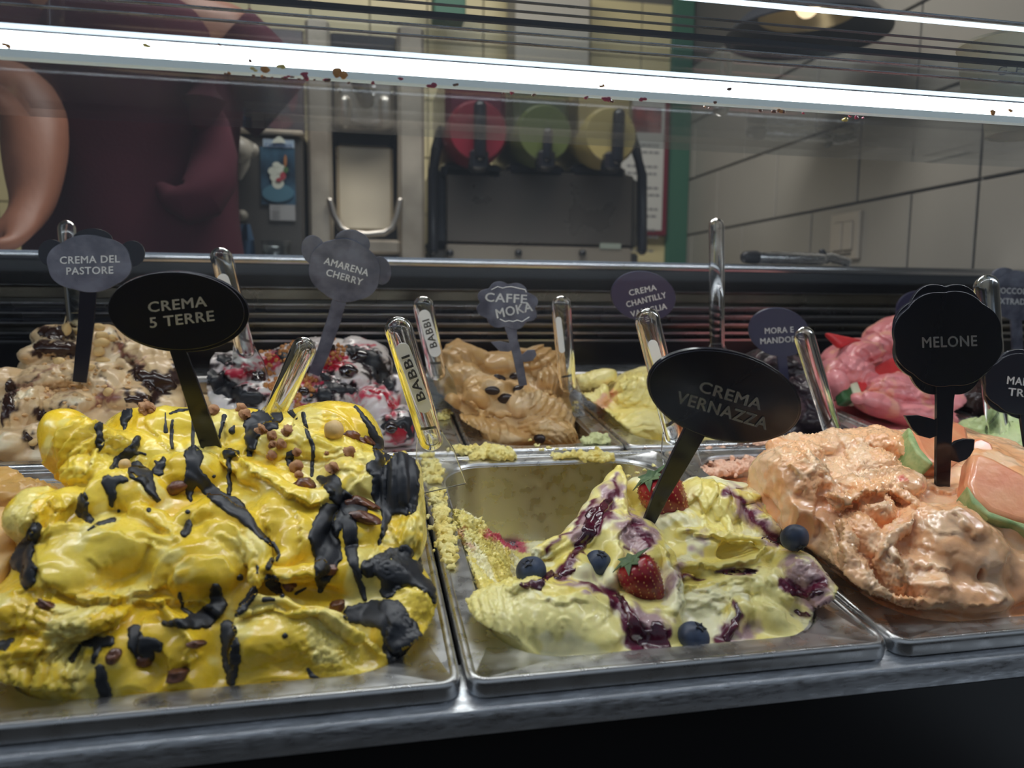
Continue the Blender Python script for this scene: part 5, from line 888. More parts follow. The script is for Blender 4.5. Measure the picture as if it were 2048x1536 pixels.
for i, (x, y, r, st, ro, lab) in enumerate([(768, 497, 28, 1.9, .3, 'glazed raisin below the foot of the black oval sign on the yellow heap'), (1335, 487, 34, 1.25, 0, 'glazed raisin under a crumb at the middle of the yellow heap'), (1590, 572, 30, 2.4, -.1, 'upper of two long raisins lying in black sauce, right side of the yellow heap'), (1598, 632, 30, 2.4, -.1, 'lower of two long raisins lying in black sauce, right side of the yellow heap'),
        (1545, 266, 20, 1.8, -.2, 'raisin just right of the round nut on the yellow heap'), (1605, 292, 18, 1.9, -.2, 'raisin beside the edge of the smooth top right lobe of the yellow heap'), (1452, 858, 26, 1.3, .4, 'raisin in the long black sauce pour on the yellow heap'), (1478, 1020, 30, 1.2, .8, 'raisin in the dark hollow above the lower right lobe of the yellow heap'), (1270, 925, 22, 1.2, 0, 'raisin under the lip at the centre right of the yellow heap'), (860, 1182, 18, 2.4, .1, 'flat raisin in the pale lower middle of the yellow heap'),
        (205, 1015, 20, 2.4, -.25, 'half buried raisin at the left side of the yellow heap'), (500, 1235, 30, 1.2, .8, 'raisin between black streaks near the bottom left of the yellow heap'), (630, 1255, 28, 1.3, .3, 'raisin under the black blot at the bottom of the yellow heap'), (780, 1320, 32, 1.6, .7, 'brown raisin near the front rim in the middle of the yellow heap')]):
    crumb(Yg, x, y, r, RAIS, 'raisin', lab, 'raisin', 'raisins on the yellow heap', st, ro, .2, .55, .8, seed=40 + i)
crumb(Yg, 1465, 262, 44, NUTB, 'round_nut', 'round pale nut on the upper right of the yellow heap', 'nut', None, 1, 0, .03, .25, 1, seed=3)
crumb(Yg, 548, 405, 26, NUTB, 'sauced_nut', 'pale nut half covered by black sauce at the left of the yellow heap', 'nut', None, 1, 0, .03, .35, 1, seed=4)
for i, (x, y, r, st, ro, l) in enumerate([(375, 682, 26, 1.5, 1.4, 'peanut half on dark sauce left of the bear shaped sign stem'), (565, 672, 24, 1.3, -.2, None), (578, 716, 24, 1.5, .1, None), (632, 730, 22, 1.1, 0, None), (575, 757, 28, 1.5, .1, None), (562, 805, 30, 1.1, .6, None), (590, 622, 18, 1.4, .2, None), (490, 900, 24, 2, .2, 'long peanut at the foot of the cloud shaped sign'), (585, 858, 20, 2, .1, None), (622, 1037, 26, 1.1, 0, 'round nut in the swirl in the middle of the beige gelato'), (338, 868, 28, 1.1, 0, 'peanut left of the cloud shaped sign stem'), (425, 692, 18, 1.3, .2, None), (360, 1130, 14, 2.4, .8, None), (190, 1320, 20, 1.3, .5, None)]):
    crumb(Ag, x, y, r, PEA, 'peanut', l or 'small pale peanut among others right of the cloud shaped sign stem', 'peanut', 'peanuts on the beige gelato', st, ro, .06, .4, .7, seed=80 + i)
for i, (x, y, r, st, ro, l) in enumerate([(510, 992, 33, 1.65, -.1, 'left one of the three coffee beans in a row on the coffee gelato'), (605, 1046, 38, 1.5, .1, 'middle and lowest of the three coffee beans on the coffee gelato'), (700, 990, 35, 1.25, .2, 'right one of the three coffee beans, at the foot of the flower sign'), (560, 903, 22, 2.2, -.1, 'coffee bean lying edge on behind the other beans'), (668, 897, 28, 1.4, .2, 'coffee bean behind the flower sign stem'), (850, 1330, 36, 1.25, -.1, 'lone coffee bean at the front rim of the coffee gelato pan')]):
    q = crumb(Cg, x, y, r, BEAN, 'coffee_bean', l, 'coffee bean', 'coffee beans', st, ro, .02, .35, .6, seed=120 + i)
    if q:
        o, p, A, rr = q; c = p + A[2] * rr * .6 * .98; P = [c + A[0] * rr * st * t + A[1] * rr * .12 * math.sin(t * 4) + A[2] * (rr * .62 * (math.sqrt(1 - t * t * .95) - .36)) for t in np.linspace(-.9, .9, 9)]
        MB().tube(P, rr * .07, 6).build('groove', BEANL, o)
for i, (x, y, r, st, l) in enumerate([(1050, 848, 44, 1.35, 'large glossy cherry near the top of the white gelato'), (970, 935, 42, 1.4, 'glossy cherry just below the top one on the white gelato'), (425, 980, 44, 1.0, 'rough dark cherry at the left of the white gelato'), (1235, 1280, 36, 1.1, 'small dark cherry low on the right of the white gelato'), (860, 790, 26, 1.3, 'dark cherry at the foot of the bear shaped sign'), (700, 1060, 30, 1.2, 'dark cherry right of the slanted clear handle')]):
    crumb(Bg, x, y, r, CHER, 'cherry', l, 'cherry', 'cherries on the white gelato', st, .1, .08 if i != 2 else .2, .35, .85, seed=140 + i)
mb = MB(); rg = random.Random(11)
for k in range(150):
    x, y, r0 = rg.choice([(480, 820, 70), (620, 800, 60), (560, 850, 80), (480, 950, 40), (700, 1040, 60), (900, 800, 70), (820, 860, 50), (500, 1010, 40), (720, 980, 50), (640, 1080, 60)]); h = Bg.hit(x + rg.gauss(0, r0 * .6), y + rg.gauss(0, r0 * .5))
    if h: mb.ell(h[0] + h[1] * .001, (rg.uniform(.0015, .0032),) * 3, None, 7, 5, .25, k)
tag(mb.build('chopped_nuts', mat('chopped_nut', s2l(190, 130, 74), .6), loc=Bg.loc), 'chopped brown nuts sprinkled over the white cherry gelato', 'nuts', None, 'stuff')
mb = MB()
for k in range(60):
    h = Ag.hit(rg.gauss(500, 200), rg.gauss(1000, 130))
    if h: mb.ell(h[0] + h[1] * .0008, (rg.uniform(.0015, .004), rg.uniform(.001, .002), .0015), frame(h[1]), 7, 5, .2, k)
tag(mb.build('nut_flakes', mat('nut_flake', s2l(222, 180, 126), .6), loc=Ag.loc), 'pale nut flakes scattered over the beige gelato', 'nuts', None, 'stuff')
# residue of gelato on pan rims
RES = mat('gelato_scrap', s2l(244, 234, 166), .5, bump=.0012, bscale=200, col2=s2l(238, 218, 128), mscale=80, sss=.1)
def scrap(pts, label, m=RES, h=0):
    V = MB(); r2 = random.Random(int(pts[0][0])); c = None; q0 = list(pts); pts = []
    for a, b in zip(q0[:-1], q0[1:]): pts += [tuple(a[i] + (b[i] - a[i]) * t + (r2.uniform(-3, 3) if i < 2 else 0) for i in range(3)) for t in (0, .33, .66)]
    pts.append(q0[-1])
    for (x, y, r) in pts:
        p = on_pan(x, y, h); c = p if c is None else c; D = (p - CP) @ RC[:, 1]; r = r * D / F
        for k in range(max(8, int(r * 2600))): q = p + np.array([r2.gauss(0, .5), r2.gauss(0, .35), abs(r2.gauss(0, .22))]) * r; V.ell(q, (r * r2.uniform(.12, .34),) * 3, None, 8, 6, .4, r2.randint(0, 999))
        V.ell(p, (r * .8, r * .5, r * .25), None, 12, 8, .3, 5)
    o = tag(V.build('gelato_scrap', m, loc=c), label, 'gelato scrap'); md = o.modifiers.new('r', 'REMESH'); md.mode = 'VOXEL'; md.voxel_size = .0008; md.use_smooth_shade = True
scrap([(912, 896, 12), (930, 900, 18), (960, 908, 26), (990, 912, 28), (1010, 915, 22)], 'large crumbly yellow scrap stuck on the back rim of the strawberry gelato pan')
scrap([(1120, 916, 16), (1160, 910, 14), (1190, 915, 22), (1210, 920, 16)], 'frayed yellow scrap on the back rim, right of the large crumbly one')
scrap([(1258, 950, 8), (1308, 932, 7)], 'two tiny yellow scraps at the back right corner of the strawberry gelato pan')
scrap([(874, 985, 16), (878, 1015, 18), (884, 1045, 20), (890, 1075, 22), (896, 1105, 20), (902, 1135, 14)], 'line of crumbly yellow scraps on the rim between the two big front pans')
scrap([(868, 962, 18), (862, 935, 18), (856, 912, 14)], 'crumbly yellow scrap at the foot of the labelled clear spatula')
scrap([(1195, 882, 22), (1175, 884, 12), (1215, 884, 10)], 'pale green scrap on the front rim of the coffee gelato pan', mat('green_scrap', s2l(222, 226, 168), .6, bump=.001, bscale=200))
scrap([(888, 836, 14), (895, 822, 9)], 'yellow scrap left of the coffee gelato', h=.0)
scrap([(1062, 882, 6), (1085, 898, 7), (1130, 900, 6)], 'small yellow scraps along the rim below the coffee gelato')
scrap([(1135, 830, 9), (1150, 805, 8)], 'crumbly scrap on the divider between coffee and cream gelato')
PINKS = mat('peach_scrap', s2l(248, 200, 170), .35, bump=.001, bscale=160, coat=.4)
scrap([(1400, 930, 16), (1430, 915, 20), (1475, 905, 24), (1420, 950, 22), (1460, 940, 24), (1500, 930, 24)], 'thin pink smear of gelato in the back left corner of the melon pan', PINKS, h=-.012)
scrap([(1520, 890, 14), (1560, 878, 12), (1340, 905, 6)], 'small peach scraps on the back rim of the melon pan', PINKS)
scrap([(1990, 800, 10), (1985, 830, 12), (2000, 850, 10), (1982, 780, 8)], 'pale crumbs sticking to the clear spatula beside the green gelato', mat('pale_scrap', s2l(226, 220, 170), .6, bump=.001, bscale=200), h=.03)
# ---- blueberries
def surf(g, x, y):
    for q in range(12):
        for a in ((0, 0),) if q == 0 else ((0, q * 8), (q * 8, 0), (-q * 8, 0), (0, -q * 8)):
            h = g.hit(x + a[0], y + a[1])
            if h is not None: return at(*g.px(x, y), h[0][1]), h[1]
    p = on_pan(*g.px(x, y)); return p, PN
def blueberry(x, y, r, cdir, label):
    h = surf(Vg, x, y); p, n = h; D = (p - CP) @ RC[:, 1]; r = r / Vg.cv[2] * D / F; v = (CP - p) / np.linalg.norm(CP - p)
    c = p + v * r * .45; o = empty('blueberry', c, label, 'blueberry', 'blueberries')
    d = RC[:, 0] * cdir[0] + RC[:, 2] * cdir[1] - RC[:, 1] * cdir[2]; A = frame(d)
    MB().ell(c, (r, r, r * .88), A, 28, 18, .015, int(x)).build('berry', BLUE, o)
    mb = MB()
    for k in range(5):
        a0 = k * 1.2566; q = c + A[2] * r * .86; e = A[0] * math.cos(a0) + A[1] * math.sin(a0); t = A[0] * -math.sin(a0) + A[1] * math.cos(a0)
        mb.prism([q + e * r * .14 + t * r * .12, q + e * r * .42 + A[2] * r * .02, q + e * r * .14 - t * r * .12], A[2] * r * .07)
    mb.tube([c + A[2] * r * .80 + (A[0] * math.cos(w) + A[1] * math.sin(w)) * r * .2 for w in np.linspace(0, 6.28, 14)], r * .05, 6, round_end=False); mb.build('crown', BLUED, o, smooth=False)
blueberry(505, 597, 70, (-.25, .75, .6), 'blueberry with its crown up, leftmost on the pale yellow gelato')
blueberry(812, 560, 62, (.2, .8, .5), 'blueberry between the tall peak and the lower strawberry')
blueberry(1245, 897, 74, (.35, .8, .4), 'blueberry at the front rim, lowest of the blueberries')
blueberry(1705, 445, 64, (.1, -.4, .5), 'blueberry at the right edge of the pale gelato, next to the melon gelato')
# ---- strawberries
def strawberry(ca, ti, w, label, cz=0):
    x, y = (ca[0] + ti[0]) / 2, (ca[1] + ti[1]) / 2; h = surf(Vg, x, y); p, n = h; D = (p - CP) @ RC[:, 1]; s_ = D / F / Vg.cv[2]
    v = (CP - p) / np.linalg.norm(CP - p); L = math.hypot(ti[0] - ca[0], ti[1] - ca[1]) * s_; R = w / 2 * s_
    ax = RC[:, 0] * (ca[0] - ti[0]) - RC[:, 2] * (ca[1] - ti[1]); ax /= np.linalg.norm(ax); ax = ax + v * .18; ax /= np.linalg.norm(ax)
    c = p + v * (R * .5 + cz); A = frame(ax); o = empty('strawberry', c, label, 'strawberry', 'strawberries')
    pr = [(0, -.5), (.26, -.475), (.5, -.40), (.72, -.26), (.9, -.06), (1., .14), (.98, .30), (.84, .42), (.55, .49), (.2, .485), (0, .47)]
    rings = []
    for (q, z) in pr: rings.append([c + A[2] * z * L + (A[0] * math.cos(t) + A[1] * math.sin(t)) * max(q, .01) * R * (1 + .04 * math.sin(3 * t + z * 3)) for t in np.linspace(0, 2 * math.pi, 29)[:-1]])
    b = MB().loft(rings, True, True).build('fruit', STRAW, o); m = b.modifiers.new('s', 'SUBSURF'); m.levels = m.render_levels = 1
    sd = MB(); k = 0
    for zi in np.linspace(-.42, .42, 13):
        q = np.interp(zi, [a[1] for a in pr[:8]], [a[0] for a in pr[:8]]); nn = max(4, int(17 * q))
        for j in range(nn):
            t = 2 * math.pi * (j + .5 * (k % 2)) / nn; e = A[0] * math.cos(t) + A[1] * math.sin(t); sd.ell(c + A[2] * zi * L + e * q * R * (1 + .04 * math.sin(3 * t + zi * 3)) * .995, (R * .035, R * .05, R * .03), frame(e), 6, 4)
        k += 1
    tag(sd.build('seeds', SEED, o), kind='stuff')
    for k in range(9):
        t = k * .698; e = A[0] * math.cos(t) + A[1] * math.sin(t); u = np.cross(A[2], e); q0 = c + A[2] * L * .47; ln = R * (.85 + .25 * math.sin(k * 2.3)); dz = -R * .12 if k % 2 else R * .12
        Lp = [q0 + u * R * .1, q0 + e * ln * .45 + u * R * .2 + A[2] * R * .12, q0 + e * ln + A[2] * (dz), q0 + e * ln * .45 - u * R * .2 + A[2] * R * .12, q0 - u * R * .1]
        MB().prism(Lp, A[2] * R * .035).build('leaf', LEAF, o, smooth=False)
strawberry((1050, 165), (1195, 385), 205, 'strawberry behind the stem of the tilted oval sign, upper one', .002)
strawberry((955, 545), (1085, 765), 190, 'strawberry with pale green leaves low in the centre of the pale gelato', .002)
# ---- melon and watermelon pieces: outline traced on a plane standing in the gelato, real thickness
def slabpiece(g, parts, Y, tilt, thick, name, label, cat, group=None, bev=.003, cxy=None):
    c = at(*g.px(*cxy), Y); n = np.array([math.sin(tilt[0]), -math.cos(tilt[0]) * math.cos(tilt[1]), math.sin(tilt[1])]); n /= np.linalg.norm(n)
    o = empty(name, c, label, cat, group)
    for (nm, poly, m, off, th) in parts:
        L = []
        for x, y in poly: d = ray(*g.px(x, y)); L.append(CP + d * ((n @ (c - CP)) / (n @ d)) + n * off)
        b = MB().prism(L, -n * (th or thick)).build(nm, m, o, bevel=bev); b.modifiers[0].segments = 4; b.modifiers[0].width = .005
    return o
slabpiece(Mg, [('flesh', [(1262, 235), (1330, 205), (1500, 165), (1585, 215), (1600, 300), (1560, 380), (1460, 440), (1385, 425), (1310, 340)], MFL, 0, None), ('rind', [(1240, 210), (1262, 235), (1310, 340), (1385, 425), (1368, 428), (1290, 360), (1245, 280)], MRI, .001, None)], surf(Mg, 1420, 330)[0][1] - .010, (.25, 1.0), .02, 'melon_slice', 'melon slice with green rind behind the left leaf of the black flower shaped sign', 'melon slice', 'melon slices', cxy=(1400, 300))
slabpiece(Mg, [('flesh', [(1600, 360), (1640, 345), (1730, 380), (1900, 470), (2000, 560), (1990, 780), (1850, 745), (1700, 690), (1620, 610), (1575, 520)], MFL, 0, None), ('rind', [(1575, 540), (1620, 612), (1700, 692), (1850, 747), (1990, 785), (1990, 850), (1840, 765), (1700, 730), (1600, 640)], MRI, .001, None)], surf(Mg, 1780, 560)[0][1] - .014, (-.1, .9), .02, 'melon_slice', 'large melon slice with green rind at the right edge', 'melon slice', 'melon slices', cxy=(1750, 560))
slabpiece(Mg, [('flesh', [(1600, 285), (1650, 265), (1720, 300), (1745, 360), (1730, 385), (1640, 350), (1600, 360)], MFL, 0, None)], surf(Mg, 1670, 320)[0][1] - .004, (-.1, .8), .018, 'melon_slice', 'small piece of melon flesh showing behind the two slices', 'melon slice', 'melon slices', cxy=(1670, 320))
slabpiece(Gg, [('flesh', [(2012, 938), (2030, 930), (2075, 936), (2075, 962), (2040, 956)], mat('mango_flesh', s2l(246, 200, 40), .3), 0, None)], surf(Gg, 2030, 945)[0][1] - .008, (0, .8), .012, 'mango_piece', 'bright yellow piece of mango at the right edge in the green gelato', 'mango', cxy=(2035, 945))
slabpiece(Fg, [('flesh', [(835, 742), (960, 768), (1075, 792), (1000, 812), (930, 838)], WFL, 0, None)], surf(Fg, 1040, 800)[0][1] - .004, (0, .5), .012, 'watermelon_wedge', 'thin red watermelon wedge sticking out at the back of the pink gelato', 'watermelon', 'watermelon wedges', cxy=(950, 790))
slabpiece(Fg, [('flesh', [(1030, 1040), (1180, 930), (1280, 885), (1350, 890), (1350, 970), (1200, 1020), (1120, 1060), (1065, 1130)], WFL, 0, None), ('white_rind', [(985, 1062), (1030, 1040), (1065, 1130), (1060, 1165), (1020, 1172)], WWH, .0006, None), ('green_rind', [(930, 1093), (985, 1062), (1020, 1172), (950, 1168)], WGR, .001, None)], surf(Fg, 1150, 1000)[0][1] - .012, (.2, .7), .018, 'watermelon_wedge', 'long red watermelon wedge with green and white rind across the pink gelato', 'watermelon', 'watermelon wedges', cxy=(1150, 1000))
# ================================================================ SIGNS
class Plane:
    def __init__(s, c, Yc, b, Yb, yaw=0):
        C = at(*c, Yc); B = at(*b, Yb); ex = np.array([math.cos(yaw), math.sin(yaw), 0]); n = np.cross(ex, C - B); n /= np.linalg.norm(n)
        if n @ (CP - C) < 0: n = -n
        s.C, s.n, s.B = C, n, B
    def __call__(s, x, y, off=0):
        d = ray(x, y); return CP + d * ((s.n @ (s.C - CP)) / (s.n @ d)) + s.n * off
def ellipse(cx, cy, rx, ry, rot=0, n=48, lobes=0, la=0, ph=0):
    r = math.radians(rot); P = []
    for k in range(n):
        t = 2 * math.pi * k / n; q = 1 + la * (abs(math.sin(lobes * t / 2 + ph)) - .6) if lobes else 1
        x, y = rx * math.cos(t) * q, ry * math.sin(t) * q; P.append((cx + x * math.cos(r) - y * math.sin(r), cy + x * math.sin(r) + y * math.cos(r)))
    return P
def text_on(pl, txt, cx, cy, w, h, ang, m, parent, off=.0006, bold=.020, name='lettering', ex=.0003):
    cu = bpy.data.curves.new('txt', 'FONT'); cu.body = txt; cu.size = 1; cu.resolution_u = 3; cu.space_character = 1.08
    o = bpy.data.objects.new('txt', cu); COL.objects.link(o); me = bpy.data.meshes.new_from_object(o.evaluated_get(bpy.context.evaluated_depsgraph_get()))
    V = np.array([v.co[:2] for v in me.vertices]); Fc = [tuple(p.vertices) for p in me.polygons]; bpy.data.objects.remove(o); bpy.data.curves.remove(cu); bpy.data.meshes.remove(me)
    n0 = len(V); V = np.vstack([V + np.array(d) * bold for d in ((-1, 0), (1, 0), (0, .7), (0, -.7), (0, 0))]); Fc = [tuple(i + k * n0 for i in f) for k in range(5) for f in Fc]
    V = V - (V.min(0) + V.max(0)) / 2; sz = V.max(0) - V.min(0); sz = sz * 2; V = V / (sz / 2) * np.array([w, h]); a = math.radians(ang)
    P = [pl(cx + x * math.cos(a) + y * math.sin(a), cy + x * math.sin(a) - y * math.cos(a), off) for x, y in V]
    return mobj(name, P, Fc, m, parent, smooth=False)
def sign(c, Yc, b, Yb, plates, stem, texts, label, body=BLACKP, leaves=(), pm=PRINT, face=None, thick=.0028, yaw=0, marks=()):
    pl = Plane(c, Yc, b, Yb, yaw); o = empty('flavour_sign', pl.B, label, 'sign')
    for k, (poly, off) in enumerate(plates):
        MB().prism([pl(x, y, off) for x, y in poly], -pl.n * thick).build('plate' if k == 0 else 'back_plate', (face or body) if k == 0 else body, o, bevel=.0004)
    L = []; R = []
    for i, (x, y, w) in enumerate(stem):
        x0, y0, _ = stem[max(0, i - 1)]; x1, y1, _ = stem[min(len(stem) - 1, i + 1)]; dx, dy = x1 - x0, y1 - y0; q = math.hypot(dx, dy); L.append((x - dy / q * w / 2, y + dx / q * w / 2)); R.append((x + dy / q * w / 2, y - dx / q * w / 2))
    MB().prism([pl(x, y, -.0008) for x, y in L + R[::-1]], -pl.n * thick).build('stem', body, o, bevel=.0003)
    for lf in leaves: MB().prism([pl(x, y, -.001) for x, y in lf], -pl.n * thick).build('leaf', body, o, bevel=.0003)
    for t in texts: text_on(pl, *t, pm, o)
    for mk in marks: MB().tube([pl(x, y, .0007) for x, y in mk], .0005, 6).build('drawn_line', pm, o)
    return o
sign((355, 624), .135, (428, 905), .165, [(ellipse(352, 622, 137, 78, 3), 0), (ellipse(357, 625, 141, 81, 3), -.0012)], [(350, 690, 30), (375, 760, 34), (405, 850, 38), (428, 915, 40)], [('CREMA', 355, 608, 118, 21, -6), ('5 TERRE', 364, 638, 130, 21, -6.5)], 'large black oval sign reading CREMA 5 TERRE, stuck in the yellow heap')
sign((1451, 793), .085, (1300, 1045), .13, [(ellipse(1449, 793, 153, 87, 13), 0), (ellipse(1451, 794, 157, 90, 13), -.0012)], [(1400, 850, 44), (1360, 925, 38), (1325, 990, 30), (1298, 1050, 23)], [('CREMA', 1461, 790, 130, 23, 17), ('VERNAZZA', 1444, 820, 190, 24, 17)], 'large black tilted oval sign reading CREMA VERNAZZA beside the strawberries', pm=PRINTG)
lf1 = [(1813, 833), (1840, 832), (1866, 838), (1880, 843), (1878, 872), (1862, 878), (1840, 872), (1826, 858)]; lf2 = [(1903, 895), (1915, 884), (1932, 879), (1952, 880), (1950, 900), (1940, 918), (1920, 926), (1900, 921)]
sign((1897, 680), .115, (1887, 1015), .125, [(ellipse(1897, 678, 109, 96, 0, 96, 8, .05, .3), 0), (ellipse(1897, 680, 104, 112, 0, 96, 8, .09, 0), -.0025)], [(1895, 755, 44), (1893, 800, 34), (1890, 900, 30), (1887, 1022, 26)], [('MELONE', 1898, 683, 110, 22, -2)], 'black scalloped flower shaped sign reading MELONE with two leaves on its stem', leaves=(lf1, lf2), pm=PRINTG)
sign((178, 527), .46, (155, 765), .47, [(ellipse(178, 527, 85, 57, 0, 60, 6, .05, .5), 0), (ellipse(183, 480, 40, 23), -.002), (ellipse(101, 506, 27, 27, -30), -.002), (ellipse(262, 508, 26, 27, 30), -.002)], [(176, 570, 34), (170, 660, 32), (158, 765, 28)], [('CREMA DEL', 180, 519, 120, 15, -1.5), ('PASTORE', 180, 541, 94, 15, -1.5)], 'grey frosted cloud shaped sign with ears reading CREMA DEL PASTORE', face=FROST)
sign((689, 541), .46, (630, 745), .50, [(ellipse(689, 541, 73, 62, 20, 60, 6, .04, .5), 0), (ellipse(705, 487, 36, 25, 15), -.002), (ellipse(627, 502, 24, 30, -20), -.002), (ellipse(762, 543, 20, 28, -10), -.002)], [(682, 590, 28), (668, 640, 28), (648, 700, 26), (628, 750, 24)], [('AMARENA', 693, 533, 92, 14, 16), ('CHERRY', 689, 554, 75, 14, 16)], 'frosted bear shaped sign reading AMARENA CHERRY in the white gelato', face=FROST, body=FROST)
sign((1015, 613), .46, (1047, 770), .47, [(ellipse(1015, 611, 60, 46, 8, 80, 8, .16, .2), 0)], [(1020, 645, 26), (1027, 680, 17), (1036, 715, 18), (1047, 772, 16)], [('CAFFE', 1012, 596, 84, 18, 3, ), ('MOKA', 1028, 620, 74, 19, -12)], 'small frosted flower shaped sign with handwritten CAFFE MOKA', body=FROST, leaves=([(982, 685), (1000, 683), (1024, 688), (1030, 698), (1018, 704), (1000, 703)], [(1042, 712), (1056, 701), (1070, 700), (1074, 710), (1066, 722), (1048, 725)]), marks=([(983, 579), (995, 573), (1005, 576), (1012, 574), (1022, 573), (1040, 577), (1050, 579), (1052, 584)], [(1000, 638), (1010, 643), (1018, 641), (1026, 643), (1034, 640), (1044, 643), (1058, 634)]))
sign((1287, 593), .46, (1308, 780), .50, [(ellipse(1287, 593, 65, 50, 10), 0)], [(1292, 640, 20), (1300, 700, 18), (1310, 790, 16)], [('CREMA', 1285, 580, 56, 12, -12), ('CHANTILLY', 1292, 599, 82, 12, -14), ('VANIGLIA', 1297, 620, 74, 12, -13)], 'round navy sign reading CREMA CHANTILLY VANIGLIA in the back row', body=NAVY)
sign((1559, 665), .46, (1575, 800), .50, [(ellipse(1559, 665, 62, 48, 12), 0)], [(1564, 708, 20), (1568, 740, 18), (1576, 800, 16)], [('MORA E', 1558, 660, 58, 12, -3), ('MANDORLA', 1566, 679, 92, 12, -4)], 'round navy sign reading MORA E MANDORLA, partly behind a clear handle', body=NAVY)
sign((1835, 620), .58, (1840, 760), .60, [(ellipse(1838, 622, 45, 40), 0)], [(1838, 655, 18), (1840, 760, 16)], [], 'dark navy sign mostly hidden behind the black flower shaped sign', body=NAVY)
sign((2030, 590), .52, (2042, 790), .55, [(ellipse(2034, 592, 52, 50, 0, 60, 6, .06, .3), 0), (ellipse(2012, 556, 26, 20), -.002)], [(2034, 635, 22), (2042, 800, 20)], [('CIOCCOLATO', 2034, 582, 96, 12, 2), ('EXTRADARK', 2036, 603, 88, 12, 2)], 'frosted sign reading CIOCCOLATO EXTRADARK at the right edge', body=FROST, face=FROST)
sign((2052, 768), .20, (2075, 960), .21, [(ellipse(2052, 768, 82, 62, 0, 80, 8, .05, 0), 0), (ellipse(2048, 770, 78, 68, 0, 80, 6, .1, .4), -.0025)], [(2058, 820, 34), (2075, 960, 28)], [('MANGO', 2054, 764, 82, 16, 6), ('TROPICALE', 2084, 790, 138, 16, 6)], 'black sign with MANGO cut off by the right edge of the picture')
# ================================================================ CLEAR SPATULAS
def spatula(t, Yt, b, Yb, w, label, mark=None, m=ACRYL, blade=True, flat=.62, txt=True, bladeu=None):
    A, B = at(*t, Yt), at(*b, Yb); ax = (B - A) / np.linalg.norm(B - A); D = (A - CP) @ RC[:, 1]; r = w / 2 * D / F; o = empty('gelato_spatula', B, label, 'spatula')
    A = A + ax * r; side = np.cross(ax, -RC[:, 1]); side /= np.linalg.norm(side)
    up = np.cross(side, ax); n = 20; pts = [A, A + ax * r * .6, A + (B - A) * .5, B]; rad = [r, r * 1.0, r * .97, r * .92]
    MB().tube(pts, rad, n, flat=flat, up=np.cross(ax, side) * 1.).build('handle', m, o)
    if blade:
        E = B + ax * r * 4.5; L = []
        for q, ww in ((B - ax * r * .8, .9), (B + ax * r * 1.2, 1.5), (E, 1.7)): L.append((q + side * r * ww, q - side * r * ww))
        pts = [a for a, _ in L] + [b_ for _, b_ in L[::-1]]; nn = np.cross(side, ax); MB().prism([p - nn * r * .12 for p in pts], nn * r * .24).build('blade', m, o, bevel=.0006)
    if mark:
        (x0, y0), (x1, y1), lw = mark; pl = Plane(t, Yt, b, Yb); pl.C = pl.C + pl.n * (r * flat + .0004); a = math.atan2(y1 - y0, x1 - x0); c, s_ = math.cos(a), math.sin(a); P = []
        for k in range(24):
            th = 2 * math.pi * k / 24; cx, cy = (x1, y1) if math.cos(th) > 0 else (x0, y0); ux, uy = math.cos(th) * lw / 2, math.sin(th) * lw / 2; P.append(pl(cx + ux * c - uy * s_, cy + ux * s_ + uy * c))
        MB().prism(P, -pl.n * .0005).build('printed_label', WLAB, o, smooth=False)
        if txt: text_on(pl, 'BABBI', (x0 + x1) / 2, (y0 + y1) / 2, math.hypot(x1 - x0, y1 - y0) * .8, lw * .62, math.degrees(a) + 180, INK, o, .0003)
    return o
spatula((790, 634), .185, (862, 880), .215, 57, 'clear spatula with a white label at the back left corner of the strawberry gelato pan', ((806, 700), (848, 812), 28))
spatula((1290, 618), .26, (1350, 870), .30, 52, 'clear spatula leaning behind the tilted oval sign', ((1306, 690), (1336, 790), 20), txt=False)
spatula((617, 677), .24, (545, 835), .27, 50, 'slanted clear handle rising behind the top of the yellow heap')
spatula((438, 495), .44, (490, 700), .50, 46, 'smoky clear handle behind the large oval sign', ((446, 560), (476, 650), 24), m=ACRYLS)
spatula((843, 593), .44, (874, 745), .48, 42, 'smoky clear handle with label left of the coffee gelato', ((849, 632), (870, 702), 24), m=ACRYLS)
spatula((1121, 592), .44, (1135, 770), .48, 40, 'clear handle between the coffee and the cream gelato', ((1117, 640), (1124, 700), 12), txt=False)
spatula((1433, 436), .60, (1434, 700), .58, 32, 'tall upright clear handle rising above the back rail')
spatula((1603, 655), .34, (1665, 865), .36, 42, 'clear spatula handle in front of the navy round sign at the right')
spatula((132, 440), .60, (150, 640), .60, 36, 'smoky clear handle behind the cloud shaped sign', m=ACRYLS)
spatula((1970, 550), .25, (1995, 860), .28, 52, 'thick clear handle standing in the green gelato behind the black flower shaped sign', m=ACRYLS)
# ================================================================ BACKGROUND
def bxp(x0, y0, x1, y1, Y, dep, bev=.004):
    "box whose front face covers the picture rectangle at depth Y"
    a, b = at(x0, y1, Y), at(x1, y0, Y); return MB().box((a[0], Y, a[2]), (b[0], Y + dep, b[2]), bev=bev)
MSTEEL = mat('machine_steel', (.50, .47, .43), .38, 1, rvar=.08, bscale=3); MSTL = mat('machine_panel', s2l(196, 188, 174), .42, .6, rvar=.08, bscale=6, col2=s2l(140, 132, 120), mscale=5)
MDARK = mat('machine_dark', s2l(46, 46, 50), .4, .3); MGREY = mat('machine_grey', s2l(86, 84, 82), .4, .5); MBLK = mat('machine_black', (.012, .014, .02), .25, coat=.3)
KNOB = mat('knob_plastic', s2l(130, 126, 116), .4); NOZ = mat('nozzle_plastic', s2l(158, 154, 144), .4)
tag(MB().box((-2.4, 1.30, .14), (XW - .004, YB - .04, .18), bev=.005).build('counter', MSTEEL, loc=(-.5, 1.8, .16)), 'steel back counter carrying the machines behind the display', 'counter')
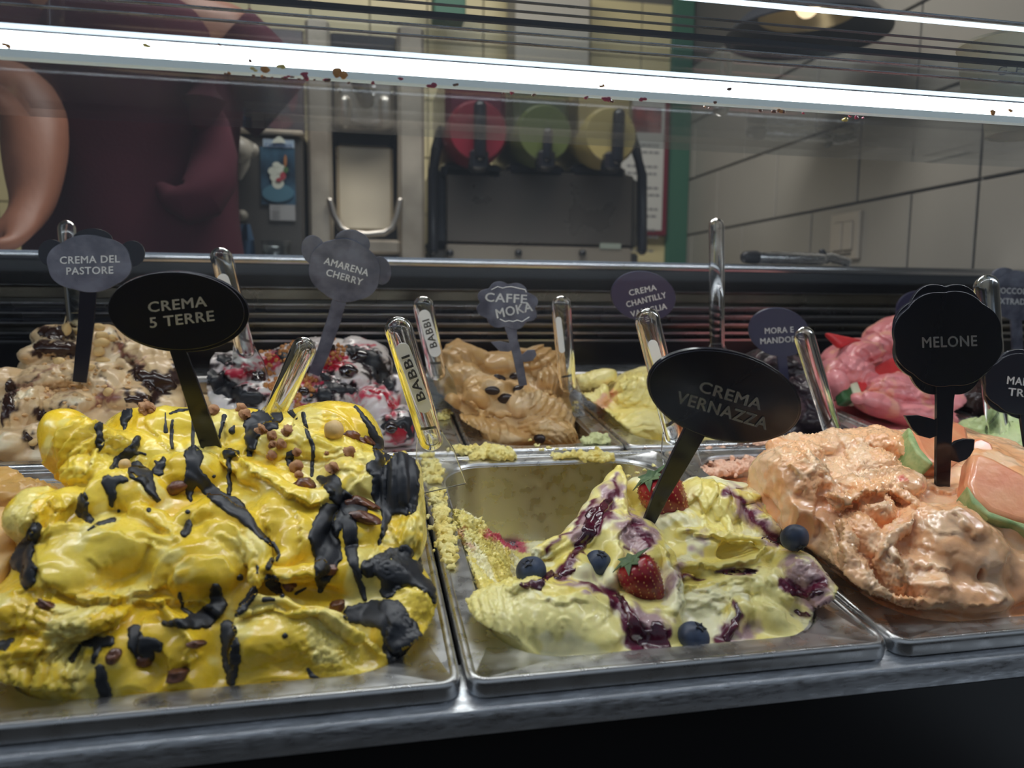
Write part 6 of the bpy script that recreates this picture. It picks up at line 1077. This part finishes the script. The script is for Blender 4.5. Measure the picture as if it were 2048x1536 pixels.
tag(MB().box((-2.4, 1.36, ZF), (XW - .004, YB - .04, .14), bev=.005).build('back_cabinet', MDARK, loc=(-.5, 1.8, ZF)), 'dark cabinet under the steel back counter', 'cabinet')
CZ = .18
def boxw(x0, x1, Y, dep, z0, z1, bev=.005):
    return MB().box((x0, Y, z0), (x1, Y + dep, z1), bev=bev)
# whipped cream machine
Yw = 1.45; a, b = at(424, 400, Yw)[0], at(606, 400, Yw)[0]; zt = at(500, 268, Yw)[2]
o = empty('cream_machine', ((a + b) / 2, Yw + .15, CZ), 'grey whipped cream machine with a poster on its front, beside the man', 'machine')
boxw(a, b, Yw, .4, CZ, zt, .006).build('body', MGREY, o); boxw(a - .01, b + .005, Yw - .01, .42, zt, zt + .012, .004).build('top_plate', MSTL, o)
c0, c1 = at(475, 285, Yw - .06), at(480, 360, Yw - .06)
MB().loft([[c0 + (c1 - c0) * t + np.array([math.cos(w) * r, math.sin(w) * r, 0]) for w in np.linspace(0, 6.28, 17)[:-1]] for t, r in ((-.1, .02), (0, .034), (.25, .034), (.35, .026), (.6, .022), (.75, .016), (.95, .006), (1, .002))], True, True).build('nozzle', NOZ, o)
MB().tube([at(475, 300, Yw), at(475, 300, Yw - .08)], .03, 14).build('nozzle_mount', NOZ, o); MB().tube([at(497, 302, Yw - .03), at(503, 300, Yw - .05)], .016, 12).build('lever', NOZ, o)
MB().tube([at(484, 431, Yw + .002), at(484, 431, Yw - .012)], .013, 18).build('dial', KNOB, o)
PBL = mat('poster_blue', s2l(60, 92, 116), .35, col2=s2l(22, 30, 44), mscale=14); f = bxp(523, 296, 589, 408, Yw - .004, .004, 0).build('poster', PBL, o, smooth=False)
plw = Plane((555, 330), Yw - .006, (555, 400), Yw - .006)
def pdisc(pl, cx, cy, rx, ry, m, nm, par, off=.0006): return MB().prism([pl(x, y, off) for x, y in ellipse(cx, cy, rx, ry, 0, 20)], -pl.n * .0004).build(nm, m, par, smooth=False)
WHT = mat('print_white', s2l(190, 196, 186), .5); PRED = mat('print_red', s2l(150, 56, 66), .5); PBLUE = mat('print_blue', s2l(60, 110, 190), .5)
for k, (cx, cy, rx, ry, m) in enumerate(((556, 386, 32, 18, mat('print_teal', s2l(70, 110, 130), .5)), (556, 366, 12, 12, WHT), (556, 354, 16, 11, WHT), (549, 342, 13, 9, WHT), (560, 338, 12, 9, WHT), (553, 330, 8, 6, WHT), (566, 352, 6, 8, PRED), (558, 360, 6, 4, PRED), (572, 340, 5, 6, mat('print_leaf', s2l(70, 100, 60), .5)), (571, 322, 3, 12, mat('print_wafer', s2l(150, 100, 60), .5)))): pdisc(plw, cx, cy, rx, ry, m, 'printed_shape', f, .0006 + .0003 * k)
f = bxp(526, 280, 588, 295, Yw - .004, .004, 0).build('logo_strip', mat('logo_paper', s2l(150, 170, 190), .5), o, smooth=False); text_on(plw, 'CARPIGIANI', 557, 291, 54, 8, 1, PBLUE, f, .001)
MB().prism([plw(x, y, .001) for x, y in ((543, 286), (550, 277), (558, 272), (566, 277), (572, 286))], -plw.n * .0004).build('logo_peak', WHT, f, smooth=False)
f = bxp(540, 410, 590, 440, Yw - .004, .004, 0).build('sticker', mat('sticker_paper', s2l(150, 152, 154), .6), o, smooth=False)
mm = MB()
for k in range(5): mm.prism([plw(545, 415 + k * 5, .001), plw(560, 415 + k * 5, .001), plw(560, 416.6 + k * 5, .001), plw(545, 416.6 + k * 5, .001)], -plw.n * .0003)
tag(mm.build('printed_lines', INK, f, smooth=False), kind='stuff')
# paper cup and glass straw by the machine
c = at(553, 500, 1.36); o = empty('plastic_cup', (c[0], c[1], CZ), 'small clear plastic cup standing under the cream machine', 'cup')
MB().loft([[np.array([c[0] + r * math.cos(w), c[1] + r * math.sin(w), z]) for w in np.linspace(0, 6.28, 19)[:-1]] for r, z in ((.018, CZ), (.024, CZ + .07), (.031, CZ + .135), (.033, CZ + .137), (.030, CZ + .137), (.022, CZ + .07), (.016, CZ + .003))], True, True).build('cup_wall', ACRYLS, o)
c = at(516, 262, Yw + .1); o = empty('glass_syrup_tube', (c[0], c[1], zt + .012), 'clear upright tube on top of the cream machine', 'tube')
MB().tube([(c[0], c[1], zt + .012), (c[0] - .004, c[1], zt + .15)], .005, 10).build('tube', ACRYLS, o); MB().tube([(c[0], c[1], zt + .014), (c[0], c[1], zt + .05)], .011, 12).build('base_collar', ACRYLS, o)
# dark poster wall behind the cream machine
f = tag(bxp(461, 60, 606, 268, YB - .06, .03, .003).build('dark_poster', mat('dark_poster_print', s2l(28, 26, 44), .35, col2=s2l(60, 26, 40), mscale=9)), 'dark poster on the wall above the cream machine', 'poster')
plp = Plane((520, 180), YB - .062, (520, 260), YB - .062)
for cx, cy, rx, ry, cc in ((505, 238, 16, 8, (170, 130, 140)), (548, 205, 8, 30, (120, 50, 60)), (515, 200, 12, 12, (70, 60, 84)), (492, 170, 8, 12, (110, 50, 80)), (585, 190, 10, 34, (90, 30, 44)), (560, 245, 26, 14, (90, 40, 50)), (540, 175, 20, 20, (36, 40, 70))): MB().prism([plp(x, y, .001) for x, y in ellipse(cx, cy, rx, ry, 0, 18)], -plp.n * .0005).build('printed_shape', mat('print', s2l(*cc), .5), f, smooth=False)
# soft serve tower
Ys = 1.5; o = empty('soft_serve_machine', (at(730, 400, Ys)[0], Ys + .2, CZ), 'tall brushed steel soft serve machine with a recessed front', 'machine')
x0, x1, x2, x3 = [at(x, 350, Ys)[0] for x in (615, 664, 797, 850)]; zt = at(700, 40, Ys)[2]
boxw(x0, x1, Ys, .45, CZ, zt, .008).build('side_column', MSTL, o); boxw(x2, x3, Ys, .45, CZ, zt, .008).build('side_column', MSTL, o); boxw(x1 - .002, x2 + .002, Ys + .09, .35, CZ, zt, .004).build('back_panel', MDARK, o)
z = lambda y: at(730, y, Ys)[2]
boxw(x1 + .008, x2 - .006, Ys + .02, .07, z(252), z(150), .012).build('dispensing_head', MSTEEL, o)
hd = o.children[-1]
for xx in (690, 770): MB().tube([at(xx, 205, Ys + .02), at(xx, 245, Ys + .02)], .016, 14).build('head_rib', MSTEEL, o)
for xx, yy in ((680, 182), (785, 186)): MB().tube([at(xx, yy, Ys + .022), at(xx, yy, Ys + .010)], .005, 10).build('bolt', BRASS, o)
MB().tube([at(717, 160, Ys - .02), at(732, 200, Ys - .02)], .02, 14).build('valve_handle', MDARK, o)
for xx, yy in ((717, 176), (748, 176), (717, 192), (746, 192)): MB().ell(at(xx, yy, Ys - .005), (.006,) * 3).build('screw_cap', STEEL, o)
boxw(x1 + .012, x2 - .012, Ys + .075, .02, z(286), z(254), .003).build('dark_band', MDARK, o)
MB().tube([at(700, 242, Ys + .02), at(735, 252, Ys + .005), at(765, 244, Ys + .02)], .009, 10).build('spout_bar', MDARK, o)
bxp(674, 292, 786, 462, Ys + .06, .03, .008).build('splash_panel', mat('splash_steel', s2l(226, 214, 190), .35, .5, rvar=.1, bscale=8), o)
MB().tube([at(x, y, Ys - .01) for x, y in ((660, 402), (668, 430), (682, 456), (700, 466), (735, 469), (768, 466), (784, 456), (794, 430), (800, 402))], .008, 10).build('tray_rail', MSTEEL, o)
bxp(672, 480, 800, 506, Ys - .02, .08, .006).build('drip_tray', MSTL, o)
# granita machine with three bowls
Yg2 = 1.62; o = empty('slush_machine', (at(1075, 400, Yg2)[0], Yg2 + .2, CZ), 'black slush machine with three coloured drums', 'machine')
X = lambda x: at(x, 400, Yg2)[0]; Z = lambda y, x=1075: at(x, y, Yg2)[2]
boxw(X(862), X(1288), Yg2 + .03, .42, CZ, Z(500), .006).build('base', MGREY, o)
boxw(X(862), X(1286), Yg2 + .02, .42, Z(500), Z(335), .02).build('housing', MBLK, o)
boxw(X(893), X(1266), Yg2, .03, Z(488), Z(343), .003).build('front_panel', mat('slush_panel', s2l(104, 98, 92), .3, .7, rvar=.08, bscale=7), o)
for xx in (866, 1284): MB().tube([at(xx, 500, Yg2), at(xx, 350, Yg2), at(xx + (6 if xx < 1000 else -12), 300, Yg2), at(xx + (16 if xx < 1000 else -24), 262, Yg2 + .05)], .014, 12).build('frame_tube', MBLK, o)
boxw(X(893), X(1266), Yg2 + .0, .05, CZ, Z(492), .003).build('tray', mat('tray_steel', s2l(150, 142, 130), .4, .5), o)
for xx in (900, 1037, 1165): MB().tube([at(xx, 506, Yg2 + .01), at(xx, 506, Yg2 - .012)], .010, 12).build('foot_knob', MBLK, o)
f = bxp(1200, 487, 1242, 497, Yg2 - .003, .004, 0).build('badge', mat('badge', s2l(150, 160, 150), .5), o, smooth=False)
for i, (cx, cy, r, cc, c2) in enumerate(((956, 262, 61, (112, 22, 40), (72, 16, 38)), (1090, 266, 58, (80, 90, 48), (64, 70, 50)), (1222, 270, 58, (156, 142, 92), (132, 120, 84)))):
    c = at(cx, cy, Yg2 - .09); R = r * (c[1] + .365) / F; m1 = mat('drum_fill', s2l(*cc), .35, coat=.5); m2 = mat('bowl_fill', s2l(*c2), .3, coat=.5)
    circ = lambda r_, y: [np.array([c[0] + r_ * math.cos(w), y, c[2] + r_ * math.sin(w)]) for w in np.linspace(0, 6.28318, 33)[:-1]]
    MB().loft([circ(.002, c[1]), circ(R * .9, c[1]), circ(R, c[1] + .012), circ(R, c[1] + .36), circ(.002, c[1] + .36)], False, True).build('drum', m1, o)
    MB().box((c[0] - R * 1.0, c[1] + .03, c[2]), (c[0] + R * 1.0, c[1] + .37, c[2] + R * 2.2), bev=.015).build('bowl', m2, o)
    MB().tube([at(cx + (4, 6, 16)[i], cy + (-48, 0, -40)[i], Yg2 - .115), at(cx + (4, 4, 12)[i], cy + 48, Yg2 - .115)], .016 if i != 1 else .013, 14).build('tap', MBLK, o)
    MB().box((c[0] - R * .3, c[1] - .03, c[2] - R * 1.3), (c[0] + R * .3, c[1] + .02, c[2] - R * .6), bev=.008).build('tap_block', MBLK, o)
    boxw(c[0] - R * 1.06, c[0] + R * 1.06, Yg2 + .0, .36, c[2] - R * 1.35, c[2] - R * .8, .01).build('bowl_cradle', MBLK, o)
# pale cabinet and green box seen above the light bar
f = tag(bxp(1030, -60, 1182, 150, 2.2, .15).build('wall_cabinet', mat('pale_cabinet', s2l(150, 146, 136), .6), loc=at(1100, 60, 2.2)), 'pale wall cabinet above the slush machine', 'cabinet')
f = tag(bxp(868, -60, 932, 32, 2.15, .1).build('green_box', T_GREEN, loc=at(900, 0, 2.15)), 'dark green box on the wall at the top edge', 'box')
# steel portioner lying on the rail
A, B = at(1492, 527, .83), at(1640, 537, .835); A[2] = B[2] = .272; o = empty('steel_tongs', (A[0], A[1], .262), 'steel tool with a round handle lying on the back rail', 'utensil')
MB().tube([A, A + (B - A) * .12], [.0105, .0115], 16).build('handle_cap', MDARK, o); MB().tube([A + (B - A) * .1, B], .0108, 16).build('handle', STEEL, o)
MB().tube([B, B + np.array([.02, .004, .004]), B + np.array([.055, .004, -.004])], [.010, .009, .008], 12).build('neck', STEEL, o); MB().tube([B + np.array([.002, 0, .012]), B + np.array([.012, 0, -.002])], .006, 10).build('thumb_lever', MDARK, o)
# pendant lamp
LMP = mat('lamp_shade_dark', s2l(50, 52, 58), .4, .3); LIN = mat('lamp_shade_inner', s2l(190, 176, 140), .3, .4)
c = at(1612, 72, 1.3); c = np.array([c[0], c[1], c[2]]); o = empty('pendant_lamp', (c[0], c[1], ZC), 'wide dark pendant lamp with a warm metal inside hanging at the top right', 'lamp')
cr = lambda r, z: [np.array([c[0] + r * math.cos(w), c[1] + r * math.sin(w), c[2] + z]) for w in np.linspace(0, 6.28318, 41)[:-1]]
MB().loft([cr(.185, 0), cr(.186, .004), cr(.15, .04), cr(.10, .07), cr(.055, .12), (cr(.02, .16)), cr(.018, .2)], False, True).build('shade', LMP, o)
MB().loft([cr(.184, .001), cr(.148, .030), cr(.108, .046)], False, False).build('inner_rim', LMP, o); MB().loft([cr(.109, .045), cr(.09, .062), cr(.053, .11), cr(.01, .12)], False, True).build('reflector', LIN, o)
MB().ell(c + np.array([0, 0, .075]), (.03, .03, .035)).build('bulb', mat('warm_bulb', (1, .8, .5), .4, emit=(1, .75, .45), estr=1.4), o); MB().tube([c + np.array([0, 0, .2]), (c[0], c[1], ZC)], .003, 8).build('cord', MBLK, o)
# paper cups on the glass shelf
CUPM = mat('paper_cup', s2l(186, 180, 158), .6); CUPI = mat('cup_print', s2l(70, 70, 84), .6)
for (x, y, Yc, rr, l) in ((2010, 128, .30, .042, 'pale paper cup with GELATO lettering on the glass shelf at the top right'), (2062, 60, .37, .046, 'second pale paper cup behind the first on the glass shelf')):
    c = at(x, y, Yc); c[2] = SHZ + .008; o = empty('paper_cup', c, l, 'cup', 'paper cups')
    cc = lambda r, z: [np.array([c[0] + r * math.cos(w), c[1] + r * math.sin(w), c[2] + z]) for w in np.linspace(0, 6.28318, 33)[:-1]]
    MB().loft([cc(rr * .1, .002), cc(rr * .72, .002), cc(rr * .74, 0), cc(rr * .78, 0), cc(rr, .065), cc(rr * 1.04, .067), cc(rr * 1.02, .070), cc(rr * .97, .067), cc(rr * .75, .006), cc(rr * .1, .006)], True, True).build('cup_wall', CUPM, o)
    for k, ch in enumerate('GELATO'):
        w = -math.pi / 2 - .8 + k * .32; q = c + np.array([rr * .90 * math.cos(w), rr * .90 * math.sin(w), .03]); e = np.array([-math.sin(w), math.cos(w), 0])
        cu = bpy.data.curves.new('t', 'FONT'); cu.body = ch; cu.size = .012; cu.align_x = 'CENTER'; t = bpy.data.objects.new('t', cu); COL.objects.link(t); me = bpy.data.meshes.new_from_object(t.evaluated_get(bpy.context.evaluated_depsgraph_get()))
        nrm = np.array([math.cos(w), math.sin(w), -.3]); P = [q + e * v.co[0] + np.array([0, 0, 1]) * v.co[1] + nrm * (.0022 + v.co[1] * .25) for v in me.vertices]; Fc = [tuple(p.vertices) for p in me.polygons]
        bpy.data.objects.remove(t); mobj('letter', P, Fc, CUPI, o, smooth=False)
# ================================================================ PERSON
SKIN = mat('skin', s2l(152, 102, 80), .5, bump=.0004, bscale=120, mottle=.15, mscale=12, sss=.1); MAR = mat('maroon_cotton', s2l(72, 17, 36), .9, bump=.0005, bscale=200); JEAN = mat('blue_denim', s2l(44, 62, 92), .9, bump=.0006, bscale=260); HAIR = mat('dark_hair', s2l(34, 26, 22), .7)
EYE = mat('eye', s2l(40, 30, 26), .3)
YT = 1.14
def P3(x, y, Y): return at(x, y, Y)
tors = P3(275, 300, YT); X0 = tors[0] - .01
o = empty('person', (X0, YT, ZF), 'man in a maroon T-shirt leaning one straight arm on the back rail at the left', 'person')
zs = .66; sh = P3(98, 60, 1.10)
J = {}; Vs = []; Es = []; Rs = []
def j(n, p, r, par=None, r2=None):
    J[n] = len(Vs); Vs.append(tuple(p)); Rs.append((r, r2 or r))
    if par: Es.append((J[par], J[n]))
j('pelvis', (X0, YT + .02, .12), .15, None, .11); j('waist', (X0, YT + .02, .30), .135, 'pelvis', .10); j('chest', (X0, YT + .02, .52), .15, 'waist', .105); j('uch', (X0, YT + .02, .66), .12, 'chest', .09)
j('neck', (X0, YT + .02, .76), .058, 'uch'); j('head0', (X0, YT - .01, .85), .072, 'neck', .08); j('head1', (X0, YT - .01, .95), .078, 'head0', .092); j('head2', (X0, YT + .0, 1.0), .055, 'head1', .07)
el = P3(72, 215, 1.03); wr_ = P3(66, 428, .935); hd = P3(30, 478, .895)
j('shL', (X0 - .17, YT + .0, .67), .072, 'uch'); j('upL', np.array([X0 - .21, YT - .04, .56]), .062, 'shL'); j('elL', el, .052, 'upL'); j('foreL', el * .62 + wr_ * .38, .054, 'elL'); j('lowL', el * .25 + wr_ * .75, .041, 'foreL'); j('wrL', wr_, .033, 'lowL', .028); j('palmL', hd, .040, 'wrL', .018)
j('shR', (X0 + .17, YT + .03, .67), .07, 'uch'); er = P3(425, 185, YT + .14); j('upR', (X0 + .24, YT + .06, .60), .056, 'shR'); j('elR', P3(440, 160, YT + .10) + np.array([.02, .0, .02]), .046, 'upR'); j('foR', P3(470, 120, YT + .24), .038, 'elR'); j('wrR', P3(492, 95, YT + .34), .028, 'foR'); j('palR', P3(505, 80, YT + .38), .03, 'wrR', .016)
for s_ in (-1, 1):
    n = 'LR'[s_ > 0]; j('hip' + n, (X0 + s_ * .09, YT + .02, .04), .095, 'pelvis'); j('knee' + n, (X0 + s_ * .11, YT, -.34), .06, 'hip' + n); j('ank' + n, (X0 + s_ * .11, YT + .04, -.72), .04, 'knee' + n); j('toe' + n, (X0 + s_ * .12, YT - .12, -.765), .034, 'ank' + n)
for k in range(4):
    b0 = hd + np.array([-.022 + .004 * k, -.006 - .0, .0]) + np.array([0, 1, 0]) * (.024 - .016 * k); pr = 'palmL'
    for q, (L, r) in enumerate(((.022, .0105), (.05, .0095), (.074, .0085))):
        j('f%d%d' % (k, q), b0 + np.array([-L * (1.0 + .05 * (k == 1)), -.004 * k - L * .12, -.010 - .006 * q + .004]), r, pr); pr = 'f%d%d' % (k, q)
pr = 'palmL'
for q, (dx, dy, dz, r) in enumerate(((.012, -.03, -.006, .012), (.002, -.05, -.012, .0105), (-.016, -.062, -.018, .009))): j('th%d' % q, hd + np.array([dx, dy, dz]), r, pr); pr = 'th%d' % q
pr0 = J['palR']
for k in range(4):
    d = np.array(Vs[J['palR']]) - np.array(Vs[J['wrR']]); d /= np.linalg.norm(d); j('g%d' % k, np.array(Vs[pr0]) + d * .05 + np.array([0, .012, .006]) * (k - 1.5), .009, 'palR'); j('gg%d' % k, np.array(Vs[J['g%d' % k]]) + d * .035 + np.array([0, 0, -.01]), .008, 'g%d' % k)
j('gt', np.array(Vs[pr0]) + np.array([-.01, -.02, .025]), .01, 'palR')
me = bpy.data.meshes.new('body'); loc = np.array(parent_loc(o)); me.from_pydata([tuple(np.array(v) - loc) for v in Vs], Es, []); bo = bpy.data.objects.new('body', me); COL.objects.link(bo); bo.parent = o
m = bo.modifiers.new('skin', 'SKIN'); m.use_smooth_shade = True; me.skin_vertices or None
if not me.skin_vertices:
    bpy.context.view_layer.objects.active = bo
for i, r in enumerate(Rs): me.skin_vertices[0].data[i].radius = r
me.skin_vertices[0].data[0].use_root = True
m = bo.modifiers.new('sub', 'SUBSURF'); m.levels = m.render_levels = 2; me.materials.append(SKIN)
def ring(cx, cy, z, rx, ry, n=40, ph=0, wob=0): return [np.array([cx + rx * math.cos(t) * (1 + wob * math.sin(5 * t + ph)), cy + ry * math.sin(t) * (1 + wob * math.sin(5 * t + ph)), z]) for t in np.linspace(0, 2 * math.pi, n + 1)[:-1]]
RG = [(.18, .19, .145, .04), (.24, .19, .145, .03), (.32, .182, .14, .02), (.42, .178, .135, .015), (.52, .185, .135, .01), (.60, .195, .13, .005), (.66, .19, .12, 0), (.705, .15, .10, 0), (.735, .085, .075, 0), (.765, .07, .066, 0)]
so = MB().loft([ring(X0, YT + .02, z, a, b_, ph=z * 12, wob=w) for z, a, b_, w in RG], False, False); sh_ = so.build('t_shirt', MAR, o); mm_ = sh_.modifiers.new('s', 'SOLIDIFY'); mm_.thickness = .004; mm_ = sh_.modifiers.new('u', 'SUBSURF'); mm_.levels = mm_.render_levels = 1
for p0, p1, r0, r1 in ((np.array([X0 - .15, YT + .01, .66]), np.array([X0 - .222, YT - .03, .55]), .095, .092), (np.array([X0 + .15, YT + .03, .66]), np.array([X0 + .26, YT + .07, .57]), .09, .085)): MB().tube([p0, (p0 + p1) / 2, p1], [r0, (r0 + r1) / 2, r1], 24, caps=False, round_end=False).build('sleeve', MAR, sh_)
yf = YT - .135
MB().tube([P3(x, y, Y) for x, y, Y in ((318, 372, yf + .040), (345, 398, yf + .022), (375, 408, yf + .014), (402, 396, yf + .018), (422, 362, yf + .036), (430, 310, yf + .06), (424, 250, yf + .08), (408, 190, yf + .09))], [.010, .022, .034, .040, .042, .038, .030, .016], 20).build('gathered_fold', MAR, sh_)
MB().tube([P3(x, y, Y) for x, y, Y in ((405, 140, yf + .05), (410, 200, yf + .04), (405, 240, yf + .05))], [.03, .035, .02], 14).build('side_fold', MAR, sh_)
MB().loft([ring(X0, YT + .02, z, a, b_) for z, a, b_ in ((.22, .175, .13), (.12, .18, .135), (.03, .185, .135), (0, .17, .12))], True, False).build('jeans', JEAN, o)
for s_ in (-1, 1): MB().tube([(X0 + s_ * .09, YT + .02, .05), (X0 + s_ * .11, YT, -.34), (X0 + s_ * .11, YT + .04, -.73)], [.105, .08, .07], 20, round_end=False).build('jeans_leg', JEAN, o)
for s_ in (-1, 1): MB().ell((X0 + s_ * .115, YT - .05, -.755), (.045, .13, .045), None, 16, 10).build('shoe', MBLK, o)
hc = np.array([X0, YT - .01, .93])
MB().ell(hc + np.array([0, .02, .045]), (.09, .10, .085), None, 20, 12, .04, 3).build('hair', HAIR, o); MB().ell(hc + np.array([0, -.098, -.01]), (.014, .02, .024)).build('nose', SKIN, o); MB().ell(hc + np.array([0, -.088, -.05]), (.024, .008, .006)).build('mouth', mat('lips', s2l(140, 70, 66), .5), o)
for s_ in (-1, 1): MB().ell(hc + np.array([s_ * .031, -.082, .015]), (.012, .008, .007)).build('eye', EYE, o); MB().ell(hc + np.array([s_ * .082, 0, -.005]), (.01, .02, .03)).build('ear', SKIN, o)
tag(MB().loft([[at(x0 + (x1 - x0) * t, y, 1.28 + .012 * math.sin(t * 12 + y)) for t in np.linspace(0, 1, 12)] + [at(x0 + (x1 - x0) * t, y, 1.29 + .012 * math.sin(t * 12 + y)) for t in np.linspace(1, 0, 12)] for y, x0, x1 in ((448, 478, 500), (480, 462, 508), (520, 452, 512), (600, 446, 514))], True, True).build('blue_cloth', mat('blue_cloth', s2l(62, 92, 124), .9), loc=at(480, 600, 1.28)), 'blue cloth hanging off the counter in front of the cream machine', 'cloth')
